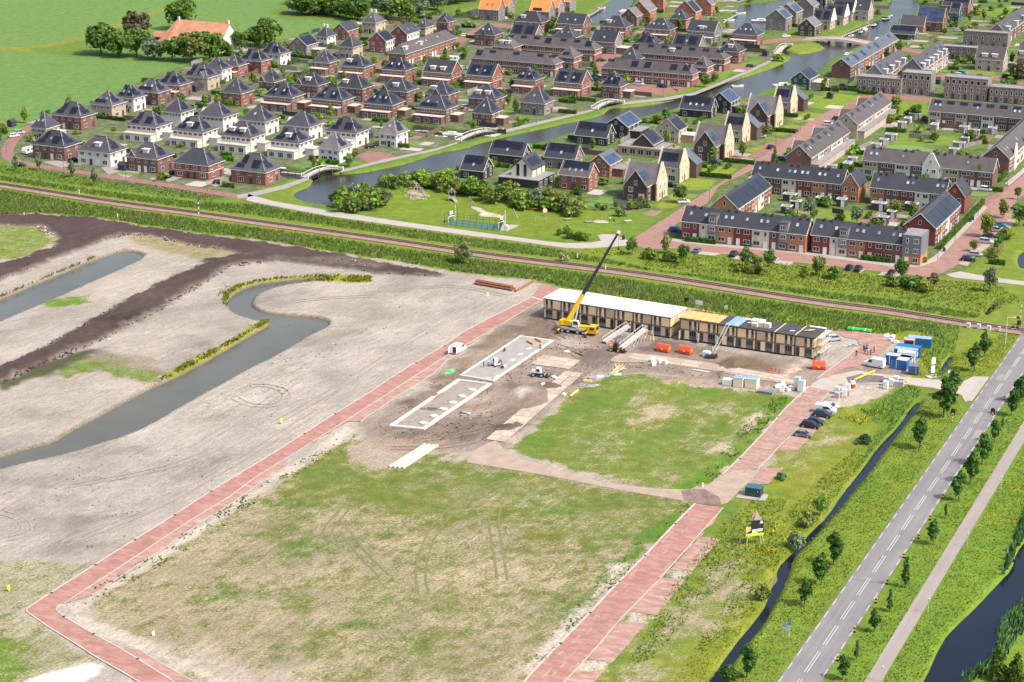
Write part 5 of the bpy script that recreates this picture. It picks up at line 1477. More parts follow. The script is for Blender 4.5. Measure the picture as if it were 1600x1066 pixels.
def cross_gable(h,x,w,m,rise):
 """gable across the end of a terrace, turned to the front"""
 e=h.eave
 y0,y1=-h.dw/2-.6,h.dw/2+.2
 o=part('cross_wing',MB().profile_y([(-w/2,-.3),(w/2,-.3),(w/2,e),(0,e+rise-.1),(-w/2,e)],y0,y1),WALL[m],h.root,(x,0,0))
 r_=[(-w/2-.3,e-.2),(-w/2-.3,e+.05),(0,e+rise+.2),(w/2+.3,e+.05),(w/2+.3,e-.2),(0,e+rise)]
 part('roof',MB().profile_y(r_[::-1],y0-.25,y1+.3),h.roofm,o)
 q=w/2+.32
 tb=MB().profile_y([(-q,e-.3),(0,e+rise-.08),(q,e-.3),(q,e+.1),(0,e+rise+.26),(-q,e+.1)],y0-.32,y0-.253)
 part('barge_board',tb,TRIM,o)
 for u,z,ww,hh,n in((-w*.25,e-1.2,1.0,1.4,1),(w*.22,e-1.2,1.5,1.4,2),(w*.2,1.5,1.8,1.6,2),(0,e+rise*.42,.7,1.0,1)):
  wd=link('window',win_mesh(ww,hh,n),o,(u,y0,z));link('pane',pane_mesh(ww,hh),wd)
 link('door',door_mesh(DOORW),o,(-w*.25,y0,.05))
h=terrace('dark roofed terrace ending in an orange brick gable, behind the left block','u',(1171.6,276),(1318,288),9.5,5.6,.85,['brown','brown','cream','deepred','orange','brown'],'dark',sky=1,vents=2)
cross_gable(h,h.w/2+2.9,5.9,'orange',4.2)
h=terrace('dark roofed terrace ending in a dark red gable, behind the right block','u',(1357.6,294),(1478,304.5),9.5,5.6,.85,['orange','brown','deepred','cream','brown'],'dark',sky=2,vents=2)
cross_gable(h,h.w/2+3.3,6.8,'deepred',4.6)
terrace('orange brick terrace with wholly solar covered roof, on the left street','u',(1154,327.5),(1206,292),9.8,5.4,.85,['orange','deepred','orange','cream','deepred'],'dark',pan='full')
terrace('dark red terrace with wholly solar covered roof, on the right street','u',(1462.4,358.5),(1502,321.5),10.4,5.4,.85,['deepred','orange','cream','deepred','deepred'],'dark',pan='full')
def side_fronts(h,n,m):
 """parapet fronts that rise over the street side of a terrace"""
 for i in range(n):
  x=-h.w/2+h.w*(i*2+.9)/(2*n)
  e=h.eave
  y1=h.dw/2+.7
  o=part('street_wing',MB().profile_y([(-2.6,-.2),(2.6,-.2),(2.6,e+.6),(0,e+3.4),(-2.6,e+.6)],1.0,y1),WALL[m],h.root,(x,0,0))
  r_=[(-2.7,e+.5),(-2.7,e+.75),(0,e+3.65),(2.7,e+.75),(2.7,e+.5),(0,e+3.42)]
  part('roof',MB().profile_y(r_[::-1],1.0,y1-.3),h.roofm,o)
  part('parapet_gable',MB().profile_y([(-2.9,0),(2.9,0),(2.9,e+1.1),(.4,e+4.3),(-.4,e+4.3),(-2.9,e+1.1)],y1+.003,y1+.3),WALL['lb'],o)
h=terrace('brown roofed terrace with purple brick gable, nearer of the two on the stone street','u',(1269,248),(1327.5,207),9.6,5.2,.88,['purp','cream','purp','cream','cream','purp'],'brown',pan='top',sky=3,style='slim')
side_fronts(h,2,'dkb')
h.annex(-h.w*.48,h.w*.48,-h.dw/2-2.6,-h.dw/2+.1,2.7,WALL['lb'],GREYR,False)
h=terrace('brown roofed terrace with beige gable, farther of the two on the stone street','u',(1342,196.5),(1392,160.5),9.6,5.2,.88,['beige','cream','beige','cream','cream','cream'],'brown',pan='top',sky=3,style='slim')
side_fronts(h,2,'dkb')
h.annex(-h.w*.48,h.w*.48,-h.dw/2-2.6,-h.dw/2+.1,2.7,WALL['lb'],GREYR,False)
h=terrace('brown roofed terrace of mixed fronts with one white gable, behind the dark roofs','u',(1347,251),(1552,271),9.6,5.4,.85,['beige','brown','white','brown','white','beige','brown','brown'],'brown',sky=2,vents=2,style='slim')
o=part('white_front',MB().profile_y([(-3.0,-.2),(3.0,-.2),(3.0,6.0),(.5,10.4),(-.5,10.4),(-3.0,6.0)],-h.dw/2-.45,-h.dw/2+.2),WALL['white'],h.root,(h.w*.03,0,0))
for u,z,ww,hh in((-.9,4.2,.6,1.3),(1.2,4.0,1.4,1.4),(0,7.4,.6,1.2)):
 wd=link('window',win_mesh(ww,hh,1 if ww<1 else 2),o,(u,-h.dw/2-.45,z));link('pane',pane_mesh(ww,hh),wd)
terrace('brown roofed terrace with a solar panel group on every house, behind the garden court','u',(1449,174.5),(1640,189),9.6,5.4,.85,['beige','brown','beige','brown','white','brown','brown','beige','brown'],'brown',pan='top',sky=3,style='slim')
h=terrace('purple brick terrace with white street gables at the right edge','u',(1571.7,249),(1650,186),10.2,5.4,.88,['purp','cream','cream','purp','cream','cream','cream','purp'],'brown',sky=2,style='slim')
for i in range(4):
 part('parapet_gable',MB().profile_y([(-2.4,-.2),(2.4,-.2),(2.4,6),(.35,9.4),(-.35,9.4),(-2.4,6)],-h.dw/2-.5,-h.dw/2-.1),WALL['cream'],h.root,(-h.w/2+h.w*(i+.5)/4,0,0))
terrace('long red brick terrace with white bands and mixed solar panels facing the canal lawn','u',(936.5,106),(1083,117),10,5.6,.8,['red']*7,'brown','hip',pan='mix',bands=True)
terrace('long red brick terrace with white bands, behind the one at the canal lawn','u',(978,81.5),(1133,93),10,5.6,.8,['red']*7,'brown','hip',pan='mix',bands=True,dorm=(-.05,))
terrace('red brick terrace with white bands and big panel blocks, left front','u',(733,91),(869,100.8),10,5.6,.8,['red']*7,'brown','hip',pan='mix',bands=True)
terrace('red brick terrace with white bands, left behind','u',(778,68),(932,77.6),10,5.6,.8,['red']*7,'brown','hip',pan='mix',bands=True)
for lb,P0,P1 in(('hipped red brick corner wing with white bands between the left terraces',(870,88.7),(897,91)),('hipped red brick corner wing with white bands between the right terraces',(1080,104),(1105,106.3))):
 h=House(lb,'house',P0,P1,10.5,5.6,.82,'hip','red','brown')
 h.walls();h.roof();fit_windows(h,'det',RH);h.band(3.05,.28)
 h.panels('F',-2,.6,3,1)
h=House('hipped red wing with two white dormers at the left end of the terraces','house',(770,72),(800,76),10.5,5.6,.82,'hip','red','brown')
h.walls();h.roof();fit_windows(h,'det',RH);h.band(3.05,.28);h.dormer(-1.4,2.0);h.dormer(1.6,2.0)
terrace('long diagonal red brick terrace with dark roof and two white dormers near the wood','u',(634,85),(714.7,58.4),9.6,5.4,.8,['red']*9,'brown','hip',sky=2,bands=False,dorm=(-.42,-.14))
h=terrace('stepped red brick row with blue grey solar roofs along the wide canal','u',(1329.5,105),(1404,62),9,5.4,.75,['purp','greyc','bright','greyc','bright','greyc','bright'],'blue',pan='mix')
for lb,P0,P1,nn,g in(('short row with roof panels and white dormers behind the grey flat front',(1376,119.5),(1426,97),4,'lb'),('row of blue solar roofs with a pale gable near the road bridge',(1441,110),(1484,83),6,'lb'),('saw tooth row of solar roofs and white dormers at the top right',(1564,53),(1650,5),6,'purp')):
 h=terrace(lb,'u',P0,P1,9.5,5.6,1.05,[g]*nn,'grey',pan='mix',sky=2,dorm=())
 for i in range(nn):
  h.dormer(-h.w/2+h.w*(i+.5)/nn,1.8,t=.3,h=1.9)
  part('party_parapet',MB().profile_x([(-h.dw/2,h.eave-.2),(h.dw/2,h.eave-.2),(0,h.rh+.45)],-h.w/2+h.w*i/nn-.1,-h.w/2+h.w*i/nn+.1),WALL['grey'],h.root)
def flat_row(label,P0,P1,d,hgt,n,wall='grey',storeys=2):
 h=House(label,'terrace',P0,P1,d,hgt,0,'flat',wall,'grey')
 h.walls();h.roof()
 for i in range(n):
  u=-h.w/2+h.w*(i+.5)/n
  for k in range(storeys):
   z=1.5+k*2.9
   if k==0 and i%2:
    h.door('F',u,DOORD)
   else:
    h.window('F',u,z,.9 if k<2 else 1.5,1.8,1)
 for f in 'RL':
  for k in range(storeys):
   h.window(f,0,1.5+k*2.9,.9,1.8,1)
 return h
flat_row('two storey grey brick flat row with slim windows, left of the taller block',(1338.6,121),(1409,124.5),9,6.2,9)
flat_row('taller three storey grey brick block with a pale left bay',(1410.5,113.5),(1454,118),9,8.8,5,'grey',3)
flat_row('taller grey brick block with three square top windows on the right',(1476,121),(1544,126),9,8.8,7,'grey',3)
flat_row('two storey grey brick flat row cut by the right edge of the picture',(1546,136.5),(1640,144),9,6.2,12)
flat_row('grey brick flat block below the saw tooth roofs',(1506,49),(1575,54),8,7.0,8)
flat_row('low grey flat roofed row with square white windows behind the blue solar roofs',(1473,72),(1530,77.5),7,5.6,5)
# ------------------------------------------------------------ trees, shrubs, reeds, flowers
BARK=mat('bark',(.11,.085,.065),.95,.3,2)
LEAF={'road':leaf_mat('roadside_leaf',(.062,.135,.022)),'wood':leaf_mat('woodland_leaf',(.095,.17,.03)),'fresh':leaf_mat('fresh_leaf',(.15,.24,.035)),'silver':leaf_mat('silver_leaf',(.16,.21,.12)),'olive':leaf_mat('olive_leaf',(.16,.19,.045)),'yellow':leaf_mat('yellow_green_leaf',(.19,.23,.035)),'pale':leaf_mat('flowering_leaf',(.26,.27,.12)),'brownish':leaf_mat('brownish_leaf',(.12,.11,.06)),'gold':leaf_mat('golden_conifer',(.085,.135,.016)),'hedge':leaf_mat('hedge_leaf',(.085,.165,.026)),'teal':leaf_mat('sedge_leaf',(.055,.13,.045))}
def crown_mesh(name,blobs,n,size,m,seed):
 r=np.random.default_rng(seed)
 vol=np.array([b[3]*b[4]*b[5]for b in blobs])**.67
 k=r.choice(len(blobs),n,p=vol/vol.sum())
 B=np.array(blobs)[k]
 d=r.normal(size=(n,3));d/=np.linalg.norm(d,axis=1)[:,None]
 d[:,2]=np.where((d[:,2]<-.3)&(r.random(n)<.6),-d[:,2],d[:,2])
 rad=np.where(r.random(n)<.78,r.uniform(.78,1.06,n),r.uniform(.35,.8,n))
 P=B[:,:3]+d*B[:,3:6]*rad[:,None]
 nm=d+r.normal(size=(n,3))*.65;nm/=np.linalg.norm(nm,axis=1)[:,None]
 t=np.cross(nm,r.normal(size=(n,3)));t/=np.linalg.norm(t,axis=1)[:,None]
 b=np.cross(nm,t)
 s=size*r.uniform(.6,1.35,n)[:,None]
 V=np.stack([P-t*s-b*s*.7,P+t*s-b*s*.6,P+t*s*.8+b*s*.8,P-t*s*.7+b*s*.7],1).reshape(-1,3)
 me=bpy.data.meshes.new(name)
 me.from_pydata(V.tolist(),[],np.arange(n*4).reshape(-1,4).tolist())
 me.materials.append(m)
 return me
def blobs_for(kind,seed):
 r=random.Random(seed)
 B=[]
 if kind=='oval':
  for i in range(9):
   z=2.0+4.6*i/8
   w=1.75*sin(pi*min(.97,(i+1.6)/10.5))**.8
   a=r.uniform(0,6.3)
   B.append((cos(a)*w*.38,sin(a)*w*.38,z,w*.78,w*.78,.8))
 elif kind=='slim':
  for i in range(6):
   z=1.6+4.6*i/5
   B.append((r.uniform(-.2,.2),r.uniform(-.2,.2),z,.85-.1*i,.85-.1*i,.8))
 elif kind=='round':
  for i in range(10):
   a,q=r.uniform(0,6.3),r.uniform(.2,1)
   B.append((cos(a)*1.7*q,sin(a)*1.7*q,3.4+r.uniform(-1,2.2)*(1.2-q*.6),1.5,1.5,1.4))
 elif kind=='bush':
  for i in range(9):
   a,q=r.uniform(0,6.3),r.uniform(.1,1)
   B.append((cos(a)*2.1*q,sin(a)*2.1*q,1.0+r.uniform(0,2.4)*(1.15-q*.8),1.25,1.25,1.2))
 elif kind=='shrub':
  for i in range(5):
   a,q=r.uniform(0,6.3),r.uniform(.1,.8)
   B.append((cos(a)*.8*q,sin(a)*.8*q,.5+r.uniform(0,.7),.6,.6,.55))
 elif kind=='cone':
  for i in range(8):
   z=.6+5.6*i/7
   w=1.75*(1-i/8.2)+.15
   B.append((r.uniform(-.15,.15),r.uniform(-.15,.15),z,w,w,.8))
 elif kind=='big':
  for i in range(16):
   a,q=r.uniform(0,6.3),r.uniform(.1,1)**.6
   B.append((cos(a)*4.4*q,sin(a)*4.4*q,6.6+r.uniform(-3.6,4.2)*(1.15-q*.65),2.7,2.7,2.3))
 return B
NLEAF={'oval':(620,.30),'slim':(260,.25),'round':(620,.34),'bush':(520,.34),'shrub':(120,.22),'cone':(560,.26),'big':(1250,.62)}
HT={'oval':7.0,'slim':6.4,'round':7.0,'bush':4.6,'shrub':1.6,'cone':6.8,'big':12.5}
def trunk_mesh(kind,seed):
 r=random.Random(seed)
 mb=MB()
 H=HT[kind]
 if kind in('bush','shrub'):
  for i in range(3):
   a=r.uniform(0,6.3)
   mb.tube((0,0,-.1),(cos(a)*H*.2,sin(a)*H*.2,H*.5),.05*H/4,.02*H/4,5)
 else:
  R=.022*H
  mb.tube((0,0,-.2),(0,0,H*.5),R,R*.7,6)
  mb.tube((0,0,H*.5),(.1,.1,H*.85),R*.7,R*.25,5)
  for i in range(4):
   a=i*1.6+r.uniform(0,1)
   z=H*(.36+.1*i)
   mb.tube((0,0,z),(cos(a)*H*.17,sin(a)*H*.17,z+H*.14),R*.4,R*.15,4)
 return mb.mesh('trunk',BARK)
def tree(name,label,cat,px,kind,leaf,h,wide=1.0,group=None,seed=0,pos=None,lift=0.0):
 var=seed%(4 if kind!='big' else 5)
 cm=shared(('cr',kind,leaf,var),lambda:crown_mesh('crown',blobs_for(kind,var*7+1),NLEAF[kind][0],NLEAF[kind][1],LEAF[leaf],var+3))
 tm=shared(('tr',kind,var),lambda:trunk_mesh(kind,var))
 p=at(*px)if pos is None else Vector((pos[0],pos[1],0))
 p.z=lift
 t=thing(name,label,cat,p,(seed*2.399)%6.28,group)
 s=h/HT[kind]
 t.scale=(s*wide,s*wide,s)
 link('trunk' if kind not in('bush','shrub')else 'stems',tm,t)
 link('crown',cm,t)
 return t
def trees(rows):
 for i,(name,cat,px,kind,leaf,h,wide,label,group)in enumerate(rows):
  tree(name,label,cat,px,kind,leaf,h,wide,group,i*3+int(px[0]))
GW,GE='young street trees on the ditch side of the main road','young street trees between main road and cycle road'
R_=[]
for px,h,lb in(((1167,1058),6.2,'street tree nearest the bottom edge, on the ditch side of the main road'),((1257,946),5.4,'small street tree just above the blue road sign'),((1283,914),6.4,'broad street tree, left of a close pair beside the ditch'),((1302,882),6.6,'street tree, right of a close pair beside the ditch'),((1437,701),7.4,'lone street tree below the warning sign on the ditch side'),((1474,652),9.6,'tallest dark street tree at the access road corner'),((1491,622),7.4,'street tree right behind the tallest one at the access road'),((1522,580),7.2,'broad street tree above the access road'),((1538,557),6.4,'narrow street tree nearest the railway cabinets')):
 R_.append(('street_tree','tree',px,'oval','road',h,1.0,lb,GW))
for px,h,k,lb in(((1593,629),6.6,'oval','street tree at the right edge near the top of the cycle road'),((1580,650),6.6,'oval','street tree behind the right hand warning sign'),((1566,668),2.6,'slim','knee high sapling below the right hand warning sign'),((1553,692),5.4,'oval','light street tree above the close trio'),((1534,727),7.4,'oval','biggest tree of the close trio along the cycle road'),((1516,756),7.2,'oval','middle tree of the close trio along the cycle road'),((1498,782),6.4,'oval','lowest tree of the close trio along the cycle road'),((1477,809),2.9,'slim','tiny sapling under the close trio'),((1458,851),5.2,'oval','small round street tree half way down the cycle road'),((1414,918),6.0,'slim','slim street tree half way down the main road'),((1390,955),4.2,'slim','very thin sapling by the striped posts'),((1366,987),4.4,'oval','small street tree low on the cycle road verge'),((1338,1031),3.6,'slim','sapling near the bottom edge by a striped post'),((1316,1062),4.6,'oval','street tree cut by the bottom edge between the roads')):
 R_.append(('street_tree','tree',px,k,'road',h,.95,lb,GE))
R_+=[('conifer','tree',(1557,1062),'cone','gold',6.6,1.05,'golden green conifer, left of the pair at the lower right corner',None),('conifer','tree',(1586,1070),'cone','gold',6.2,1.1,'golden green conifer, right of the pair at the lower right corner',None),('bush','bush',(1134,1064),'bush','road',3.4,.9,'dark bush at the bottom edge beside the ditch',None),('bush','bush',(1281,806),'round','fresh',5.0,.85,'round yellow green bush overhanging the ditch',None),('bush','bush',(1243,856),'bush','silver',3.8,.8,'grey leaved bush on the ditch bank',None),('bush','bush',(1192,937),'bush','olive',3.4,.7,'olive bush at the ditch below the soil heap',None),('bush','bush',(1351,694),'shrub','teal',2.0,1.4,'tuft of blue green sedge on the bank by the parked cars',None),('bush','bush',(1262,822),'bush','olive',3.4,.9,'olive scrub between the round bush and the grey bush',None),('bush','bush',(1220,748),'shrub','teal',1.4,1.5,'low green clump in the dry verge above the billboard',None),('flowering_tree','tree',(724,412),'round','pale',7.2,1.05,'round pale flowering tree standing alone against the railway',None),('flowering_tree','tree',(881,408),'shrub','pale',2.6,1.0,'small pale flowering bush on the north side of the railway',None)]
GM='rough scrub between the railway and the terraces'
for px,k,lf,h,w,lb in(((988,398),'round','olive',5.6,.9,'bushy tree beside the street junction, left end of the scrub'),((1015,405),'bush','fresh',4.0,1.0,'fresh green bush right of the junction tree'),((1040,396),'round','olive',6.0,.7,'upright bushy tree at the junction island'),((1043,408),'bush','wood',3.8,1.0,'dark low bush under the junction island'),((1068,412),'round','wood',6.2,.85,'tall dark bush left of the parked grey car'),((1158,424),'bush','yellow',3.6,1.0,'yellow green bush below the dark parked cars'),((1164,418),'round','wood',6.6,.7,'pointed dark bush in front of the dark parked cars'),((1184,428),'bush','olive',4.0,1.1,'broad olive bush below the left terrace'),((1202,417),'round','wood',5.8,.8,'dark rounded bush below the left terrace end'),((1182,411),'bush','fresh',3.2,.9,'low fresh bush between two tall dark bushes'),((1262,432),'bush','yellow',3.4,1.0,'low yellowish bush, left in the middle scrub clump'),((1280,430),'round','olive',6.4,.85,'tall olive bush of the middle scrub clump'),((1302,434),'bush','wood',4.0,1.1,'wide bush, right in the middle scrub clump'),((1392,446),'bush','olive',3.8,1.1,'olive bush, left in the right scrub clump'),((1408,436),'round','wood',6.6,.75,'pointed dark bush of the right scrub clump'),((1424,450),'bush','wood',4.6,1.2,'big dark bush in the right scrub clump'),((1444,456),'bush','yellow',4.0,1.2,'yellowish bush, lowest in the right scrub clump'),((1460,444),'bush','brownish',3.4,1.2,'brownish bush, right in the right scrub clump')):
 R_.append(('bush','bush',px,k,lf,h,w,lb,GM))
R_+=[('willow','tree',(1545,456),'round','silver',7.6,.72,'tall grey willow beside the link path',None),('willow','tree',(1266,338),'round','silver',6.6,.95,'big silver willow on the court lawn, left',None),('willow','tree',(1339,350),'round','silver',6.2,.95,'silver willow half behind the front terrace',None),('street_tree','tree',(1567,341),'round','olive',6.8,.75,'loose olive tree by the street corner above the car park',None),('street_tree','tree',(1543,371),'round','yellow',8.6,.72,'tall yellowish tree among the parked cars',None),('street_tree','tree',(1520,393),'round','wood',4.0,.8,'small round tree beside the black parked car',None),('bush','bush',(1592,352),'round','wood',7.4,1.1,'large dark bush at the right edge above the parked cars',None),('bush','bush',(1555,398),'round','wood',5.0,.5,'narrow dark shrub right of the parked cars',None),('street_tree','tree',(1590,312),'round','wood',4.6,.7,'small dark tree at the street corner on the right edge',None),('street_tree','tree',(1531,291),'oval','fresh',7.8,.8,'light green poplar at the end of the brown roofed terrace',None),('conifer','tree',(1210,254),'cone','olive',6.0,.85,'pointed green tree at the stone street beside the terrace',None),('bush','bush',(1590,124),'big','brownish',9.5,1.0,'huge brownish tree at the right edge beside the car park',None),('bush','bush',(1576,134),'bush','fresh',4.4,1.3,'green bush in front of the huge brownish tree',None),('bush','bush',(1555,402),'bush','olive',3.2,1.4,'olive scrub beside the lowest parked cars',None),('bush','bush',(1575,372),'bush','yellow',3.6,1.5,'yellowish scrub beside the car park',None)]
for px,lb in(((25,267),'first silver tree from the left on the verge of the railway street'),((62,266),'second silver tree from the left on the verge of the railway street'),((113,277),'third silver tree from the left on the verge of the railway street'),((148,289),'fourth silver tree from the left on the verge of the railway street')):
 R_.append(('verge_tree','tree',px,'oval','silver',6.0,.85,lb,'silver trees along the railway street'))
GF='tall trees round the old farm'
for px,k,lf,h,w,lb in(((158,85),'big','wood',14,1.0,'huge dark tree, leftmost at the farm'),((186,88),'big','wood',12,1.0,'dark tree, second from the left at the farm'),((214,89),'big','wood',12.5,.95,'dark tree, third from the left at the farm'),((214,66),'big','brownish',14,.8,'brownish tree behind the dark farm trees'),((240,93),'big','silver',10,1.0,'grey green tree in front of the farm outbuilding'),((270,95),'big','wood',10.5,1.0,'tree left of the middle before the farmhouse'),((300,97),'big','olive',13,1.0,'olive tree covering the middle of the farmhouse'),((328,94),'big','wood',12.5,.85,'dark tree before the white farm gable'),((346,88),'big','wood',8.5,.8,'low tree at the corner of the white farm gable'),((287,46),'big','wood',14,.95,'large tree behind the orange roof'),((374,77),'big','wood',8,.8,'low tree right of the white farm gable'),((391,70),'big','olive',7,.9,'olive tree at the gap right of the farm'),((416,74),'big','wood',13.5,.95,'huge dark tree right of the farm beside the meadow'),((355,86),'big','fresh',5,.9,'fresh low bush under the farm gable')):
 R_.append(('farm_tree','tree',px,k,lf,h*1.12,w*1.12,lb,GF))
GT='trees at the edge of the wood behind the estate'
wr=random.Random(5)
for i,(x,y)in enumerate([(464,21),(472,23),(484,24),(495,24),(506,23),(470,8),(486,5),(502,6),(516,4),(530,12),(541,28),(551,30),(559,32),(566,18),(548,14),(575,8),(590,6),(604,12),(600,2),(611,26),(624,31),(638,31),(618,10),(632,8),(646,10),(656,22),(668,14),(662,4),(676,6),(684,16),(690,4),(700,8),(712,6),(722,3),(734,2),(520,25),(530,26)]):
 lf='silver' if i in(19,22,25,26,29,31)else wr.choice(['wood','wood','olive','fresh'])
 R_.append(('wood_tree','tree',(x,y),'big',lf,wr.uniform(8.5,13),1.1,('grey leaved tree in the edge of the wood' if lf=='silver' else{'wood':'dark green tree in the edge of the wood','olive':'olive green tree in the edge of the wood','fresh':'light green tree in the edge of the wood'}[lf]),{'silver':'grey trees of the wood edge','wood':GT,'olive':'olive trees of the wood edge','fresh':'light trees of the wood edge'}[lf]))
trees(R_)
br=random.Random(9)
for x0,x1,ya,yb,n,where in((524,602,318,332,16,'at the mouth of the canal basin'),(598,700,292,298,15,'behind the timber climbing pyramid'),(690,760,298,312,9,'behind the open play hut'),(770,905,318,334,20,'below the cream and the red brick house'),(872,926,370,377,8,'at the bend of the pale cycle path'),(930,1000,326,330,6,'under the dark brick house at the playground')):
 for i in range(n):
  f=(i+.5)/n
  px=(x0+(x1-x0)*f+br.uniform(-4,4),ya+(yb-ya)*(f if x0>650 else br.random())+br.uniform(-4,3))
  lf=br.choice(['wood','fresh','fresh','olive','olive','wood','silver' if i%5==0 else 'fresh','brownish' if i%7==3 else 'olive'])
  h=br.uniform(4.8,7.6)if x0<860 else br.uniform(2.2,3.6)
  k='bush' if br.random()<.55 else 'round'
  lb=('tall ' if k=='round' else 'broad ')+{'wood':'dark green','fresh':'bright green','olive':'olive','silver':'white flowering','brownish':'reddish brown'}[lf]+' bush '+where
  tree('bush',lb,'bush',px,k,lf,h,br.uniform(.9,1.1),lb.replace(' bush ',' bushes '),i*5+int(x0))
# ---- tall grass, reeds and flowers
def scatter(name,polys,n_per_m2,h,w,m,blades=3,lean=.35,seed=1,patch=None,avoid=None,z=0.0):
 r=np.random.default_rng(seed)
 VV=[]
 for P in polys:
  Pn=np.array(P)
  x0,y0=Pn.min(0);x1,y1=Pn.max(0)
  n=int((x1-x0)*(y1-y0)*n_per_m2)
  if n<1:
   continue
  X,Y=r.uniform(x0,x1,n),r.uniform(y0,y1,n)
  k=poly_sd(P,X,Y)>0
  X,Y=X[k],Y[k]
  if patch:
   k=fbm(X/patch[0],Y/patch[0],seed+5,3)+r.normal(size=len(X))*.06>patch[1]
   X,Y=X[k],Y[k]
  if avoid:
   for Q in avoid:
    k=poly_sd(Q,X,Y)<-.25
    X,Y=X[k],Y[k]
  n=len(X)
  if not n:
   continue
  big=.7+.6*fbm(X/6,Y/6,seed,2)
  for b in range(blades):
   a=r.uniform(0,2*pi,n)
   hh=h*big*r.uniform(.65,1.2,n)
   ww=w*r.uniform(.6,1.3,n)
   dx,dy=np.cos(a)*ww/2,np.sin(a)*ww/2
   lx,ly=r.normal(size=n)*lean*hh+.12*hh,r.normal(size=n)*lean*hh
   ox,oy=r.normal(size=n)*w*.3,r.normal(size=n)*w*.3
   zz=np.full(n,z)
   VV.append(np.stack([np.stack([X+ox-dx,Y+oy-dy,zz],-1),np.stack([X+ox+dx,Y+oy+dy,zz],-1),np.stack([X+ox+lx,Y+oy+ly,zz+hh],-1)],1).reshape(-1,3))
 V=np.concatenate(VV)
 me=bpy.data.meshes.new(name)
 nv=len(V)
 me.vertices.add(nv);me.vertices.foreach_set('co',V.astype(np.float32).ravel())
 me.loops.add(nv);me.loops.foreach_set('vertex_index',np.arange(nv,dtype=np.int32))
 me.polygons.add(nv//3);me.polygons.foreach_set('loop_start',np.arange(0,nv,3,dtype=np.int32))
 me.update()
 nrm=r.normal(size=(nv//3,3))*.45+np.array([0,0,1.0])
 nrm=np.repeat(nrm/np.linalg.norm(nrm,axis=1)[:,None],3,0)
 me.polygons.foreach_set('use_smooth',np.ones(nv//3,bool))
 me.normals_split_custom_set(nrm.tolist())
 me.materials.append(m)
 o=link(name,me)
 o['kind']='stuff'
 return o
RS=[(-60,288),(0,297),(84,311),(197,329),(310,344),(400,357),(513,372),(625,390),(707,401),(800,414),(941,432),(1053,449),(1200,471),(1300,486),(1384,497),(1440,506),(1470,512),(1476,530),(1440,519)]+[(x,y-1)for x,y in N_EDGE[::-1][1:]]
RN_=[(-60,262),(0,275),(84,288),(197,304),(310,317),(400,320),(513,341),(625,357),(738,373),(860,389),(930,402),(1010,420),(1100,432),(1200,444),(1300,458),(1384,468),(1480,483),(1532,492),(1526,498),(1469,492),(1384,478),(1300,467),(1200,452),(1053,428),(941,411),(800,395),(707,382),(625,369),(513,353),(400,337),(310,327),(197,312),(84,295),(0,281),(-60,272)]
REEDM=leaf_mat('reed',(.185,.29,.07),.14,.4)
REEDD=leaf_mat('dry_reed',(.27,.25,.13),.25,.35)
GRASSM=leaf_mat('tall_grass',(.215,.27,.045),.12,.4)
GRASSL=leaf_mat('lush_grass',(.14,.235,.036),.12,.4)
RAPE=leaf_mat('yellow_flowers',(.50,.47,.02),.25,.2)
scatter('reeds',[G(RS),G(RN_)],3.0,.85,.26,REEDM,3,.35,3)
scatter('dry_reeds',[G(RS)],2.0,.9,.22,REEDD,2,.35,4,(14,.54))
ra=[P for v in WATER.values()for P in v]
scatter('reeds',[G([(1440,500),(1500,512),(1492,545),(1478,590),(1455,594),(1440,560)]),G([(1345,645),(1420,602),(1440,610),(1425,634),(1345,735),(1335,730),(1395,660),(1370,660)])],2.8,.8,.26,REEDM,3,.35,6,None,ra)
scatter('reeds',[G([(1562,905),(1580,850),(1600,800),(1620,790),(1600,848),(1584,892)]),G([(1558,985),(1570,965),(1602,940),(1660,910),(1660,980),(1600,985),(1580,1010),(1566,1040),(1500,1075),(1502,1060),(1550,1032)])],2.4,1.5,.5,leaf_mat('sedge',(.075,.17,.07),.25,.35),3,.2,8,None,ra)
EASTV=[[(1325,770),(1387,702),(1436,640),(1452,625),(1485,612),(1503,640),(1212,1066),(1190,1100),(1115,1100),(1206,956),(1240,873)],[(1496,755),(1590,612),(1640,560),(1660,560),(1350,1066),(1340,1080),(1290,1080)],[(1380,1066),(1560,765),(1640,640),(1660,700),(1600,840),(1585,868),(1560,908),(1490,980),(1440,1070)],[(1485,560),(1590,510),(1600,512),(1555,575),(1530,588),(1500,592)]]
scatter('tall_grass',[G(p)for p in EASTV],2.6,.22,.2,GRASSM,3,.5,11,None,ra)
scatter('lush_grass',[G(p)for p in EASTV],2.4,.24,.22,GRASSL,2,.5,12,(9,.5),ra)
WESTV=[G([(1240,790),(1290,740),(1350,690),(1400,640),(1433,622),(1436,627),(1405,664),(1292,808),(1240,862),(1212,890),(1198,942),(1140,1015),(1096,1085),(1040,1085),(1120,960),(1180,880)]),G([(1130,820),(1180,780),(1230,780),(1200,860),(1100,940),(1020,1030),(980,1040),(1060,900)])]
scatter('lush_grass',WESTV,2.2,.32,.22,GRASSL,3,.5,14,(7,.44),ra)
scatter('tall_grass',WESTV,2.0,.3,.2,GRASSM,2,.5,15,None,ra)
scatter('tall_grass',[G([(990,392),(1090,398),(1250,415),(1400,434),(1500,440),(1560,446),(1600,470),(1540,490),(1400,466),(1200,441),(1010,416)]),G([(0,258),(84,268),(239,290),(352,307),(330,314),(197,300),(0,272)])],1.6,.45,.28,GRASSM,3,.5,17)
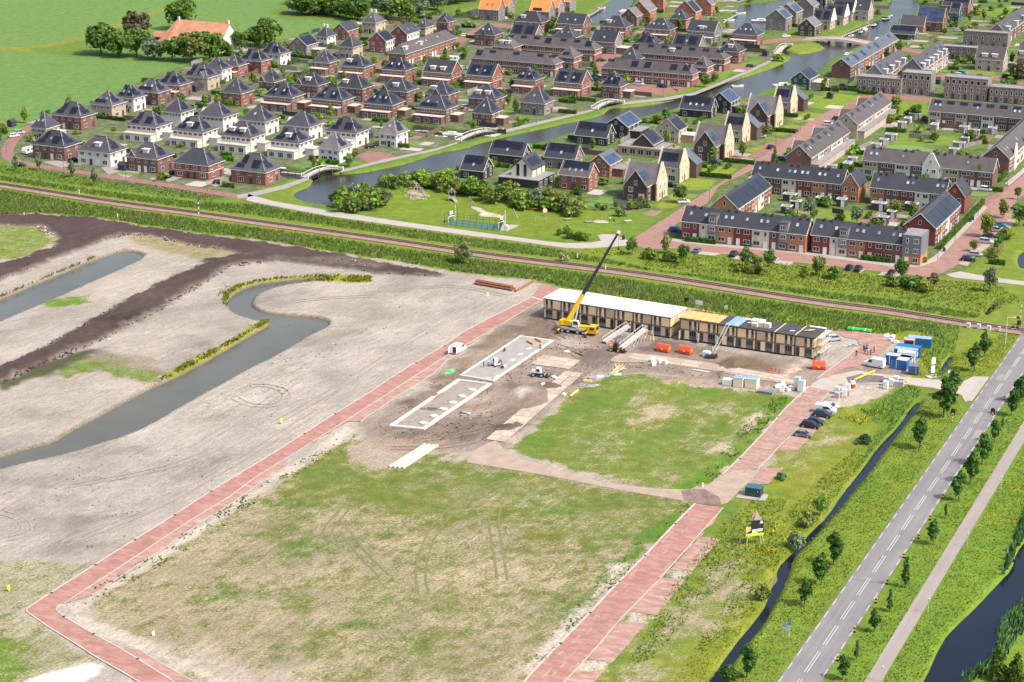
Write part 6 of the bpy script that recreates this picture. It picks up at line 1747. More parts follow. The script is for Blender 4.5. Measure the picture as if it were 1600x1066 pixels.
YP=[[(1090,482),(1200,495),(1310,508),(1400,514),(1440,520),(1450,545),(1436,556),(1425,524),(1330,516),(1180,504),(1090,490)],[(1438,526),(1456,530),(1462,560),(1444,590),(1434,585),(1440,556)],[(1325,638),(1380,640),(1390,655),(1340,665),(1310,655)],[(1190,830),(1220,815),(1240,840),(1215,870),(1180,870)],[(300,566),(345,541),(392,515),(414,498),(426,502),(400,522),(345,553)],[(346,476),(344,462),(360,447),(400,440),(440,436),(440,434),(395,436),(352,446),(340,462)],[(380,505),(420,498),(424,508),(400,518)],[(540,434),(575,430),(582,440),(560,444),(540,442)],[(885,388),(960,391),(990,396),(970,400),(890,394)]]
scatter('yellow_flowers',[G(p)for p in YP],2.2,.6,.25,RAPE,3,.45,19,(5,.5),ra)
scatter('bank_weeds',[G([(252,590),(300,562),(345,540),(392,514),(412,498),(428,500),(430,508),(404,526),(345,559),(300,582),(258,600)]),G([(345,478),(350,458),(366,447),(400,438),(440,433),(520,430),(580,432),(580,441),(505,439),(430,440),(380,452),(360,470),(356,480)]),G([(0,470),(50,447),(98,427),(150,405),(150,400),(90,425),(0,462)])],3.6,.7,.3,leaf_mat('weeds',(.22,.25,.035),.25,.3),3,.45,21,(5,.36),ra)
scatter('shoulder_weeds',[G([(115,955),(200,915),(330,838),(460,745),(560,680),(545,676),(440,736),(320,815),(190,895),(105,944)]),G([(1082,788),(1000,872),(900,985),(840,1045),(820,1040),(900,945),(980,862),(1070,786)])],2.2,.3,.3,leaf_mat('weed_leaf',(.085,.19,.028),.3,.25),3,.5,23,(3,.55))
scatter('shoulder_weeds',[G([(1236,622),(1200,620),(1100,740),(1075,765),(1085,768),(1122,745)])],2.2,.4,.28,LEAF['fresh'],3,.5,24,(5,.45))
scatter('sand_weeds',[G([(420,500),(800,440),(640,560),(480,665),(330,755),(150,868),(0,850),(0,740),(250,660),(400,572)])],.06,.22,.32,LEAF['olive'],3,.5,26,(12,.5))
PEATP=[G([(0,345),(60,342),(150,346),(225,358),(310,370),(400,381),(484,395),(590,412),(590,420),(420,402),(330,385),(240,366),(170,374),(60,410),(0,432),(0,414),(40,405),(95,384),(98,370),(70,352),(0,351)]),G([(0,604),(60,575),(140,543),(200,511),(260,481),(320,443),(360,418),(420,410),(420,403),(370,400),(330,408),(280,431),(200,471),(120,515),(0,575)])]
PEATP+=[G(q[0])for q in PAINT if q[1]is PEAT and q[2]<.1]
scatter('peat_clods',PEATP,.8,.35,.55,mat('peat_clod',(.075,.055,.05),.95,.3,1,rand=0),2,.4,41)
CHALK=[G([(20,412),(60,395),(100,383),(104,388),(60,402),(22,420)]),G([(510,403),(560,408),(612,418),(640,425),(600,424),(540,414),(512,408)]),G([(50,356),(70,350),(94,368),(90,374)]),G([(225,368),(300,372),(330,380),(320,388),(260,378)]),G([(70,545),(120,535),(170,527),(172,531),(120,541),(72,551)])]
scatter('clay_clods',CHALK,1.3,.4,.8,mat('clay_clod',(.5,.44,.40),.9,.2,1,rand=0),2,.5,42,(3,.5))
RUT=mat('wheel_rut',(.285,.247,.202),.95,.2,.7,rand=0,fine=.2)
RUTG=mat('rut_in_grass',(.15,.148,.062),.95,.25,.7,rand=0,fine=.2)
def ruts(px,m,w=.5,gauge=1.9,sm=2):
 P=dense(smooth(G(px),sm),3)
 for s in(-1,1):
  L=offset_line(P,s*gauge/2)
  ribbon('wheel_track',L,w,.012,m)
for px in([(662,930),(655,895),(668,845),(695,805),(740,770),(790,752)],[(785,905),(778,860),(770,815),(776,790)],[(600,900),(560,860),(540,830)],[(500,850),(520,815),(545,790)]):
 ruts(px,RUTG,.5)
for px in([(372,612),(400,600),(440,606),(452,622),(430,634),(390,634),(368,622)],[(0,800),(25,806),(44,820),(40,836),(10,842)],[(500,640),(420,690),(330,745),(230,800),(100,850)],[(690,500),(600,560),(520,610),(430,660)],[(300,700),(400,640),(470,590)],[(560,460),(640,450),(720,446),(790,462)],[(420,476),(500,466),(590,462)],[(100,760),(250,735),(340,700)]):
 ruts(px,RUT,.42)
MUDR=mat('mud_rut',(.175,.138,.108),.9,.3,.7,rand=0,fine=.2)
for px in([(880,545),(905,556),(912,566),(890,580),(860,586)],[(870,540),(900,548),(925,560),(960,566)],[(760,655),(800,640),(830,625),(870,600)],[(640,690),(720,680),(790,660),(840,632)],[(930,545),(940,560),(925,575),(900,590)],[(610,700),(680,700),(740,690)],[(1010,560),(1080,562),(1180,575),(1240,588)],[(830,500),(850,515),(880,530)]):
 ruts(px,MUDR,.6)
# ---- gardens: lawns, terraces, hedges, shrubs and little trees between the houses
houses=[o for o in bpy.data.objects if o.parent is None and o.get('category')in('house','terrace','farmhouse')]
HR=[]
for o in houses:
 ex=[c for c in o.children if c.name.startswith(('wall','annex','cross_wing','tower','main_wing','rear_wing','corner_house','street_wing'))]
 xs,ys=[],[]
 for c in ex:
  for v in c.data.vertices:
   xs.append(v.co.x+c.location.x);ys.append(v.co.y+c.location.y)
 HR.append((o.location.x,o.location.y,o.rotation_euler.z,min(xs),max(xs),min(ys),max(ys)))
def clear_of_houses(X,Y,mrg):
 k=np.ones(len(X),bool)
 for x,y,a,x0,x1,y0,y1 in HR:
  u=(X-x)*cos(a)+(Y-y)*sin(a)
  v=-(X-x)*sin(a)+(Y-y)*cos(a)
  k&=~((u>x0-mrg)&(u<x1+mrg)&(v>y0-mrg)&(v<y1+mrg))
 return k
def clear_of(polys,X,Y,mrg):
 k=np.ones(len(X),bool)
 for P in polys:
  k&=poly_sd(P,X,Y)<-mrg
 return k
ESTATES=[PAINT[0][0],PAINT[1][0]]
ROADP=[P for n_,P in SHEETS if n_.startswith(('brick','cycle','grey','pavement','side','parking','sports','link','court'))]
gr=np.random.default_rng(31)
def spots(n,mrg_h,mrg_r,zone=None):
 out=[]
 for E_ in(ESTATES if zone is None else zone):
  P=G(E_)
  Pn=np.array(P)
  x0,y0=Pn.min(0);x1,y1=Pn.max(0)
  y1=min(y1,1180)
  X,Y=gr.uniform(x0,x1,n*14),gr.uniform(y0,y1,n*14)
  k=(np.abs(X)<Y*.285)&(poly_sd(P,X,Y)>1.5)
  X,Y=X[k],Y[k]
  k=clear_of_houses(X,Y,mrg_h)
  X,Y=X[k],Y[k]
  k=clear_of(ROADP,X,Y,mrg_r)&clear_of(ra,X,Y,mrg_r+.6)
  out+=list(zip(X[k],Y[k]))[:n]
 return out
HN=[(o.location.x,o.location.y,o['label'])for o in houses]
def by_house(p,kind):
 """what the thing is, and the house it stands beside"""
 l=min(HN,key=lambda q:(q[0]-p[0])**2+(q[1]-p[1])**2)[2].split()
 l=' '.join(l[:16-2-len(kind.split())]).rstrip(',')
 for t in(' and',' the',' with',' of',' a',' its',' in',' on',' by',' from'):
  if l.endswith(t):
   l=l[:-len(t)]
 return kind+' near '+l
LAWN=mat('garden_lawn',(.10,.18,.03),.95,.25,.8,rand=.2,fine=.2)
PATIO=mat('garden_paving',(.33,.29,.26),.9,.15,.6,rand=.25,fine=.12)
PATIO2=mat('brick_terrace',(.25,.15,.125),.9,.15,.6,rand=.25,fine=.15)
def rect(p,w,d,a):
 c,s=cos(a),sin(a)
 return[(p[0]+c*x-s*y,p[1]+s*x+c*y)for x,y in((-w/2,-d/2),(w/2,-d/2),(w/2,d/2),(-w/2,d/2))]
A25=radians(-25)
zlev=0.0
for i,p in enumerate(spots(260,1.2,2.2)):
 zlev=(zlev+.0005)%.006
 w,d=gr.uniform(4,11),gr.uniform(3,8)
 m=[LAWN,PATIO,PATIO2,LAWN,PATIO][i%5]
 sheet('garden_lawn' if m is LAWN else 'garden_terrace',rect(p,w,d,A25),.004+i*.00003+(.008 if m is LAWN else 0),m)
def hedge_mesh(L):
 def f():
  n=int(L*55)
  r=np.random.default_rng(int(L*10))
  P=np.stack([r.uniform(-L/2,L/2,n),r.uniform(-.45,.45,n),r.uniform(.05,1.45,n)],-1)
  side=r.integers(0,3,n)
  P[:,1]=np.where(side==0,-.45,np.where(side==1,.45,P[:,1]))
  P[:,2]=np.where(side==2,1.45,P[:,2])
  nm=r.normal(size=(n,3));nm/=np.linalg.norm(nm,axis=1)[:,None]
  t=np.cross(nm,r.normal(size=(n,3)));t/=np.linalg.norm(t,axis=1)[:,None]
  b=np.cross(nm,t)
  s=.2
  V=np.stack([P-t*s-b*s,P+t*s-b*s,P+t*s+b*s,P-t*s+b*s],1).reshape(-1,3).tolist()
  F=np.arange(n*4).reshape(-1,4).tolist()
  k=len(V)
  V+=[(-L/2,-.4,0),(L/2,-.4,0),(L/2,.4,0),(-L/2,.4,0),(-L/2,-.4,1.35),(L/2,-.4,1.35),(L/2,.4,1.35),(-L/2,.4,1.35)]
  F+=[[k,k+1,k+5,k+4],[k+1,k+2,k+6,k+5],[k+2,k+3,k+7,k+6],[k+3,k,k+4,k+7],[k+4,k+5,k+6,k+7]]
  me=bpy.data.meshes.new('hedge');me.from_pydata(V,[],F);me.materials.append(LEAF['hedge'])
  return me
 return shared(('hedge',L),f)
def hedge(p,L,a,label,group):
 o=tag(link('hedge',hedge_mesh(L),None,(p[0],p[1],0),a),label,'hedge',group)
 return o
for i,p in enumerate(spots(146,.9,.6)):
 lb=by_house(p,'clipped hedge')
 hedge(p,[5,8,12][i%3],A25+(pi/2 if i%2 else 0),lb,lb.replace('hedge','hedges',1))
gp=random.Random(77)
for i,p in enumerate(spots(148,.8,.4)):
 lf=gp.choice(['fresh','wood','olive','fresh','yellow'])
 lb=by_house(p,{'fresh':'fresh green','wood':'dark','olive':'olive','yellow':'yellowish'}[lf]+' shrub')
 tree('shrub',lb,'shrub',(0,0),'shrub',lf,gp.uniform(1.6,3.4),gp.uniform(1.0,1.6),lb.replace('shrub','shrubs',1),i,p)
for i,p in enumerate(spots(115,1.3,.6)):
 lf=gp.choice(['fresh','wood','olive'])
 lb=by_house(p,{'fresh':'fresh green','wood':'dark','olive':'olive'}[lf]+(' slender' if i%2 else ' round')+' tree')
 tree('garden_tree',lb,'tree',(0,0),'oval' if i%2 else 'round',lf,gp.uniform(3.4,6.4),1.0,lb.replace('tree','trees',1),i,p)
for a,b,lb in(((147,184),(198,190),'long bright hedge between the meadow row and the white semis'),((1290,395),(1345,401),'low hedge before the left end of the right front terrace'),((1070,377),(1120,382),'low hedge before the left end of the left front terrace'),((1160,384),(1205,389),'low hedge before the middle of the left front terrace'),((1345,406),(1392,411),'low hedge before the right end of the front terrace'),((1426,413),(1446,410),'curved hedge at the grey corner house'),((1468,390),(1510,345),'long hedge beside the pavement of the car park street'),((1512,343),(1536,318),'upper hedge beside the pavement of the car park street'),((1340,76+70),(1372,149),'low hedge at the foot of the grey flat row'),((1560,285),(1592,252),'yellow green hedge beside the street at the right edge'),((451,88),(493,93),'hedge in front of the grey gabled house'),((700,150),(720,132),'hedge on the brick yard corner')):
 pa,pb=at(*a),at(*b)
 v=pb-pa
 L=round(hypot(v.x,v.y))
 hedge(((pa.x+pb.x)/2,(pa.y+pb.y)/2),L,atan2(v.y,v.x),lb,None)
# ------------------------------------------------------------ the building site
TIMB=mat('fresh_timber_panel',(.82,.63,.36),.85,.06,.5,rand=.05,fine=.06)
TIMD=mat('brown_timber_panel',(.58,.42,.26),.85,.06,.5,rand=.05,fine=.06)
JOIST=mat('dark_joist',(.075,.05,.035),.9,.2,2)
FOIL=mat('grey_foil',(.17,.16,.155),.8,.15,1)
STEEL=mat('galvanised_steel',(.50,.49,.48),.5,.15,2,metal=.3)
YEL=mat('crane_yellow',(.70,.40,.012),.45,.08,1,rand=0)
BLK=mat('black_paint',(.022,.021,.023),.5,.15,1,rand=0)
RUB=mat('rubber',(.022,.022,.023),.85,.2,2,rand=0)
BITU=mat('black_roofing',(.05,.05,.055),.85,.2,.5,rand=0,fine=.15)
WHITEF=mat('white_roof_foil',(.70,.69,.68),.7,.06,.35,rand=0,fine=.05)
TARP=mat('orange_sheeting',(.72,.36,.12),.75,.14,.5,rand=0)
CONC=mat('white_concrete',(.48,.445,.405),.9,.08,.6,rand=.03,fine=.06)
SLAB=mat('grey_concrete',(.285,.265,.245),.92,.15,.4,rand=0,fine=.1)
BLUEC=mat('container_blue',(.022,.15,.36),.5,.1,1,rand=.12)
LBLUE=mat('pale_blue_roof',(.24,.36,.46),.6,.15,.8,rand=.1)
NAVY=mat('container_navy',(.045,.07,.17),.5,.12,1,rand=0)
REDP=mat('skip_red',(.62,.09,.035),.5,.1,1,rand=.08)
GREENP=mat('bright_green_foil',(.03,.50,.10),.5,.1,1,rand=0)
CREAM=mat('insulation_cream',(.72,.64,.46),.85,.05,1,rand=.05)
PLW=mat('white_wrap',(.74,.73,.73),.6,.06,1,rand=.04)
YBRT=mat('signal_yellow',(.85,.80,.01),.6,.05,1,rand=0)
REDS=mat('signal_red',(.55,.03,.02),.5,.05,1,rand=0)
WHT=mat('white_paint',(.76,.75,.73),.5,.05,1,rand=.02)
LUM=mat('yellow_lumber',(.62,.47,.22),.85,.1,1,rand=.08)
RUST=mat('rusty_steel',(.26,.10,.05),.85,.3,1,rand=.1)
LIL=mat('wrapped_bricks',(.42,.37,.38),.7,.12,1,rand=.12)
def modular(label,P0,P1,back,units,first_panel,base=5.75):
 a0,a1=at(*P0,base),at(*P1,base)
 v=a1-a0
 L,ang=hypot(v.x,v.y),atan2(v.y,v.x)
 b=at(*back,base)
 D=abs(-(b.x-a1.x)*sin(ang)+(b.y-a1.y)*cos(ang))
 t=thing('timber_building',label,'building',(a0.x,a0.y,0),ang)
 part('core',MB().box(.12,L-.12,.12,D-.1,0,base-.25),FOIL,t)
 part('plinth',MB().box(.2,L-.2,.05,.118,-.1,.38),mat('black_plinth',(.03,.03,.032),.9,.2,1,rand=0),t)
 U=L/units
 for i in range(units):
  x=U*i
  A,B=(TIMB,TIMD)if i%2==(1 if first_panel else 0)else(TIMD,TIMB)
  def P(u0,u1,z0,z1,m,nm='facade_panel',y=.0):
   part(nm,MB().box(x+U*u0+.015,x+U*u1-.015,y,.12,z0,z1),m,t)
  def W(u0,u1,z0,z1,n,low=True):
   w,h=round(U*(u1-u0),2),round(z1-z0,2)
   o=link('window',shared(('dw',w,h,n),lambda:dark_window(w,h,n)),t,(x+U*(u0+u1)/2,.1,(z0+z1)/2))
   link('pane',pane_mesh(w,h),o)
  f=(lambda a,b:(1-b,1-a))if first_panel else(lambda a,b:(a,b))
  P(*f(.0,.09),3.15,5.4,TIMB);W(*f(.10,.22),4.15,5.4,1);P(*f(.10,.22),3.15,4.1,FOIL,'spandrel',.06)
  P(*f(.23,.36),3.15,5.4,A if A is TIMB else B);W(*f(.37,.49),4.15,5.4,1);P(*f(.37,.49),3.15,4.1,FOIL,'spandrel',.06)
  P(*f(.50,.93),3.15,5.4,A)
  P(*f(.0,.10),.4,2.75,TIMB);W(*f(.12,.46),1.25,2.65,3);P(*f(.12,.46),.4,1.2,FOIL,'spandrel',.06)
  P(*f(.48,.72),.4,2.75,B);W(*f(.74,.90),.4,2.6,1)
  part('party_post',MB().box(x-.07,x+.07,-.03,.115,.3,5.45),JOIST,t)
  n=12
  mb=MB()
  for k in range(n):
   for z in(2.80,5.44):
    mb.box(x+U*k/n+.05,x+U*(k+.62)/n+.05,-.02,.118,z,z+.26)
  part('joist_ends',mb,JOIST,t)
 part('floor_beam',MB().box(0,L,.03,.117,2.77,3.1),TIMD,t)
 for z0,z1 in((.4,2.75),(3.15,5.4)):
  for k in range(4):
   part('facade_panel',MB().box(L-.118,L,D*k/4+.03,D*(k+1)/4-.03,z0,z1),TIMD if z0<1 or k%2 else TIMB,t)
 part('end_beam',MB().box(L-.117,L+.03,0,D,2.78,3.12),JOIST,t)
 part('end_beam',MB().box(L-.117,L+.03,0,D,5.42,5.68),JOIST,t)
 part('left_end',MB().box(0,.118,.13,D,.3,5.5),TIMD,t)
 return t,L,D,base
def dark_window(w,h,n):
 mb=MB()
 q=.07
 mb.box(-w/2,w/2,-.1,0,h/2-q,h/2).box(-w/2,w/2,-.1,0,-h/2,-h/2+q)
 for i in range(n+1):
  x=-w/2+q/2+(w-q)*i/n
  mb.box(x-q/2,x+q/2,-.097,0,-h/2+q,h/2-q)
 return mb.mesh('window',FOIL)
t,L,D,zb=modular('long timber panelled modular building with a white foil roof behind the crane',(850,466),(1048,496.5),(1069.5,481),7,False)
part('roof_sheet',MB().box(-.2,L+.2,-.2,D+.15,zb-.04,zb+.16),WHITEF,t)
mb=MB()
rr=random.Random(2)
for i in range(18):
 x,y=rr.uniform(2,L-3),rr.uniform(1,D-2)
 mb.box(0,rr.uniform(.5,2.2),0,.08,zb+.161,zb+.2,Matrix.Translation((x,y,0))@Matrix.Rotation(rr.uniform(0,3),4,'Z'))
part('foil_creases',mb,STEEL,t)['kind']='stuff'
T1=t
t,L,D,zb=modular('timber panelled modular building with half its roof under orange sheeting and half black',(1062,497.6),(1272.6,528.5),(1292,514.7),7,True)
U=L/7
part('roof_deck',MB().box(-.15,L+.15,-.15,D+.1,zb-.04,zb+.06),BITU,t)
mb=MB()
nx,ny=16,6
for i in range(nx+1):
 for j in range(ny+1):
  mb.v.append((-.25+(U*2.05+.25)*i/nx,-.25+(D+.45)*j/ny,zb+.1+.16*(1-abs(2*j/ny-1))+.05*sin(i*2.1+j)-(.25 if j in(0,ny)else 0)))
for i in range(nx):
 for j in range(ny):
  a=i*(ny+1)+j
  mb.f.append((a,a+ny+1,a+ny+2,a+1))
part('orange_sheet',mb,TARP,t)
for k,(x0,x1)in enumerate(((2.42,2.75),(2.77,3.08))):
 part('roof_sheet',MB().box(U*x0,U*x1,.1,D-.3,zb+.062,zb+.16),LBLUE,t)
for x in(4.95,6.0):
 part('roof_seam',MB().box(U*x,U*x+.25,0,D,zb+.062,zb+.13),LUM,t)
part('roof_edge',MB().box(-.16,L+.16,-.22,-.151,zb-.14,zb+.08),JOIST,t)
T2,L2_,D2_=t,L,D
def site(p,z=0.0):
 """point on the roof of the right building"""
 q=T2.matrix_world if False else Matrix.Translation(T2.location)@Matrix.Rotation(T2.rotation_euler.z,4,'Z')
 return q@Vector(p)
AS=T2.rotation_euler.z
for lb,x,y,w,d,h,m in(('white pack of boards lying on the black roof, back',3.75,D*.62,3.4,2.2,.9,PLW),('cream pack of boards on the black roof, front',4.25,D*.34,3.2,1.3,1.2,CREAM),('cream pack of boards on the black roof, left',3.8,D*.28,1.6,1.4,.9,CREAM)):
 o=thing('board_pack',lb,'pack',site((U*x,y,zb+.06)),AS)
 n=3
 for k in range(n):
  part('layer',MB().box(-w/2,w/2,-d/2,d/2,h*k/n+.01,h*(k+1)/n-.01),m,o)
 part('strap',MB().box(-.05,.05,-d/2-.02,d/2+.02,0.02,h+.015),JOIST,o)
for lb,x,y in(('loose white sheet on the black roof, left',3.4,D*.5),('loose white sheet on the black roof, right',5.7,D*.3),('loose roll on the dark roof near the orange sheeting',3.15,D*.8)):
 tag(link('foil_roll',MB().tube((-.6,0,.16),(.6,0,.16),.16,n=8).tube((-.7,0,.16),(-.6,0,.16),.05,n=6).mesh('foil_roll',PLW),None,site((U*x,y,zb+.06)),AS+.6),lb,'roll')
o=thing('timber_offcuts','yellow timber offcuts beside the seam on the black roof','timber',site((U*6.35,D*.6,zb+.06)),AS)
for k in range(6):
 part('board',MB().bar((-1+k*.3,-.6,.1+k*.03),(.6+k*.2,.8,.12+k*.03),.2,.06),LUM,o)
for k in range(3):
 part('door_leaf',MB().box(-.04,.04,-1.1,0,.1,2.3),STEEL,T2,(U*k+.35,-.06,.3))
sc=thing('scaffold','silver tube scaffold at the right end of the modular building','scaffold',site((L2_+1.0,0,0)),AS)
for x in(0,1.1):
 for y in(-.5,2.2,4.9,7.4):
  part('standard',MB().tube((x,y,0),(x,y,6.6),.06),STEEL,sc)
for z in(1.0,2.0,3.0,4.0,5.0,6.0):
 for x in(0,1.1):
  part('ledger',MB().tube((x,-.5,z),(x,7.4,z),.05),STEEL,sc)
for z in(2.0,4.0,5.9):
 part('deck',MB().box(.05,1.05,-.5,7.4,z+.06,z+.12),mat('scaffold_board',(.5,.45,.38),.9,.15,1),sc)
for k in range(3):
 part('brace',MB().tube((1.15,-.5+2.6*k,.2+2*(k%2)),(1.15,2.2+2.6*k,2.2+2*(k%2)),.05),STEEL,sc)
p0,p1=at(1112,559),site((U*2.58,-.3,zb+.4))
hz=thing('ladder_hoist','inclined silver ladder hoist leaning on the roof edge with a dark trailer foot','hoist',p0)
d=p1-p0
s_=Vector((-d.y,d.x,0)).normalized()*.42
for sg in(-1,1):
 part('rail',MB().bar(s_*sg+Vector((0,0,.6)),d*1.04+s_*sg,.12,.22),STEEL,hz)
for k in range(1,14):
 q=d*1.04*k/14+Vector((0,0,.6*(1-k/14)))
 part('rung',MB().tube(q-s_,q+s_,.05,n=5),STEEL,hz)
part('trailer',MB().box(-1.6,1.4,-1.0,1.0,.35,.85),BLK,hz)
for x in(-.6,.5):
 for y in(-1.05,.9):
  part('wheel',MB().tube((x,y,.35),(x,y+.2,.35),.35,n=10),RUB,hz)
# ---- vehicles
def wheel_mesh(r,w,rimr=.6):
 return shared(('wh',r,w),lambda:MB().tube((0,-w/2,0),(0,w/2,0),r,n=14).mesh('wheel',RUB)),shared(('rim',r,w),lambda:MB().tube((0,-w/2-.015,0),(0,w/2+.015,0),r*rimr,n=10).mesh('rim',STEEL))
def add_wheels(t,xs,ys,r,w):
 wm_,rm_=wheel_mesh(r,w)
 for x in xs:
  for y in ys:
   o=link('wheel',wm_,t,(x,y,r))
   link('rim',rm_,o)
def crane():
 a,b=at(877,517),at(931,524)
 c=(a+b)/2
 A=atan2(b.y-a.y,b.x-a.x)
 t=thing('mobile_crane','yellow four axle mobile crane with a long black telescopic boom','crane',c,A)
 LB=5.2
 part('carrier',MB().profile_y([(-LB,.75),(LB-2.3,.75),(LB-2.3,1.45),(-LB,1.45)],-1.3,1.3),BLK,t)
 part('deck',MB().box(-LB,LB-2.4,-1.25,1.25,1.453,1.62),STEEL,t)
 part('side_skirt',MB().box(-LB+.6,LB-3.0,-1.33,-1.303,1.0,1.5),mat('light_grey_paint',(.45,.45,.46),.5,.05,1),t)
 cab=part('cab',MB().profile_y([(LB-2.35,.7),(LB+.2,.7),(LB+.3,1.5),(LB-.1,2.55),(LB-2.0,2.6),(LB-2.35,1.7)],-1.3,1.3),YEL,t)
 part('windscreen',MB().profile_y([(LB+.31,1.55),(LB+.27,1.55),(LB-.08,2.42),(LB-.04,2.45)],-1.1,1.1),GLASS,cab)
 part('side_window',MB().box(LB-1.6,LB-.35,-1.33,-1.303,1.65,2.35),GLASS,cab)
 part('hood',MB().box(LB-5.0,LB-2.45,-.9,.9,1.622,2.2),YEL,t)
 add_wheels(t,(-4.1,-2.5,.2,1.8),(-1.15,1.15),.62,.42)
 for x in(-4.9,2.9):
  for sg in(-1,1):
   o=part('outrigger',MB().box(x-.18,x+.18,sg*1.35 if sg>0 else-2.9,2.9 if sg>0 else-1.35,.85,1.15),YEL,t)
   part('foot',MB().box(x-.5,x+.5,sg*2.75-.5,sg*2.75+.5,.02,.12).box(x-.1,x+.1,sg*2.75-.1,sg*2.75+.1,.12,.9),BLK,o)
 piv=Vector((-3.0,0,3.2))
 up=part('turntable',MB().tube((-2.0,0,1.62),(-2.0,0,1.95),1.05,n=16),BLK,t)
 part('upper_body',MB().profile_y([(-4.6,2.0),(-.9,2.0),(-.9,2.6),(-2.2,3.3),(-4.2,3.5),(-4.6,3.1)],-.95,.95),YEL,t)
 part('counterweight',MB().box(-5.1,-4.2,-1.3,1.3,2.05,3.25),YEL,t)
 oc=part('operator_cab',MB().profile_y([(-1.4,1.95),(.4,1.95),(.55,2.7),(.2,3.7),(-1.2,3.7)],-1.35,-.5),WHT,t)
 part('cab_glass',MB().profile_y([(-1.0,2.6),(.45,2.6),(.16,3.55),(-1.0,3.55)],-1.38,-1.352),GLASS,oc)
 tip_w=at(966,364,0)
 base_w=Matrix.Translation(c)@Matrix.Rotation(A,4,'Z')@piv
 k=base_w.y/tip_w.y
 zt=CAM_H*(1-k)
 tip=Vector((tip_w.x*k,base_w.y,zt))
 Mi=(Matrix.Translation(c)@Matrix.Rotation(A,4,'Z')).inverted()
 tl=Mi@tip
 D_=(tl-piv)
 n=D_.normalized()
 part('boom_base',MB().bar(piv-n*.8,piv+D_*.30,.95,1.1),YEL,t)
 for i,(f0,f1,w)in enumerate(((.30,.48,.74),(.48,.66,.64),(.66,.84,.54),(.84,1.0,.44))):
  part('boom_section',MB().bar(piv+D_*f0,piv+D_*f1,w,w*1.15),BLK,t)
 part('boom_head',MB().bar(piv+D_*.995,piv+D_*1.02,.6,.9),WHT,t)
 part('lift_cylinder',MB().tube(Vector((-1.2,0,2.2)),piv+D_*.22+Vector((0,0,-.5)),.22,n=8),STEEL,t)
 hk=piv+D_*1.01
 part('hoist_rope',MB().tube(hk,hk+Vector((0,0,-4.2)),.035,n=4),BLK,t)
 part('hook_block',MB().box(hk.x-.2,hk.x+.2,hk.y-.15,hk.y+.15,hk.z-4.9,hk.z-4.2),BLK,t)
crane()
def skip_box(px,lb,rz):
 t=thing('skip',lb,'skip',at(*px),rz,None)
 part('body',MB().profile_x([(-.95,.15),(.95,.15),(1.05,.9),(.55,1.9),(-.55,1.9),(-1.05,.9)],-1.7,1.7),REDP,t)
 for x in(-1.1,0,1.1):
  part('rib',MB().profile_x([(-1.0,.12),(1.0,.12),(1.11,.9),(.58,1.96),(-.58,1.96),(-1.11,.9)],x-.05,x+.05),REDP,t)
 part('emblem',MB().box(1.703,1.72,-.3,.3,.8,1.4),mat('skip_yellow',(.8,.55,.02),.5,.05,1),t)
 part('emblem',MB().box(-.3,.3,-1.13,-1.09,.65,1.1),MATS['skip_yellow'],t)
 part('skid',MB().box(-1.8,1.8,-.7,-.5,0,.15).box(-1.8,1.8,.5,.7,0,.15),BLK,t)['kind']='stuff'
skip_box((1037,549),'red covered skip, left of the pair before the modular buildings',radians(-32))
skip_box((1071,552),'red covered skip, right of the pair before the modular buildings',radians(-32))
skip_box((1279,576),'orange red skip at the corner under the scaffold',radians(-8))
def gangway(a,b,lb,deck=True):
 p0,p1=at(*a),at(*b,3.0)
 t=thing('gangway',lb,'gangway',p0)
 d=p1-p0
 s=Vector((-d.y,d.x,0)).normalized()
 part('deck',MB().bar(Vector((0,0,.5)),d,1.5,.12),mat('gangway_deck',(.56,.50,.42),.9,.12,1),t)
 for sg in(-1,1):
  part('handrail',MB().tube(s*sg*.8+Vector((0,0,1.5)),d+s*sg*.8+Vector((0,0,1.0)),.07),STEEL,t)
  part('side_beam',MB().bar(s*sg*.8+Vector((0,0,.45)),d+s*sg*.8+Vector((0,0,-.05)),.1,.35),STEEL,t)
  for k in range(8):
   q=d*k/7+s*sg*.8
   part('post',MB().tube((q.x,q.y,.0),q+Vector((0,0,1.5-.5*k/7)),.045,n=5),STEEL,t)
  for k in range(7):
   q,q2=d*k/7+s*sg*.8,d*(k+1)/7+s*sg*.8
   part('brace',MB().tube((q.x,q.y,.1),q2+Vector((0,0,-.1)),.035,n=4),STEEL,t)
gangway((944,537),(982,509),'inclined scaffold gangway, left of the two up to the first building')
gangway((968,549),(1008,514),'inclined scaffold gangway with grey lattice, right of the two')
o=thing('truss_stand','pale timber roof trusses leaning at the foot of the first building','timber',at(1012,532),AS)
for k in range(5):
 part('strut',MB().bar((-1.5+k*.8,-1.2+.3*k,.1),(-.4+k*.35,.8,2.6),.14,.1),LUM if k%2 else STEEL,o)
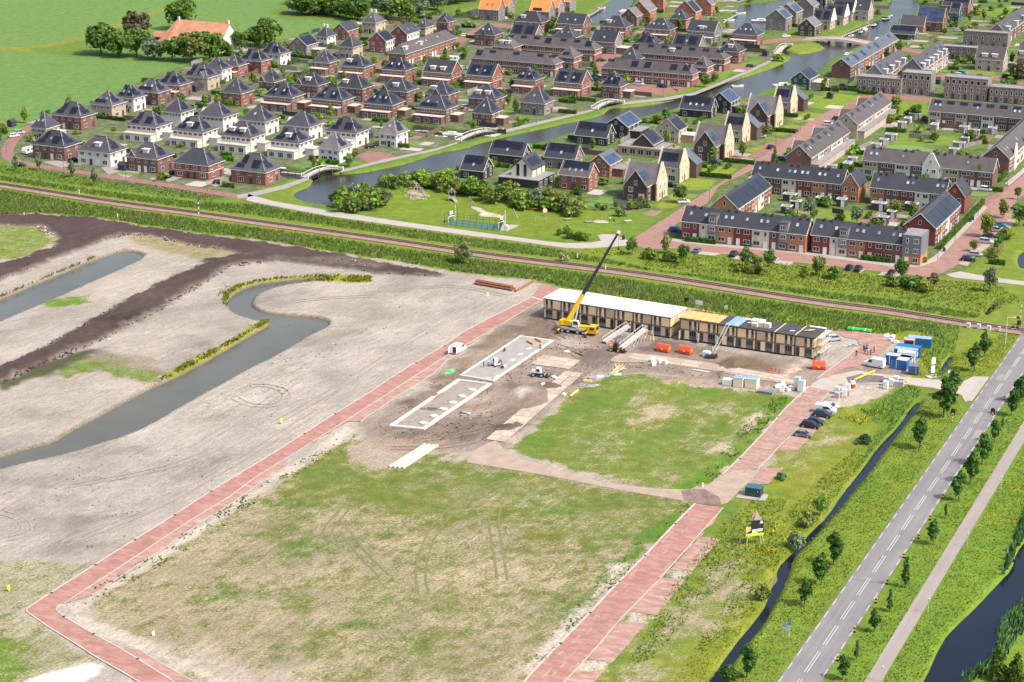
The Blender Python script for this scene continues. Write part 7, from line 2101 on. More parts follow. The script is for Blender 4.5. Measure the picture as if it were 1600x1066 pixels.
def loader(px,rz,lb,body,wheelm=None,long=False):
 t=thing('loader',lb,'loader',at(*px),rz)
 part('chassis',MB().box(-1.6,1.6,-.6,.6,.45,1.0),BLK,t)
 part('engine_hood',MB().profile_y([(-1.8,.9),(-.5,.9),(-.5,1.5),(-1.5,1.6),(-1.8,1.3)],-.6,.6),body,t)
 cb=part('cab',MB().profile_y([(-.5,1.0),(.7,1.0),(.6,2.2),(-.4,2.3)],-.6,.6),body if not long else BLK,t)
 part('cab_glass',MB().box(-.3,.45,-.63,.63,1.35,2.05),GLASS,cb)
 add_wheels(t,(-1.05,1.05),(-.75,.75),.5,.35)
 part('arm',MB().bar((.2,.35,1.2),(2.2,.35,.6),.14,.2),body,t)
 part('arm',MB().bar((.2,-.35,1.2),(2.2,-.35,.6),.14,.2),body,t)
 part('bucket',MB().profile_y([(2.1,.2),(2.9,.1),(2.9,.2),(2.3,.35),(2.3,.95),(2.1,.95)],-.8,.8),BLK,t)
 if long:
  part('beacon_mast',MB().tube((0,0,2.2),(0,0,3.4),.06),BLK,t)
 return t
loader((962,549),radians(-25),'orange and black wheel loader with yellow wheels under the right gangway',mat('loader_orange',(.72,.28,.02),.5,.08,1),True and None,True)
loader((841,588),radians(-18),'small black and white loader by the gravel heap',PLW)
ex=thing('mini_excavator','small white excavator standing inside the rear foundation','excavator',at(775,573),radians(-60))
part('track',MB().box(-1.0,1.0,-.85,-.5,0,.5),RUB,ex);part('track',MB().box(-1.0,1.0,.5,.85,0,.5),RUB,ex)
part('body',MB().box(-1.0,.7,-.75,.75,.55,1.2),PLW,ex)
cb=part('cab',MB().profile_y([(-.3,1.2),(.75,1.2),(.65,2.4),(-.3,2.4)],-.75,.1),PLW,ex)
part('cab_glass',MB().box(-.2,.6,-.78,.13,1.5,2.2),GLASS,cb)
part('boom',MB().bar((.6,.35,1.1),(1.9,.35,2.3),.22,.28),BLK,ex);part('stick',MB().bar((1.9,.35,2.3),(2.6,.35,.9),.18,.22),BLK,ex)
part('bucket',MB().box(2.3,2.8,.0,.7,.3,.8),BLK,ex)
def van(px,rz,lb,col=None,glassback=False,L=5.3,Hh=2.35,open_door=False):
 t=thing('van',lb,'van',at(*px),rz)
 m=col or WHT
 w=1.95
 prof=[(-L/2,.35),(L/2-.1,.35),(L/2,.75),(L/2-.15,1.1),(L/2-1.05,1.35),(L/2-1.75,Hh-.1),(L/2-2.1,Hh),(-L/2+.1,Hh),(-L/2,Hh-.15)]
 part('body',MB().profile_y(prof,-w/2,w/2),m,t)
 part('windscreen',MB().profile_y([(L/2-1.1,1.4),(L/2-1.06,1.4),(L/2-1.7,Hh-.22),(L/2-1.74,Hh-.22)],-w/2+.12,w/2-.12),GLASS,t)
 for sg in(-1,1):
  y=sg*(w/2+.012)
  part('side_window',MB().profile_y([(L/2-2.3,1.3),(L/2-1.15,1.3),(L/2-1.7,Hh-.3),(L/2-2.3,Hh-.3)],y-.012,y+.012),GLASS,t)
  if glassback:
   part('side_window',MB().box(-.5,.55,y-.012,y+.012,1.3,Hh-.35),GLASS,t)
  part('headlight',MB().box(L/2-.28,L/2+.01,sg*.75-.17,sg*.75+.17,.85,1.05),STEEL,t)
  part('tail_light',MB().box(-L/2-.02,-L/2+.01,sg*.85-.08,sg*.85+.08,.8,1.4),REDS,t)
 if open_door:
  part('load_opening',MB().box(-L/2-.02,-L/2-.003,-.85,.1,.5,Hh-.25),mat('dark_maroon',(.08,.02,.02),.8,.1,1),t)
  part('rear_door',MB().box(-L/2-.9,-L/2-.02,.93,.98,.5,Hh-.2),m,t)
  part('logo',MB().box(-1.0,.2,-w/2-.03,-w/2-.003,1.3,1.7),mat('lime_logo',(.55,.6,.05),.6,.05,1),t)
  part('logo',MB().box(-1.0,.6,-.35,.35,Hh+.003,Hh+.012),MATS['lime_logo'],t)
 add_wheels(t,(-L/2+1.0,L/2-.95),(-w/2+.12,w/2-.12),.36,.24)
 return t
van((716,550),radians(62),'white van with open rear doors on the red parking strip',open_door=True)
van((1366,573),radians(148),'white panel van parked by the blue containers')
van((1290,645),radians(-22),'white van with dark side windows in the row of parked cars',glassback=True,L=5.0,Hh=2.1)
CARP={}
def car_paint(nm,c):
 return mat('car_paint_'+nm,c,.28,.04,1,rand=.04,spec=.6)
PCOL={'black':(.012,.012,.014),'navy':(.022,.03,.055),'grey':(.16,.16,.18),'silver':(.42,.43,.45),'white':(.72,.72,.72),'blue':(.01,.075,.24),'teal':(.02,.09,.13),'red':(.5,.012,.05),'lblue':(.02,.20,.40),'green':(.015,.07,.05)}
def car_meshes(suv):
 def f():
  L,w=(4.55,1.86)if suv else(4.2,1.76)
  H1,H2=(.98,1.62)if suv else(.88,1.45)
  b=MB()
  prof=[(-L/2,.3),(L/2-.08,.3),(L/2,.55),(L/2-.12,.78),(L/2-.95,H1),(-L/2+.25,H1+.02),(-L/2,.75)]
  b.profile_y(prof,-w/2,w/2)
  body=b.mesh('body',None)
  x0,x1=-L/2+.35,L/2-.95
  g=MB()
  yi=w/2-.08
  yt=w/2-.24
  v=[(x0-.1,-yi,H1-.01),(x1,-yi,H1-.01),(x1,yi,H1-.01),(x0-.1,yi,H1-.01),(x0+.25,-yt,H2-.06),(x1-.75,-yt,H2-.06),(x1-.75,yt,H2-.06),(x0+.25,yt,H2-.06)]
  g.add(v,[(0,1,5,4),(1,2,6,5),(2,3,7,6),(3,0,4,7),(4,5,6,7),(3,2,1,0)])
  r=MB()
  r.box(x0+.22,x1-.72,-yt-.03,yt+.03,H2-.058,H2)
  for sg in(-1,1):
   for xx in(x0+.05,(x0+x1)/2-.2):
    r.bar((xx-.05,sg*(yi+.01),H1),(xx+.2 if xx<0 else xx,sg*(yt+.02),H2-.03),.09,.05)
  return body,g.mesh('glasshouse',GLASS),r.mesh('roof',None),L,w
 return shared(('car',suv),f)
def car(px,rz,col,lb,suv=False,group=None):
 body,g,r,L,w=car_meshes(suv)
 m=car_paint(col,PCOL[col])
 t=thing('parked_car',lb,'car',at(*px),rz,group)
 def inst(nm,me):
  key=('carm',nm,suv,col)
  mm=shared(key,lambda:(lambda x:(x.materials.clear(),x.materials.append(m),x)[2])(me.copy()))
  return link(nm,mm,t)
 inst('body',body);link('glasshouse',g,t);inst('roof',r)
 add_wheels(t,(-L/2+.8,L/2-.85),(-w/2+.1,w/2-.1),.33,.2)
 for sg in(-1,1):
  link('headlight',shared('hl',lambda:MB().box(-.12,.02,-.2,.2,-.07,.07).mesh('headlight',STEEL)),t,(L/2-.06,sg*(w/2-.28),.68))
  link('tail_light',shared('tl',lambda:MB().box(-.02,.06,-.15,.15,-.09,.09).mesh('tail_light',REDS)),t,(-L/2+.02,sg*(w/2-.22),.78))
D25,D65=radians(-25),radians(65)
for px,rz,c,lb,suv in(((1255,682),D25,'grey','grey hatchback, nearest of the cars parked on the site street',False),((1266,668),D25,'black','black car, second from the front on the site street',True),((1274,662),D25,'navy','dark car half hidden behind the second one on the site street',False),((1285,651),D25,'navy','dark blue suv right below the white van on the site street',True),((1297,638),D25,'silver','silver car hidden behind the white van on the site street',False),((1303,532),radians(20),'silver','silver blue estate car beside the scaffold on the brick forecourt',True),((1056,362),D25,'blue','bright blue suv at the left end of the front terrace',True),((1068,317),radians(10),'white','white car beside the lawn on the stone street',False),((1090,394),D65,'grey','grey car in the leftmost bay before the terrace',False),((1147,400),D65,'black','black car, left of the pair behind the tall bush',True),((1170,401),D65,'black','black car, right of the pair behind the tall bush',False),((1209,409),D65,'silver','silver car behind the dark rounded bush',False),((1327,421),D65,'black','black car, left of the pair before the right terrace',False),((1341,423),D65,'black','black car, right of the pair before the right terrace',True),((1393,429),D65,'black','black car half hidden by the pointed bush',False),((1513,408),D25,'black','black car, lowest in the car park',True),((1524,400),D25,'silver','silver car next to the lowest black one in the car park',False),((1540,380),D25,'silver','silver estate under the yellowish tree',True),((1546,371),D25,'navy','dark blue car behind the trunk of the yellowish tree',False),((1556,362),D25,'silver','pale silver car second from the top of the car park',True),((1562,354),D25,'lblue','bright light blue car topmost in the car park',False),((1540,298),D25,'white','white car at the end of the brown roofed terrace',True),((1223,251),D25,'teal','dark teal car by the pointed tree on the stone street',True),((1204,232),D65,'black','black car on the lawn edge near the middle stone house',False),((1242,207),D65,'black','black car on the lawn near the upper terrace',False),((1294,196),D25,'white','white car in front of the upper brown terrace',True),((1309,188),D25,'teal','teal car in front of the upper brown terrace',True),((1306,140),D25,'black','black car, left of the pair near the teal barn house',True),((1318,136),D25,'navy','dark car, right of the pair near the teal barn house',False),((1228,58),radians(10),'white','white car at the island end of the road bridge',False),((1504,116),radians(-40),'lblue','blue car in the corner of the upper car park',False),((1500,119),radians(-30),'white','white car in the corner of the upper car park',False),((1532,122),radians(-5),'black','black car alone in the upper car park',True),((1510,47),radians(0),'red','magenta red car below the saw tooth roofs',False),((1498,49),radians(0),'silver','pale car left of the magenta red one',False),((998,133),D25,'white','white people carrier before the long red terrace',True),((1035,137),D25,'black','black car before the right end of the long red terrace',True),((931,122),radians(5),'teal','teal car left of the long red terrace',True),((933,127),D25,'green','dark green car left of the long red terrace',True),((940,96),radians(10),'black','black car by the hedge between the red terraces',False),((1173,105),radians(5),'black','black car on the path end by the canal lawn',False),((1049,292),D25,'black','black car before the first pale stone house',False),((1189,215),radians(-10),'silver','silver car beside the second stone house',False),((1118,257),D25,'navy','dark car before the middle dark brick house',True),((1129,176),radians(0),'white','white car in front of the black boarded house',False),((724,108),radians(-5),'white','white car between the gabled semis and the red terrace',False),((727,57),radians(5),'white','white car at the end of the diagonal terrace',False),((579,231),radians(40),'black','black car on the brick yard by the white pyramid house',True),((728,169),radians(20),'white','white car at the pyramid house near the second bridge, behind',False),((731,174),radians(20),'silver','silver car at the pyramid house near the second bridge, front',False),((22,214),radians(35),'white','white car, left of the pair at the street bend',False),((30,209),radians(35),'silver','white estate, right of the pair at the street bend',True),((32,260),radians(-15),'black','black car half behind the first silver tree',False),((115,253),radians(60),'black','black suv between the first two railway street houses',True),((196,261),radians(65),'blue','blue car beside the house with front gable',False),((342,287),radians(20),'black','black car in the drive near the last railway street house',False),((271,272),radians(62),'navy','dark car beside the plain slate house',False)):
 car(px,rz,c,lb,suv)
for px,rz,lb in(((45,240),radians(60),'white caravan beside the first railway street house'),((709,96),radians(-10),'white caravan behind the red gabled semi')):
 t=thing('caravan',lb,'caravan',at(*px),rz)
 part('body',MB().profile_y([(-2.4,.5),(2.2,.5),(2.5,1.2),(2.2,2.4),(-2.1,2.5),(-2.5,1.4)],-1.05,1.05),WHT,t)
 for x in(-1.2,.8):
  part('window',MB().box(x-.6,x+.6,-1.07,-1.053,1.4,2.0),GLASS,t)
 add_wheels(t,(-.1,),(-.95,.95),.35,.22)
 part('drawbar',MB().bar((2.3,0,.5),(3.5,0,.45),.12),BLK,t)
def container(lb,FL,FR,d,m,roofm=None,h=2.6,open_end=None):
 a,b=at(*FL,h),at(*FR,h)
 v=b-a
 L,A=hypot(v.x,v.y),atan2(v.y,v.x)
 t=thing('site_container',lb,'container',(a.x,a.y,0),A)
 part('body',MB().box(.03,L-.03,.03,d-.03,.12,h-.1),m,t)
 part('roof',MB().box(0,L,0,d,h-.098,h),roofm or m,t)
 n=max(6,int(L/.45))
 mb=MB()
 for i in range(n):
  mb.box(L*(i+.3)/n,L*(i+.7)/n,-.01,.029,.2,h-.2)
 for i in range(5):
  mb.box(L-.029,L+.01,d*(i+.3)/5,d*(i+.7)/5,.2,h-.2)
 part('corrugation',mb,m,t)['kind']='stuff'
 for x in(.06,L-.06):
  part('corner_post',MB().box(x-.06,x+.06,-.02,.06,0,h+.01),m,t)
 return t,L
t,L=container('long blue container at the back of the site compound',(1418,527),(1455,530.5),2.4,BLUEC,LBLUE)
t,L=container('dark open fronted container with maroon roof rim',(1412.6,531),(1430,532),2.4,mat('maroon',(.2,.03,.04),.6,.1,1),mat('maroon_roof',(.45,.32,.33),.7,.1,1),2.5)
part('opening',MB().box(.35,L-.45,-.03,-.012,.2,2.1),BLK,t)
part('frame',MB().box(L-.4,L-.1,-.05,-.012,.1,2.4),CONC,t)
container('blue container with saturated blue roof, third from the back',(1400.4,540),(1437.6,544.5),2.4,BLUEC,BLUEC)
t,L=container('blue container with pale roof and a white end window',(1397,544.5),(1432,549),2.4,BLUEC,LBLUE)
part('window',MB().box(L+.012,L+.04,.7,1.7,.9,2.0),WHT,t)
container('white container between two blue ones',(1402,549.8),(1430,552.3),2.4,WHT)
t,L=container('blue container with grey roof, at the left front of the compound',(1384,554.5),(1424,559.3),2.4,BLUEC,mat('grey_blue_roof',(.36,.42,.47),.7,.12,1))
part('door',MB().box(.9,1.1,-.04,-.012,.3,2.3),WHT,t)
part('window',MB().box(L+.012,L+.04,.7,1.7,.9,2.0),WHT,t)
t,L=container('short blue container with open door, nearest in the compound',(1399.8,561.6),(1416.8,564.3),4.6,BLUEC,mat('grey_roof_sheet',(.38,.40,.41),.7,.15,1))
part('open_door',MB().box(-1.3,-.05,-.3,-.22,.15,2.3),BLUEC,t)
part('door_seal',MB().box(.1,.25,-.04,-.012,.3,2.3),WHT,t)
part('window',MB().box(L+.012,L+.04,2.6,3.8,.9,2.0),WHT,t)
t,L=container('small navy storage container at the right of the compound',(1419.6,572),(1436,573.2),2.4,NAVY,mat('navy_roof',(.13,.16,.27),.7,.12,1),2.3)
part('locking_bar',MB().box(L*.7,L*.7+.12,-.05,-.012,.2,2.1),STEEL,t)
def foundation(lb,corners,w,h,floor=None,pads=()):
 P=[Vector(at2(*c))for c in corners]
 c0=sum(P,Vector((0,0)))/4
 t=thing('foundation',lb,'foundation',(c0.x,c0.y,0))
 Q=ccw([tuple(p-c0)for p in P])
 n=4
 inner=[]
 for i in range(n):
  a,b,c=Vector(Q[i-1]),Vector(Q[i]),Vector(Q[(i+1)%n])
  t1,t2=(a-b).normalized(),(c-b).normalized()
  inner.append(tuple(b+(t1+t2)*w))
 for i in range(n):
  j=(i+1)%n
  part('strip',MB().prism([Q[i],Q[j],inner[j],inner[i]],0,h),CONC,t)
 if floor:
  sheet('floor_slab',inner,h*floor[1],floor[0],None,t)
 for px in pads:
  p=Vector(at2(*px))-c0
  part('pad',MB().prism([(p.x+1.05*cos(k*pi/4+.4),p.y+.95*sin(k*pi/4+.4))for k in range(8)],.02,.3),CONC,t)
SANDY=mat('foundation_sand',(.255,.222,.185),.95,.22,.6,rand=0,fine=.2)
foundation('near white concrete foundation frame with six pads inside',[(607,667),(663,672.6),(769,601),(715,593.7)],.95,.35,(SANDY,.25),[(738,610),(722.5,620),(708,630),(693,640),(678,651),(662,662)])
foundation('rear white concrete foundation filled with a grey floor',[(717,588),(771,597),(866,533),(813,525.5)],.7,.3,(SLAB,.8),())
for px,lb in(((828,538),'left orange beam lying on the rear foundation'),((841,534.5),'right orange beam lying on the rear foundation')):
 p=at(*px)
 tag(link('beam',MB().box(-1.6,1.6,-.14,.14,0,.12).box(-1.6,1.6,-.05,.05,.12,.34).box(-1.6,1.6,-.14,.14,.34,.42).mesh('beam',mat('orange_beam',(.62,.30,.04),.7,.1,1)),None,(p.x,p.y,.3),radians(-60)),lb,'beam')
for i,(px,r)in enumerate((((801,564),.5),((813,555),.55),((827,546),.5),((776,590),.4),((788,573.5),.45),((762,593),.4))):
 p=at(*px)
 tag(link('patch',MB().box(-1.0,1.0,-r,r,0,.05).box(-.4,.9,-r*.6,r*.5,.05,.08).mesh('patch',CONC),None,(p.x,p.y,.245),D65),'pale concrete patch on the rear foundation floor','concrete patch','pale patches on the rear floor')
p0,p1=at(609,731),at(667,695)
v=p1-p0
A=atan2(v.y,v.x)
for k in range(4):
 o=Vector((sin(A),-cos(A),0))*(.95*k-.2)
 t=thing('concrete_beam',['white concrete beam, leftmost of four lying in the grass','white concrete beam, second of four lying in the grass','white concrete beam, third of four lying in the grass','white concrete beam, rightmost of four lying in the grass'][k],'beam',p0+o+v*.02*k,A+(.02 if k==3 else 0))
 part('flange',MB().box(0,v.length*.98,-.4,.4,0,.14),CONC,t)
 part('web',MB().box(0,v.length*.98,-.2,.2,.14,.4),CONC,t)
for a,b,n,lb in(((742,444),(800,454.5),3,'bundle of long rusty steel piles at the top of the red street'),((805,456),(833,440.5),1,'single rusty pile beside the bundle')):
 p,q=at(*a),at(*b)
 t=thing('steel_piles',lb,'steel pile',p)
 d=q-p
 s=Vector((-d.y,d.x,0)).normalized()
 for k in range(n):
  part('pile',MB().tube(s*k*.75+Vector((0,0,.33)),d+s*k*.75+Vector((0,0,.33)),.33,n=8),RUST,t)
 if n>1:
  for k in range(n-1):
   part('pile',MB().tube(s*(k*.75+.37)+Vector((0,0,.92)),d*.97+s*(k*.75+.37)+Vector((0,0,.92)),.33,n=8),RUST,t)
def pack(px,w,d,h,m,lb,rz=D25,layers=2,top=None,group=None):
 t=thing('pack',lb,'pack',at(*px),rz,group)
 for k in range(layers):
  part('layer',MB().box(-w/2,w/2,-d/2,d/2,.1+h*k/layers+.012,.1+h*(k+1)/layers-.012),m,t)
 part('pallet',MB().box(-w/2,w/2,-d/2,d/2,0,.1),LUM,t)
 if top:
  part('cover',MB().box(-w/2-.03,w/2+.03,-d/2-.03,d/2+.03,.1+h,.16+h),top,t)
pack((1137,601),2.4,1.6,1.4,PLW,'low white board pack, leftmost before the green field',layers=2)
pack((1155,603),2.4,2.4,2.2,CREAM,'tall cream insulation pack, left of the pair with pale blue tops',layers=3,top=LBLUE)
pack((1175,605),3.0,2.4,2.2,CREAM,'tall cream insulation pack, right of the pair with pale blue tops',layers=3,top=LBLUE)
pack((1245,606),1.4,1.6,2.6,CREAM,'tall narrow cream pack beside the street corner, left',layers=2,top=LBLUE)
pack((1252,611),1.5,1.6,2.6,PLW,'tall narrow white pack beside the street corner, right',layers=2,top=LBLUE)
pack((1104,557),1.8,1.3,1.3,PLW,'white pack by the ladder hoist',layers=2)
pack((1196,615),3.8,1.4,.6,mat('grey_sheet_pack',(.15,.16,.18),.7,.1,1),'low dark grey pack of sheets at the field edge',layers=3)
for i,(x,y)in enumerate(((1216,606),(1224,604),(1230,610),(1236,608),(1222,611))):
 o=thing('white_offcut',['white foam offcut, first from the left in the heap at the field corner','white foam offcut, tallest in the heap at the field corner','white foam offcut, lowest in the heap at the field corner','white foam offcut, rightmost in the heap at the field corner','white foam offcut, front in the heap at the field corner'][i],'foam offcut',at(x,y),i*1.1)
 part('block',MB().box(-.8,.8,-.5,.5,0,.5),PLW,o);part('flap',MB().bar((-.6,.1,.6),(.5,.3,.9+.3*(i==1)),.7,.12),PLW,o)
for i,(x,y)in enumerate(((1020,565),(1021,571),(1031,568),(1039,569))):
 o=thing('big_bag',['white bulk bag, rear left on the soil bank','white bulk bag, front left on the soil bank','white bulk bag, third on the soil bank','slumped white bulk bag, rightmost on the soil bank'][i],'bulk bag',at(x,y),.3*i)
 part('sack',MB().profile_x([(-.5,0),(.5,0),(.62,.5),(.5,1.0),(-.5,1.0),(-.62,.5)],-.55,.55),PLW,o)
 part('mouth',MB().tube((0,0,.95),(0,0,1.25),.4,.2,7),PLW,o)
for i,(x,y,m,w)in enumerate(((912,604,STEEL,2.2),(922,605,STEEL,2.4),(932,604,STEEL,1.8),(918,597,LUM,2.2),(927,592,STEEL,2.0),(938,590,PLW,1.8),(948,590,STEEL,1.4),(957,586,STEEL,1.6),(965,587,PLW,1.8))):
 t=thing('bundle',['grey bundle, lower left at the top of the field','grey bundle, lower middle at the top of the field','grey bundle, lower right at the top of the field','timber bundle between grey ones at the top of the field','upright grey bundle behind the timber one','white wrapped bundle in the middle of the row','small dark grey bundle right of the white one','grey bundle under the yellow frames','pale bundle at the right end of the row'][i],'bundle',at(x,y),D25+.3*(i%3))
 for k in range(4):
  part('bar',MB().box(-w/2,w/2,-.5+.27*k,-.27+.27*k,0,.35+.12*(k%2)),m,t)
t=thing('roof_truss_stack','stack of yellow timber frames leaning at the field corner','timber',at(962,582),radians(30))
for a,b in(((-2.2,-1,.2),(1.5,.6,1.5)),((-1.6,-1.2,.2),(2.4,.6,1.5)),((-2.2,-1,.2),(2.6,-.4,.9)),((-1.0,-1.3,.2),(2.8,.2,1.2)),((.2,-.4,.5),(.6,1.2,1.9))):
 part('beam',MB().bar(a,b,.2,.14),LUM,t)
t=thing('timber_beam','single pale timber beam at the edge of the hauling track','timber',at(897,615),D65)
part('beam',MB().box(-2.4,2.4,-.2,.2,0,.3),LUM,t);part('bearer',MB().box(-1.6,-1.4,-.5,.5,-.02,.0),LUM,t)
for px,rz,L,lb in(((701,585),D65,5.0,'bright green foil roll beside the red parking strip'),((1343,517),D25,6.4,'long bright green foil pack at the back of the forecourt')):
 t=thing('green_pack',lb,'foil pack',at(*px),rz)
 part('roll',MB().profile_x([(-.6,0),(.6,0),(.7,.35),(.35,.75),(-.35,.75),(-.7,.35)],-L/2,L/2),GREENP,t)
 for x in(-L*.25,L*.25):
  part('strap',MB().profile_x([(-.62,0),(.62,0),(.73,.35),(.37,.79),(-.37,.79),(-.73,.35)],x-.06,x+.06),WHT,t)
k=0
for cx,cy,nn in((1316,618,8),(1396,602,9)):
 for i in range(nn):
  x,y=cx+((i%4)-1.5)*(5.4 if cx<1350 else 8.2),cy+(i//4-.8)*(6.0 if cx<1350 else 4.6)+((i%4)-1.5)*(-1.2 if cx<1350 else.6)
  pack((x,y),1.15,1.1,1.25 if(i+k)%3 else 1.7,LIL if(i+k)%3 else PLW,'wrapped brick pallet in the %s stack at the site street'%('left' if cx<1350 else 'right'),layers=2,group='brick pallets of the %s stack'%('left' if cx<1350 else 'right'))
  k+=1
t=thing('waste_silo','white and red round silo between the brick pallets','silo',at(1331.5,605))
part('base',MB().tube((0,0,0),(0,0,.95),.75,n=12),REDS,t);part('top',MB().tube((0,0,.953),(0,0,1.9),.75,.6,n=12),WHT,t);part('lid',MB().tube((0,0,1.9),(0,0,2.1),.5,.2,n=10),NAVY,t)
for a,b,lb in(((1342,607),(1376,612),'wire mesh site fence in front of the brick pallets'),):
 p,q=at(*a),at(*b)
 t=thing('site_fence',lb,'fence',p)
 d=q-p
 for f in(0,.33,.66,1):
  part('post',MB().tube((d.x*f,d.y*f,0),(d.x*f,d.y*f,2.0),.05,n=5),STEEL,t)
 for z in(.2,1.1,2.0):
  part('rail',MB().tube((0,0,z),(d.x,d.y,z),.035,n=4),STEEL,t)
t=thing('yellow_barrier','long yellow crash barrier element on the asphalt patch','barrier',at(1351,588),radians(48))
part('rail',MB().box(-4.4,4.4,-.14,.14,.15,.5),mat('barrier_yellow',(.75,.55,.03),.5,.05,1),t)
for x in(-3,0,3):
 part('foot',MB().box(x-.3,x+.3,-.3,.3,0,.15),BLK,t)
for px,lb,m in(((1092,478),'white panel standing in the weeds behind the buildings, left',WHT),((1134,486),'white panel standing in the weeds behind the buildings, right',WHT),((1094,476.5),'small dark cabinet in the weeds behind the buildings',BLK)):
 pz=at(*px)
 if m is BLK:pz=at(1093.5-0,474)
 t=thing('panel',lb,'panel',at(1093.5,476)if m is BLK else pz,D25)
 w=1.1 if m is BLK else(2.0 if px[0]<1100 else 1.0)
 x0=-4.0 if m is BLK else 0
 part('board',MB().box(x0-w/2,x0+w/2,-.06,.06,.2,1.5),m,t);part('leg',MB().box(x0-w/2,x0-w/2+.1,-.05,.05,0,.2),STEEL,t);part('leg',MB().box(x0+w/2-.1,x0+w/2,-.05,.05,0,.2),STEEL,t)
t=thing('foil_roll','long white foil roll behind the black roof','roll',at(1278,516),D25)
part('roll',MB().tube((-2.2,0,.5),(2.2,0,.5),.5,n=10),PLW,t);part('core',MB().tube((-2.3,0,.5),(2.3,0,.5),.12,n=8),LUM,t)
t=thing('pipe_stack','stack of black pipes on the brick strip behind the buildings','pipes',at(1193,494),D25)
for kx in range(4):
 part('pipe',MB().tube((-2.3,kx*.4,.22),(2.3,kx*.4,.22),.2,n=7),BLK,t)
for i,(x,y)in enumerate(((1385,526),(1395,528),(1392,533),(1400,536))):
 o=thing('foil_bundle',['crumpled white foil, left at the forecourt edge','crumpled white foil, middle at the forecourt edge','crumpled dark and white foil, front at the forecourt edge','crumpled white foil beside the maroon container'][i],'foil',at(x,y),i)
 part('sheet',MB().prism([(-.9,-.4),(.2,-.6),(1.1,-.1),(.6,.5),(-.6,.4)],0,.35+.2*(i==1)),PLW,o);part('fold',MB().bar((-.6,0,.5),(.7,.2,.62),.5,.2),PLW,o)
t=thing('debris_heap','heap of tubes and white debris beside the forecourt kerb','debris',at(1330,541),.2)
for kx in range(9):
 part('piece',MB().bar((-2+kx*.5,rr.uniform(-.8,.8),.15),(-1.4+kx*.5,rr.uniform(-.8,.8),.3),.25,.15),[PLW,STEEL,BLK][kx%3],t)
t=thing('red_trestles','row of low red trestles on the bare soil','trestle',at(1208,580),D25)
for kx in range(4):
 part('trestle',MB().bar((-1.5+kx,-.3,0),(-1.3+kx,0,.6),.1).bar((-1.1+kx,-.3,0),(-1.3+kx,0,.6),.1).bar((-1.6+kx,0,.6),(-1.0+kx,0,.6),.1),REDS,t)['kind']='stuff'
t=thing('plank_stack','pale planks lying in the mud near the field','planks',at(1094,580),D25)
for kx in range(3):
 part('plank',MB().box(-2.2+kx*.2,2.2+kx*.2,-.5+kx*.35,-.2+kx*.35,.0,.15),mat('grey_planks',(.42,.36,.31),.9,.15,1),t)
t=thing('timber_pieces','yellow boards lying near the skip corner','planks',at(1246,578),radians(20))
for kx in range(3):
 part('plank',MB().box(-.9,.9,-.5+kx*.34,-.2+kx*.34,.0,.1),LUM,t)
t=thing('tool_heap','blue and grey tools lying beside the near foundation','tools',at(726,646),D25)
for kx,m in enumerate((BLUEC,STEEL,LBLUE,STEEL,PLW)):
 part('piece',MB().box(-1.2+kx*.55,-.8+kx*.55,-.25,.25,0,.3+.1*(kx%2)),m,t)
for px,lb in(((866,590),'white rubble lying in the mud left of the track'),((849,601),'single white rubble piece in the mud'),((886,550),'pinkish stone lump by the tyre tracks'),((881,617),'orange stone at the track edge')):
 tag(link('rubble',MB().prism([(-.9,-.3),(0,-.6),(.8,-.2),(.6,.5),(-.5,.5)],0,.25).prism([(-.4,-.2),(.3,-.3),(.4,.3),(-.2,.3)],.25,.45).mesh('rubble',PLW if 'white' in lb else CREAM),None,at(*px),px[0]),lb,'rubble')
MUDZ=[G([(700,580),(780,520),(850,505),(950,545),(1000,560),(1100,570),(1240,590),(1230,606),(1060,588),(960,576),(890,610),(780,690),(620,690),(580,670)])]
scatter('site_crumbs',MUDZ,.9,.18,.4,mat('soil_crumb',(.19,.145,.11),.95,.3,1,rand=0),2,.6,61,(4,.45))
scatter('site_chips',MUDZ,.16,.15,.45,mat('pale_chip',(.46,.40,.33),.9,.3,1,rand=0),2,.8,62,(6,.5))
PLATE=mat('road_plate',(.40,.325,.255),.85,.16,.35,rand=.14,fine=.15)
pm={}
def plates(a,b,w,l,label,group,cols=1):
 p,q=at(*a),at(*b)
 d=q-p
 A=atan2(d.y,d.x)
 n=int(d.length/(l+.06))
 me=shared(('pl',w,l),lambda:MB().box(-l/2,l/2,-w/2,w/2,0,.05).mesh('road_plate',PLATE))
 for i in range(n):
  for c in range(cols):
   f=p+d.normalized()*(l+.06)*(i+.5)+Vector((-sin(A),cos(A),0))*((c-(cols-1)/2)*(w+.05))
   o=link('road_plate',me,None,(f.x+rr.uniform(-.1,.1),f.y+rr.uniform(-.1,.1),.045+.004*((i+c)%3)),A+rr.uniform(-.02,.02))
   tag(o,label,'road plate',group)
plates((897,582),(768,694),2.3,3.4,'rusty beige steel plate of the track between foundation and field','steel plates beside the green field',2)
plates((838,562),(905,571),2.6,2.6,'beige steel plate lying across behind the gravel heap','steel plates behind the gravel heap',3)
plates((985,556),(1120,574),2.2,4.6,'beige steel plate of the track before the modular buildings','steel plates before the buildings',2)
plates((1125,575),(1250,596),2.0,3.4,'worn steel plate of the track towards the street corner','steel plates towards the street',2)
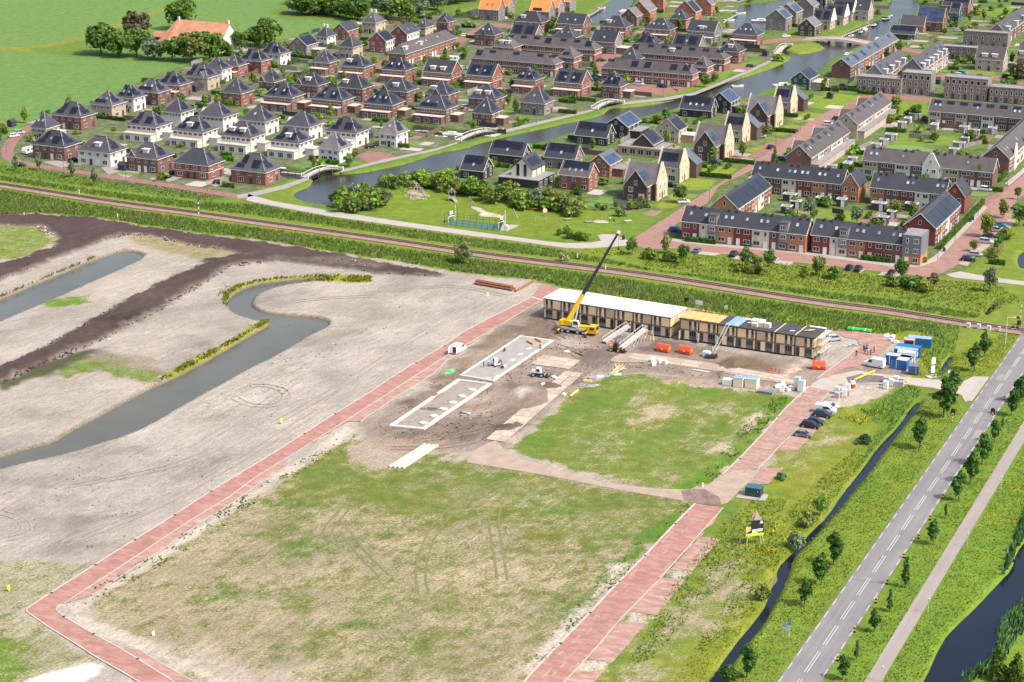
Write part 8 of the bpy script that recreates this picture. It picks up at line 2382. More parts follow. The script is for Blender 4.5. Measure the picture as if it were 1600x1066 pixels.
# ------------------------------------------------------------ people
def person_mesh(pose,key):
 """one continuous body grown from joints; pose = dict of joint offsets"""
 J={'pel':(0,0,.95),'chest':(0,0,1.28),'neck':(0,0,1.47),'head':(0,.02,1.60),'top':(0,.01,1.72),'kl':(.1,.03,.5),'al':(.11,0,.08),'fl':(.12,.14,.04),'kr':(-.1,.03,.5),'ar':(-.11,0,.08),'fr':(-.12,.14,.04),'sl':(.19,0,1.42),'el':(.25,-.02,1.14),'hl':(.26,.1,.9),'sr':(-.19,0,1.42),'er':(-.25,-.02,1.14),'hr':(-.26,.1,.9)}
 J.update(pose)
 R={'pel':.15,'chest':.165,'neck':.065,'head':.105,'top':.07,'kl':.07,'al':.05,'fl':.045,'kr':.07,'ar':.05,'fr':.045,'sl':.075,'el':.052,'hl':.042,'sr':.075,'er':.052,'hr':.042}
 E_=[('pel','chest'),('chest','neck'),('neck','head'),('head','top'),('pel','kl'),('kl','al'),('al','fl'),('pel','kr'),('kr','ar'),('ar','fr'),('chest','sl'),('sl','el'),('el','hl'),('chest','sr'),('sr','er'),('er','hr')]
 def grow(names,scale,nm):
  idx={n:i for i,n in enumerate(names)}
  me=bpy.data.meshes.new(nm)
  me.from_pydata([J[n]for n in names],[(idx[a],idx[b])for a,b in E_ if a in idx and b in idx],[])
  ob=bpy.data.objects.new(nm,me)
  COL.objects.link(ob)
  sk=ob.modifiers.new('s','SKIN')
  me.skin_vertices[0].data[0].use_root=True
  for n,i in idx.items():
   r=R[n]*scale
   me.skin_vertices[0].data[i].radius=(r*(1.25 if n in('chest','pel')else 1),r)
  ob.modifiers.new('u','SUBSURF').levels=1
  dg=bpy.context.evaluated_depsgraph_get()
  out=bpy.data.meshes.new_from_object(ob.evaluated_get(dg))
  out.name=nm
  bpy.data.objects.remove(ob)
  return out
 return(grow(list(J),.92,'body'),grow(['pel','kl','al','kr','ar'],1.32,'trousers'),grow(['pel','chest','neck','sl','el','hl','sr','er','hr'],1.3,'jacket'))
SKIN=mat('skin',(.45,.26,.18),.6,.05,3,rand=.1)
CLOTH={'navy':mat('navy_cloth',(.02,.03,.085),.9,.15,5),'dark':mat('dark_cloth',(.025,.023,.025),.9,.15,5),'blue':mat('work_blue_cloth',(.02,.07,.25),.9,.15,5),'white':mat('white_cloth',(.7,.7,.7),.9,.08,5),'yellow':mat('hi_vis_cloth',(.75,.8,.05),.8,.05,5)}
POSES={'stand':{},'talk':{'el':(.27,.06,1.16),'hl':(.12,.28,1.18),'kl':(.11,.06,.5)},'walk':{'kl':(.1,.2,.52),'al':(.11,.12,.1),'fl':(.11,.26,.06),'kr':(-.1,-.02,.5),'ar':(-.11,-.28,.12),'fr':(-.11,-.16,.04),'hl':(.26,-.14,.93),'hr':(-.26,.22,.95)},'kneel':{'pel':(0,0,.55),'chest':(0,.28,.8),'neck':(0,.42,.92),'head':(0,.52,.98),'top':(0,.6,1.05),'kl':(.12,.32,.3),'al':(.12,-.1,.08),'fl':(.12,.04,.04),'kr':(-.12,.3,.12),'ar':(-.12,-.15,.08),'fr':(-.12,-.28,.05),'sl':(.18,.36,.88),'el':(.22,.5,.6),'hl':(.18,.66,.35),'sr':(-.18,.36,.88),'er':(-.22,.5,.6),'hr':(-.18,.66,.35)}}
HEAD={'stand':(0,.02,1.62),'talk':(0,.02,1.62),'walk':(0,.02,1.62),'kneel':(0,.54,1.0)}
def person(px,rz,pose,top,legs,hat,lb,z=0.0):
 b,tr,ja=shared(('pers',pose),lambda:person_mesh(POSES[pose],pose))
 p=at(*px)
 t=thing('person',lb,'person',(p.x,p.y,z),rz)
 def inst(nm,me,m):
  mm=shared(('pm',nm,pose,m.name),lambda:(lambda x:(x.materials.clear(),x.materials.append(m),x)[2])(me.copy()))
  return link(nm,mm,t)
 inst('body',b,SKIN);inst('trousers',tr,CLOTH[legs]);inst('jacket',ja,CLOTH[top])
 h=HEAD[pose]
 link('helmet' if hat is not CLOTH['dark']else 'hair',shared(('hat',hat.name),lambda:MB().tube((0,-.01,.02),(0,-.01,.1),.125,.11,10).tube((0,-.01,.1),(0,-.01,.15),.11,.05,10).mesh('hair',hat)),t,h)
dk=CLOTH['dark']
for a in(((1349.6,548.5),2.2,'stand','navy','navy',dk,'person in dark clothes standing left in the group on the forecourt'),((1354.5,547),.5,'talk','navy','dark',dk,'person in navy jacket at the back of the group'),((1351.4,552.2),3.0,'talk','navy','navy',dk,'person with bent arm in front of the group'),((1356,554),1.6,'stand','white','navy',dk,'person in a white top in the group'),((1360.3,555.2),4.0,'stand','navy','dark',dk,'person in front right of the group'),((1365.4,551.5),4.8,'stand','dark','dark',dk,'person in black at the right edge of the group'),((1338,557),2.6,'walk','dark','navy',dk,'person walking alone left of the group')):
 person(*a)
person((756,575.5),1.0,'stand','blue','blue',WHT,'worker in blue overalls standing left of the mini excavator',.25)
person((764,574),.2,'kneel','blue','navy',WHT,'worker in blue bending beside the mini excavator',.25)
person((787.5,550.5),3.4,'kneel','dark','dark',dk,'worker in dark clothes kneeling on the left edge of the rear foundation',.25)
person((845,546.5),.4,'kneel','dark','dark',dk,'worker in dark clothes crouching at the right edge of the rear foundation',.25)
person((953,346.5),1.0,'stand','white','dark',dk,'child in a white top on the playground')
person((960.5,346),2.0,'kneel','navy','dark',dk,'child in dark blue crouching on the playground')
# ------------------------------------------------------------ signs, posts, lamps
GREYPOST=mat('grey_post',(.48,.48,.47),.6,.08,1)
LAMPG=mat('lamp_glass',(.62,.63,.62),.3,.05,1)
def lamp(px,h,lb,group=None,arm=0.0,rz=0.0,m=GREYPOST):
 t=thing('street_lamp',lb,'lamp',at(*px),rz,group)
 part('post',MB().tube((0,0,0),(0,0,h),.08,.05,7),m,t)
 if arm:
  part('arm',MB().tube((0,0,h-.06),(arm,0,h),.045,n=6),m,t)
  part('lamp_head',MB().box(arm-.1,arm+.6,-.14,.14,h-.08,h+.06),LAMPG,t)
 else:
  part('lamp_head',MB().tube((0,0,h),(0,0,h+.12),.22,.2,10),m,t)
  part('lamp_glass',MB().tube((0,0,h-.18),(0,0,h),.12,.18,8),LAMPG,t)
for i,px in enumerate(((1564,765),(1511,855),(1449.5,958.5),(1378,1066))):
 lamp(px,2.9,['low lamp post beside the cycle road, farthest of four','low lamp post beside the cycle road, second of four from the top','low lamp post beside the cycle road, third of four from the top','low lamp post beside the cycle road at the bottom edge'][i],'lamp posts of the cycle road')
lamp((1571,537),7.2,'tall pale lamp post with a side arm at the level crossing',None,1.6,0,WHT)
SLAMP=[((690,100),.6),((10,241),.3),((197,286),.4),((324,300),0),((100,268),0),((1108,317),.5),((1080,340),0),((1140,285),0),((1212,232),0),((1250,206),0),((1465,405),0),((1492,378),0),((1528,338),0),((1574,292),0),((1305,400),0),((1180,388),0),((1380,412),0),((1207,55),0),((1036,150),0),((756,215),0),((838,194),0),((1005,136),0)]
for i,(px,r)in enumerate(SLAMP):
 lamp(px,4.2,'thin dark lamp post along an estate street','lamp posts of the estate streets',.0,r,LEAD)
t=thing('railway_signal','black and white striped railway signal mast beside the track','signal',at(310.5,335))
for k in range(5):
 part('mast_band',MB().tube((0,0,k*.85),(0,0,k*.85+.84),.16,n=8),WHT if k%2==0 else BLK,t)
part('signal_head',MB().box(-.3,.3,-.22,.2,4.3,5.9),BLK,t)
for z in(4.6,5.1,5.6):
 part('lens',MB().tube((0,-.22,z),(0,-.3,z),.14,n=8),STEEL,t)
for px,lb in(((946,422),'short white post right beside the railway below the crane boom tip'),((902,403),'small white post north of the railway'),((124,303),'short white marker left on the railway bank'),((184,341),'white stake at the edge of the dark soil, right'),((38,339),'white stake at the edge of the dark soil, left')):
 t=thing('marker_post',lb,'post',at(*px))
 part('post',MB().box(-.12,.12,-.1,.1,0,1.4),WHT,t);part('cap',MB().box(-.16,.16,-.13,.13,1.4,1.6),GREYPOST,t)
for px,lb,w in(((1513,512.5),'grey white relay cabinet, leftmost of the row at the track',.9),((1529,514),'grey white relay cabinet, second in the row at the track',.8),((1545,517),'grey white relay cabinet, third in the row at the track',.9),((1561,518),'thin white cabinet nearest the tall lamp post',.45)):
 t=thing('relay_cabinet',lb,'cabinet',at(*px),D25)
 part('cabinet',MB().box(-w/2,w/2,-.35,.35,.1,1.25),mat('cabinet_white',(.62,.64,.64),.6,.05,1),t);part('roof',MB().box(-w/2-.08,w/2+.08,-.45,.45,1.25,1.36),GREYPOST,t);part('base',MB().box(-w/2,w/2,-.35,.35,0,.1),SLABS,t)
t=thing('crossing_barrier','raised red and white crossing barrier with its dark drive box','barrier',at(1592,508),radians(30))
part('drive_box',MB().box(-.4,.4,-.35,.35,0,1.3),BLK,t)
for k in range(7):
 part('arm_band',MB().bar((.1+.06*k,0,1.2+.75*k),(.16+.06*k,0,1.94+.75*k),.14,.12),WHT if k%2 else REDS,t)
part('warning_lights',MB().box(-.5,.5,.4,.5,1.6,2.3),BLK,t)
t=thing('crossing_box','low dark box and white frame on the crossing side of the track','cabinet',at(1586,514),D25)
part('cabinet',MB().box(-.9,.9,-.4,.4,.1,.7),BLK,t);part('panel',MB().box(-.6,.8,-1.6,-1.5,.0,.5),WHT,t);part('post',MB().tube((.2,-1.2,0),(.2,-1.2,1.4),.05),WHT,t)
a=Vector(at2(1600,517))
q0=RAIL[-2]
sheet('crossing_deck',rect((on_road(0,RW/2)[0]*0+at2(1626,521)[0],at2(1626,521)[1]),9.5,4.6,radians(-28)),.33,ASPHD)
for px,lb in(((1487.7,660),'black warning board with white red triangle on a striped post, left of the road'),((1550,659),'black warning board with white red triangle on a striped post, right of the road')):
 t=thing('warning_sign',lb,'road sign',at(*px),radians(-22))
 for k in range(5):
  part('post_band',MB().tube((0,0,k*.36),(0,0,k*.36+.355),.09,n=7),WHT if k%2 else REDS,t)
 part('board',MB().profile_y([(-.5,1.7),(.5,1.7),(.5,3.1),(.25,3.35),(-.25,3.35),(-.5,3.1)],-.05,.05),BLK,t)
 tri=part('triangle',MB().profile_y([(-.46,1.75),(.46,1.75),(0,2.6)],-.075,-.052),REDS,t)
 part('triangle_face',MB().profile_y([(-.3,1.85),(.3,1.85),(0,2.4)],-.09,-.077),WHT,tri)
 part('symbol',MB().box(-.12,.12,-.1,-.092,1.92,2.06),BLK,tri)
for i,px in enumerate(((1473,779),(1453,812.5),(1435,842),(1412,872),(1386,913),(1368.5,942.6),(1335,988),(1308.5,1033),(1554,672),(1569,625))):
 t=thing('striped_post',['striped road edge post below the close trio of trees','striped road edge post, one up from the white topped one','striped road edge post with a white foot','striped road edge post beside the slim tree','striped road edge post just above the thin sapling','striped road edge post left of the thin sapling','striped road edge post beside the small round tree low down','striped road edge post nearest the bottom edge','striped road edge post under the right warning board','striped road edge post farthest up the road'][i],'road post',at(*px),radians(-20))
 n=4
 for k in range(n):
  part('band',MB().box(-.2,.2,-.08,.08,.05+k*.3,.05+k*.3+.295),mat('post_yellow',(.78,.60,.10),.6,.05,1)if k%2 else BLK,t)
 part('foot',MB().box(-.28,.28,-.15,.15,0,.05),BLK,t)
SIGNB=mat('route_blue',(.10,.27,.42),.5,.08,2)
SIGNG=mat('sign_back_grey',(.55,.56,.58),.5,.06,1)
t=thing('route_sign','blue and grey route sign on two posts in the ditch verge','road sign',at(1228,995),radians(-28))
for x in(-.55,.55):
 part('post',MB().tube((x,0,0),(x,0,2.6 if x<0 else 3.4),.06),GREYPOST,t)
for x0,x1,z0,z1,m in((-.75,.02,1.95,2.55,SIGNB),(.05,.75,1.95,2.35,SIGNG),(-.75,.02,1.25,1.9,SIGNG),(.05,.75,1.25,1.9,SIGNG),(.3,.85,2.45,3.4,SIGNB)):
 o=part('sign_panel',MB().box(x0,x1,-.08,-.04,z0,z1),m,t)
 part('lettering',MB().box(x0+.1,x1-.1,-.09,-.082,(z0+z1)/2-.04,(z0+z1)/2+.06),WHT,o)
a=b=at(1178,850)
t=thing('billboard','lime and black advertising board with a portrait on slanting timber legs','billboard',(a+b)/2,radians(12))
t.scale=(1.05,1.05,1.55)
WD=mat('board_timber',(.55,.42,.27),.85,.1,1)
for p,q in(((-1.5,-.1,0),(-1.2,-.1,2.2)),((-1.1,1.0,0),(-.3,0,4.6)),((-2.7,.9,0),(.15,.1,4.5)),((1.4,-.1,0),(.9,-.1,2.2)),((2.2,.7,0),(1.0,.1,2.2)),((.2,.9,0),(.2,.0,4.6)),((1.9,.3,2.6),(.2,.1,4.6)),((-1.5,-.1,.9),(.6,-.1,1.5))):
 part('leg',MB().bar(p,q,.13,.13),WD,t)
part('pennant',MB().add([(.1,.05,4.7),(-.1,.12,3.2),(1.7,.05,3.0),(.1,.1,4.68),(-.1,.17,3.18),(1.7,.1,2.98)],[(0,1,2),(3,5,4),(0,2,5,3),(1,4,5,2),(0,3,4,1)]),mat('worn_tarp',(.42,.34,.31),.9,.15,2),t)
bd=part('board',MB().box(-1.75,1.75,-.22,-.12,1.2,3.3),BLK,t)
LIME=mat('lime_print',(.60,.78,.02),.6,.04,1)
def pr(x0,x1,z0,z1,m,nm='print',y=-.222):
 part(nm,MB().box(x0,x1,y-.012,y,z0,z1),m,bd)
pr(-1.75,1.75,1.2,1.55,LIME)
pr(-1.75,-1.2,1.55,2.55,LIME)
pr(-.55,.55,1.56,2.1,mat('pale_green_print',(.55,.72,.45),.6,.1,2))
pr(-1.75,-1.1,1.5,1.8,SIGNB,'print',-.235)
pr(.3,1.55,1.75,2.0,WHT);pr(.5,1.6,2.05,2.15,WHT);pr(.9,1.6,2.85,2.93,WHT,'lettering');pr(1.05,1.5,2.95,3.2,WHT,'emblem')
part('portrait',MB().profile_y([(-1.05+.3*cos(k*pi/5),2.25+.42*sin(k*pi/5))for k in range(10)][::-1],-.25,-.236),mat('portrait_skin',(.62,.33,.27),.6,.08,3),bd)
part('portrait_hair',MB().profile_y([(-1.36,2.45),(-1.28,2.72),(-1.0,2.82),(-.72,2.6),(-.8,2.5),(-1.0,2.6)][::-1],-.262,-.251),BLK,bd)
pr(-1.3,-.7,1.56,1.85,BLK,'print',-.237)
for x,h in((-1.65,.75),(-1.35,.95)):
 pr(x,x+.12,2.62,2.62+h*.7,mat('green_letters',(.16,.42,.02),.6,.05,2),'lettering')
pr(-1.2,-.85,2.85,3.15,MATS['green_letters'],'lettering')
P=[Vector(at2(*q))for q in((1149,777.5),(1195.5,784),(1201,773.5),(1160,767))]
sheet('plinth',P,.06,SLABS)
a,b=at(1163.8,761.4,2.0),at(1188.8,765,2.0)
v=b-a
t=thing('transformer_cabinet','dark blue green transformer box on a concrete plinth beside the red street','cabinet',(a.x,a.y,.06),atan2(v.y,v.x))
L=hypot(v.x,v.y)
PETR=mat('petrol_paint',(.018,.05,.075),.5,.1,1,rand=0)
part('body',MB().box(.06,L-.06,.06,2.3,0,1.8),PETR,t)
part('roof',MB().box(0,L,0,2.36,1.8,2.0),mat('petrol_roof',(.035,.11,.17),.6,.08,1,rand=0),t)
for k in range(3):
 part('door',MB().box(L*k/3+.12,L*(k+1)/3-.06,.03,.06,.12,1.72),PETR,t)
part('warning_plate',MB().box(L*.78,L*.78+.18,.0,.029,1.2,1.45),YBRT,t)
t=thing('site_board','two tilted white site boards on a post beside the access road','sign',at(1457,588),radians(20))
part('post',MB().tube((0,0,0),(.1,0,4.8),.07),GREYPOST,t)
part('upper_board',MB().box(-.55,.55,-.09,-.03,3.2,4.9),WHT,t);part('lower_board',MB().box(-.55,.45,-.09,-.03,.9,2.8),WHT,t)
part('foot_plate',MB().box(-1.6,1.6,-1.2,1.0,0,.12),CONC,t)
t=thing('traffic_sign','small white sign on a green post at the access road','road sign',at(1482,592))
part('post',MB().tube((0,0,0),(0,0,1.9),.05),mat('green_post',(.1,.25,.15),.6,.05,1),t);part('plate',MB().box(-.25,.25,-.06,-.03,1.4,2.2),WHT,t)
for px,lb in(((440,662),'bright yellow survey marker in the sand above the red street'),((762,464),'bright yellow survey marker near the steel piles'),((14,924),'bright yellow survey marker at the left edge'),((1419,598),'yellow marker post at the access road edge')):
 t=thing('survey_marker',lb,'marker',at(*px),.4)
 part('flag',MB().box(-.28,.28,-.1,.1,.45,1.25),YBRT,t);part('stake',MB().box(-.05,.05,-.05,.05,0,.45),WHT,t)
t=thing('marker_post','white concrete marker in the dry grass near the bend of the red street','post',at(240,993))
part('post',MB().profile_y([(-.2,0),(.2,0),(.2,.7),(0,.95),(-.2,.75)],-.15,.15),WHT,t);part('plate',MB().box(-.3,-.22,-.2,.2,.2,.7),GREYPOST,t)
t=thing('marker_post','small white post at the field corner beside the hauling track','post',at(1098,761))
part('post',MB().box(-.12,.12,-.12,.12,0,.8),WHT,t);part('cap',MB().box(-.16,.16,-.16,.16,.8,.9),WHT,t)
for i,px in enumerate(((80,927),(149,883),(211,844),(273,805),(330,768),(476,678),(524,647),(100,964),(146,991),(215,1030),(876,1006),(922,958),(968,909),(1008,869),(1055,819),(1156,717),(1216,652),(650,567),(695,540))):
 p=at(*px)
 tag(link('street_drain',MB().box(-.25,.25,-.2,.2,.05,.13).box(-.2,.2,-.24,-.2,.06,.1).mesh('street_drain',BLK),None,p,D65),'small dark drain set in the pale kerb of the new street','drain','drains along the new kerbs')
# ------------------------------------------------------------ bridges and boats
def footbridge(a,b,w,lb):
 p,q=at(*a),at(*b)
 d=q-p
 t=thing('footbridge',lb,'bridge',p,atan2(d.y,d.x))
 L=hypot(d.x,d.y)
 n=12
 arc=lambda f:.15+1.5*sin(pi*f)
 pts=[(L*i/n,arc(i/n))for i in range(n+1)]
 prof=[(x,z)for x,z in pts]+[(x,z-.35)for x,z in pts[::-1]]
 part('deck',MB().profile_y(prof[::-1],-w/2,w/2),mat('bridge_deck',(.42,.37,.33),.9,.12,1),t)
 for sg in(-1,1):
  mb=MB()
  for i in range(n):
   mb.bar((pts[i][0],sg*w/2,pts[i][1]+.95),(pts[i+1][0],sg*w/2,pts[i+1][1]+.95),.12,.16)
  part('handrail',mb,TRIM,t)
  mb=MB()
  for i in range(n):
   mb.bar((pts[i][0],sg*(w/2+.06),pts[i][1]-.2),(pts[i+1][0],sg*(w/2+.06),pts[i+1][1]-.2),.14,.5)
  part('side_beam',mb,DARKT,t)
  for i in range(0,n+1,2):
   part('post',MB().box(pts[i][0]-.08,pts[i][0]+.08,sg*w/2-.06,sg*w/2+.06,pts[i][1]-.1,pts[i][1]+1.1),WOODP if i%4 else DARKT,t)
  for f in(0,1):
   part('end_post',MB().box(L*f-.2,L*f+.2,sg*(w/2+.15)-.2,sg*(w/2+.15)+.2,0,1.5),TRIM,t)
  for f in(.3,.7):
   part('pile',MB().box(L*f-.2,L*f+.2,sg*w/2-.2,sg*w/2+.2,-1.8,arc(f)-.3),DARKT,t)
footbridge((476,278),(531,265.5),3.0,'arched white railed footbridge over the basin, leftmost')
footbridge((716,220),(781,206),3.0,'arched white railed footbridge in the middle of the picture')
footbridge((929,171),(970,161),3.0,'arched footbridge near the dark brick pyramid house')
footbridge((1214,85),(1233,72),3.0,'steep white footbridge beside the road bridge')
p,q=at(1256,62.5),at(1360,69)
d=q-p
t=thing('road_bridge','long low road bridge with pale brick deck on concrete piers','bridge',p,atan2(d.y,d.x))
L=hypot(d.x,d.y)
n=10
pts=[(L*i/n,.1+1.6*sin(pi*i/n))for i in range(n+1)]
part('deck',MB().profile_y(([(x,z)for x,z in pts]+[(x,z-.6)for x,z in pts[::-1]])[::-1],-3.4,3.4),mat('bridge_brick',(.42,.28,.23),.9,.1,.5),t)
for y in(-3.6,3.6):
 part('parapet',MB().profile_y(([(x,z+.45)for x,z in pts]+[(x,z-.7)for x,z in pts[::-1]])[::-1],y-.18,y+.18),PINKT,t)
for f in(.36,.68):
 part('pier',MB().box(L*f-.6,L*f+.6,-3.0,3.0,-2.2,1.0),SLAB,t)
 part('pier_cap',MB().box(L*f-.8,L*f+.8,-3.9,3.2,.2,.75),CONC,t)
def boat(px,rz,L,m,lb,cabin=True,canopy=None):
 p=at(*px,WZ)
 t=thing('boat',lb,'boat',(p.x,p.y,WZ-.15),rz)
 w=L*.3
 hull=[(-L/2,-w/2),(L*.2,-w/2),(L*.4,-w*.3),(L/2,0),(L*.4,w*.3),(L*.2,w/2),(-L/2,w/2)]
 mb=MB()
 k=len(hull)
 mb.add([(x*.9,y*.75,0)for x,y in hull]+[(x,y,.85)for x,y in hull],[(i,(i+1)%k,k+(i+1)%k,k+i)for i in range(k)]+[tuple(range(k-1,-1,-1)),tuple(range(k,2*k))])
 part('hull',mb,m,t)
 part('rim',MB().prism([(x*1.02,y*1.04)for x,y in hull],.853,.95),WHT,t)
 if cabin:
  cb=part('cabin',MB().profile_y([(-L*.3,.95),(L*.2,.95),(L*.12,1.6),(-L*.25,1.7)],-w*.36,w*.36),canopy or WHT,t)
  part('cabin_window',MB().box(-L*.2,L*.08,-w*.36-.02,-w*.36-.003,1.15,1.5),GLASS,cb)
 else:
  part('cockpit',MB().box(-L*.35,L*.15,-w*.3,w*.3,.953,1.0),canopy or DARKT,t)
NB=mat('boat_navy',(.02,.045,.10),.4,.1,1)
GB_=mat('boat_green',(.02,.17,.12),.4,.1,1)
for px,rz,L,m,lb,cab,can in(((436,265),D25,6,mat('boat_blue',(.03,.25,.45),.5,.1,1),'light blue covered boat below the white semis',False,MATS['boat_blue']if 'boat_blue' in MATS else None),((708,212),radians(-5),8,WHT,'white motor boat beside the middle footbridge',True,None),((941,14),radians(60),7,WHT,'pale house boat at the end of the pond quay',True,GREYR),((975,19),radians(20),6,WHT,'white motor boat at the bright red houses',True,None),((1140,33),radians(20),6,WHT,'white boat, nearer at the lake jetty',False,None),((1158,22),radians(20),6,WHT,'white boat, farther at the lake jetty',False,None),((1191,34),radians(0),11,WHT,'large white cruiser on the lake',True,None),((1153,136),radians(10),5.5,WHT,'small white boat moored at the canal lawn',False,None),((1226,135),radians(10),10,NB,'navy and white cruiser behind the last stone house',True,WHT),((1352,48),D65,6,WHT,'white boat along the far quay',True,None),((1345,52),D65,5,GB_,'green boat along the far quay',False,None),((1366,41),D65,6,NB,'dark covered boat along the far quay, upper',False,DARKT),((1330,58),D65,6,NB,'dark covered boat along the far quay, lower',False,DARKT),((1319,63),D65,6,WHT,'white boat nearest the road bridge',False,None),((1385,31),radians(50),7,NB,'dark boat at the far end of the quay',True,DARKT),((1390,27),radians(50),6,GREYR,'grey boat at the tip of the quay',False,None),((690,216),D25,5,NB,'dark boat under the canal corner garden',False,DARKT),((1323,87),D65,5,WHT,'white boat behind the stepped brick row',True,None),((1371,63),D65,5,WHT,'white boat at the top of the stepped brick row',True,None)):
 boat(px,rz,L,m,lb,cab,can)
def jetty(a,b,w,lb):
 p,q=at(*a),at(*b)
 d=q-p
 L=hypot(d.x,d.y)
 t=thing('jetty',lb,'jetty',p,atan2(d.y,d.x))
 part('deck',MB().box(0,L,-w/2,w/2,-.35,-.18),mat('jetty_wood',(.36,.31,.27),.9,.15,1),t)
 for k in range(int(L/3)+1):
  part('pile',MB().box(k*3-.1,k*3+.1,-w/2-.1,-w/2+.1,-1.8,.2),DARKT,t)
for a,b,lb in(((918,26),(944,10),'wooden quay edge beside the orange roofed houses'),((1128,36),(1152,22),'wooden jetty with boats at the lake'),((1306,60),(1360,38),'wooden quay along the gardens opposite the black barns'),((648,203),(700,206),'wooden quay edge below the red canal row'),((440,268),(478,272),'wooden jetty beside the light blue boat')):
 jetty(a,b,1.4,lb)
# ------------------------------------------------------------ playground
t=thing('climbing_pyramid','large timber climbing pyramid of slanting poles on sand','climbing frame',at(650,308))
for a,b in(((625,301),(644,283)),((640,311),(652,289)),((672,310),(644,282)),((632,303),(650,285)),((655,312),(650,286)),((665,309),(648,288)),((672,310),(652,290))):
 p0=at(*a)-t.location
 top=Vector((-1.4+(b[0]-644)*.22,2.0,5.2-(b[1]-282)*.1))
 part('pole',MB().tube((p0.x,p0.y,0),top,.13,n=6),WOODP,t)
for z in(1.6,3.0):
 part('cross_bar',MB().tube((-2.6,.8,z),(2.6,.6,z),.09),WOODP,t)
t=thing('play_hut','small open timber play hut with a pointed roof on posts','play hut',at(706,313))
for x in(-1,1):
 for y in(-1,1):
  part('post',MB().box(x-.08,x+.08,y-.08,y+.08,0,3.0),WOODP,t)
part('platform',MB().box(-1.2,1.2,-1.2,1.2,.9,1.1),WOODP,t)
for k in range(8):
 part('rafter',MB().bar((1.6*cos(k*pi/4),1.6*sin(k*pi/4),2.7),(0,0,4.2),.16,.08),WOODP,t)
part('ramp',MB().bar((.6,-1.2,1.0),(1.6,-3.0,.05),1.2,.1),WOODP,t)
t=thing('slide_posts','pair of timber poles at the top of the sand slope','play equipment',at(736,324))
part('pole',MB().tube((0,0,0),(-.5,0,3.8),.14),WOODP,t);part('pole',MB().tube((1.6,0,0),(-.4,0,3.4),.12),WOODP,t);part('rope',MB().tube((-.4,0,3.2),(2.2,-1.5,.2),.05),WOODP,t)
t=thing('balance_log','leaning timber log on the playground slope','play equipment',at(808,341))
part('log',MB().tube((0,0,0),(-1.2,.5,3.0),.2),WOODP,t);part('log_foot',MB().tube((0,0,-.05),(0,0,.3),.28),WOODP,t)
t=thing('basket_goal','round target on a post above the playground','play equipment',at(851.5,338))
part('target',MB().tube((0,-.06,1.9),(0,.06,1.9),.75,n=12),CREAM,t);part('post',MB().tube((0,.1,0),(0,.1,1.9),.08),WOODP,t)
t=thing('goal_frame','low metal play frame on the grass','play equipment',at(845,347),D25)
for x in(-2.0,2.0):
 part('post',MB().tube((x,0,0),(x,0,1.5),.06),STEEL,t)
for z in(.9,1.45):
 part('bar',MB().tube((-2.0,0,z),(2.0,0,z),.05),STEEL,t)
t=thing('log_pile','long pile of brown logs on the playground slope','logs',at(824,327),D25)
for k in range(7):
 part('log',MB().tube((-3.3+.3*k,-.6+.3*(k%4),.25+.3*(k//4)),(2.7+.3*k,-.5+.3*(k%4),.25+.3*(k//4)),.2,n=6),mat('brown_logs',(.2,.11,.07),.95,.25,1),t)
for px,lb in(((919,348),'low round play table left of the sandpit'),((887,344),'low timber beam on the grass'),((981,347),'pale boulder group on the grass by the street')):
 t=thing('play_item',lb,'play equipment',at(*px),.3)
 part('top',MB().box(-1.2,1.2,-.5,.5,.35,.5),WOODP if 'boulder' not in lb else CONC,t);part('support',MB().box(-.6,.6,-.3,.3,0,.35),WOODP if 'boulder' not in lb else CONC,t)
t=thing('swing_frame','timber frame standing in the sandpit','play equipment',at(943,345.5))
for x in(-.8,.8):
 part('pole',MB().tube((x,-.5,0),(x*.3,0,2.4),.09),WOODP,t)
part('cross_bar',MB().tube((-.5,0,2.2),(.5,0,2.2),.08),WOODP,t)
GRN=mat('dark_green_fence',(.02,.05,.04),.6,.1,1)
t=thing('ball_cage','green fenced ball court with white goals and backboards','ball court',at(694.5,350.5))
C4=[at(*q)-t.location for q in((694.5,350.5),(781,361.5),(785,350.5),(715,343.5))]
for i in range(4):
 a,b=C4[i],C4[(i+1)%4]
 d=b-a
 n=max(2,int(d.length/2.0))
 hh=1.9 if i in(0,2)else 3.6
 for k in range(n+(1 if i in(1,3)else 0)):
  q=a+d*k/n
  part('fence_post',MB().box(q.x-.06,q.x+.06,q.y-.06,q.y+.06,0,hh),GRN,t)
 for z in([1.0,1.85]if i in(0,2)else[1.0,2.2,3.5]):
  part('fence_rail',MB().bar((a.x,a.y,z),(b.x,b.y,z),.06),GRN,t)
for f,c in((0,(C4[0]+C4[3])/2),(1,(C4[1]+C4[2])/2)):
 d=(C4[3]-C4[0]).normalized()
 A=atan2(d.y,d.x)
 part('goal',MB().box(-1.6,-1.45,-.1,.1,0,2.0).box(1.45,1.6,-.1,.1,0,2.0).box(-1.45,1.45,-.1,.1,1.85,2.0),WHT,t,c,A)
 part('backboard',MB().box(-.8,.8,-.16,-.08,2.6,3.6),WHT,t,c,A)
 part('hoop_post',MB().tube((2.6,.3,0),(2.6,.3,5.0),.14),GREYPOST,t,c,A)
t=thing('white_shelter','white angular panel at the right end of the ball court','shelter',at(790.5,361.5),D25)
part('panel',MB().profile_y([(-.9,.1),(.7,.1),(1.0,1.5),(.2,2.3),(-.8,1.9)],-.4,.1),WHT,t);part('base',MB().box(-.7,.5,-.35,.1,0,.1),SLABS,t)
t=thing('litter_bin','dark litter bin on the path beside the street junction','bin',at(974,374.5))
part('bin',MB().box(-.4,.4,-.35,.35,.1,1.2),BLK,t);part('lid',MB().box(-.45,.45,-.4,.4,1.2,1.32),GRN,t)
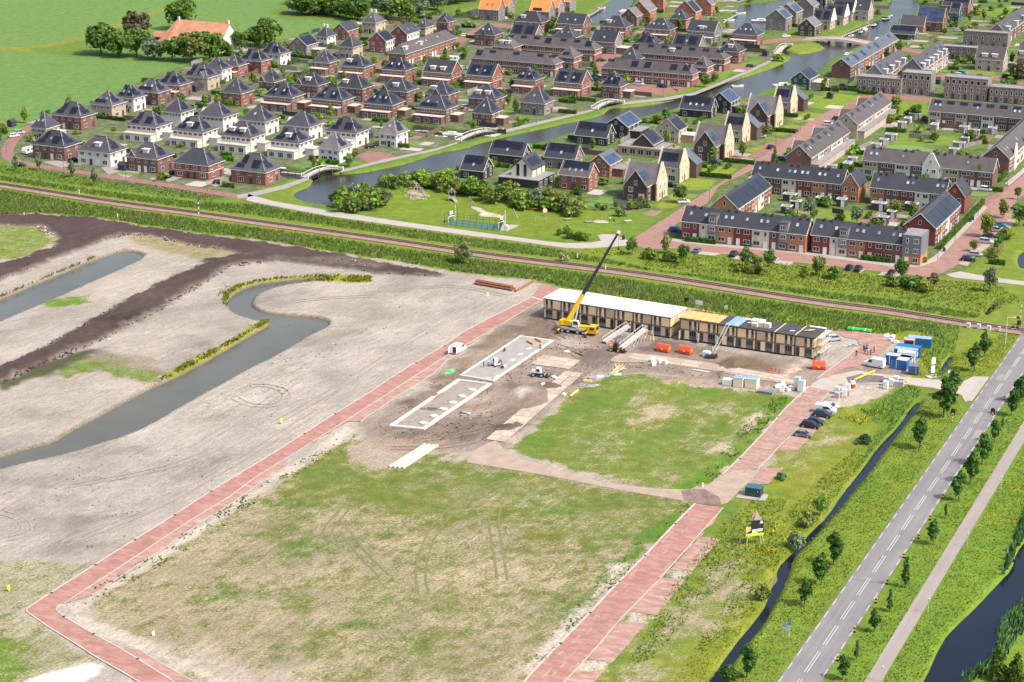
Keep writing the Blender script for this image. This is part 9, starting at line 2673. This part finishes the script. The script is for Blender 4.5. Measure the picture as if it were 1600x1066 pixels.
SHED=mat('dark_shed_wood',(.042,.042,.048),.85,.2,1)
SHEDG=mat('grey_shed_wood',(.24,.215,.195),.9,.15,1)
def shed(px,m,lb,w=3.4,d=2.6,h=2.4,rz=D25,group=None):
 t=thing('garden_shed',lb,'shed',at(*px),rz,group)
 part('wall',MB().box(-w/2,w/2,-d/2,d/2,-.05,h),m,t)
 part('roof',MB().box(-w/2-.05,w/2+.05,-d/2-.05,d/2+.05,h,h+.1),GREYR,t)
 r=MB().box(-w/2-.1,w/2+.1,-d/2-.12,-d/2+.1,h-.05,h+.22).box(-w/2-.1,w/2+.1,d/2-.1,d/2+.12,h-.05,h+.22).box(-w/2-.12,-w/2+.1,-d/2+.1,d/2-.1,h-.05,h+.22).box(w/2-.1,w/2+.12,-d/2+.1,d/2-.1,h-.05,h+.22)
 part('roof_rim',r,TRIM,t)
 link('door',door_mesh(DOORW),t,(w*.22,-d/2,0))
for i,(px,w)in enumerate((((1286,320),4.6),((1315,322),3.0),((1373,328),4.4),((1424,329),4.0),((1393,341),2.6),((1380,350),3.2),((1234,314),4.2),((1244,325),3.0),((1229,333),3.2))):
 shed(px,SHED,['dark wide shed on the court lawn behind the silver willow','dark narrow shed on the court lawn','dark wide shed in the middle of the court','dark shed beside the solar covered gable','small dark shed with white door, nearest the red gable','dark shed half behind the right front terrace','dark shed by the cream house front','dark shed near the hedges of the left court','dark shed behind the left front terrace'][i],w)
for i,px in enumerate(((1460,203),(1506,207),(1550,209),(1429,186),(1418,193),(1409,200),(1521,212),(1514,218),(1508,224),(1498,232),(1490,242),(1332,256),(1324,264),(1369,234),(1381,227),(1392,219),(1362,242),(1300,268))):
 shed(px,SHEDG,'grey wooden garden shed with a pale roof rim in the court gardens',[4.2,3.4,3.0][i%3],2.4,2.3,D25 if i%4 else D65,'grey sheds of the court gardens')
for i,p in enumerate(spots(26,1.6,1.2)):
 q=Vector((p[0],p[1],0))
 lb=by_house(p,'small pitched shed')
 t=thing('garden_shed',lb,'shed',q,D25+(pi/2 if i%2 else 0),lb.replace('shed','sheds',1))
 me=shared('psh',lambda:MB().profile_x([(-1.2,-.05),(1.2,-.05),(1.2,2.0),(0,2.9),(-1.2,2.0)],-1.5,1.5).mesh('wall',SHED))
 me2=shared('psr',lambda:MB().profile_x([(-1.4,1.85),(0,2.95),(1.4,1.85),(1.4,1.98),(0,3.1),(-1.4,1.98)],-1.6,1.6).mesh('roof',ROOF['slate']))
 link('wall',me,t);link('roof',me2,t)
for i,(a,b,lb)in enumerate((((98,196),(140,200),'brown board fence behind the field edge purple house'),((452,96),(482,100),'grey board fence beside the white house with the tall panels'),((1000,302),(1020,290),'dark slatted fence beside the red brick playground house'),((1340,236),(1362,226),'grey slatted fence of the court gardens, left'),((1508,232),(1545,222),'grey slatted fence of the court gardens, right'),((890,258),(905,262),'low fence at the grey barn house'),((1300,333),(1318,336),'dark fence between the two court sheds'))):
 p,q=at(*a),at(*b)
 d=q-p
 L=hypot(d.x,d.y)
 t=thing('garden_fence',lb,'fence',p,atan2(d.y,d.x))
 n=min(24,max(4,int(L/.9)))
 m=SHED if 'dark' in lb else(SHEDG if 'grey' in lb else mat('brown_boards',(.14,.085,.06),.9,.2,1))
 me=shared(('fb',m.name,round(L/n,2)),lambda:MB().box(.03,L/n-.03,-.03,.03,.05,1.75).mesh('board',m))
 for k in range(n):
  link('board',me,t,(L*k/n,0,0))
 part('rail',MB().box(0,L,.032,.08,1.3,1.42),m,t)
for i,p in enumerate(spots(70,1.0,.8)):
 lb=by_house(p,['dark board fence','grey board fence','brown board fence'][i%3])
 m=[SHED,SHEDG,mat('brown_boards',(.14,.085,.06),.9,.2,1)][i%3]
 t=thing('garden_fence',lb,'fence',(p[0],p[1],0),D25+(pi/2 if i%2 else 0),lb.replace('fence','fences',1))
 me=shared(('fp',i%3),lambda:MB().box(-.93,.93,-.03,.03,.05,1.8).mesh('panel',m))
 mp_=shared(('fq',i%3),lambda:MB().box(-.06,.06,-.06,.06,0,1.9).mesh('post',m))
 for k in range(4+i%3):
  link('panel',me,t,(k*2.0,0,0));link('post',mp_,t,(k*2.0+1.0,0,0))
for i,px in enumerate(((1475,393),(1516,347),(1520,344))):
 t=thing('waste_bin',['lone dark wheeled bin on the right pavement','dark green wheeled bin, left of a pair on the right pavement','dark green wheeled bin, right of a pair on the right pavement'][i],'bin',at(*px))
 part('body',MB().box(-.35,.35,-.4,.4,.1,1.1),GRN if i else BLK,t);part('lid',MB().box(-.38,.38,-.44,.42,1.1,1.2),BLK,t)
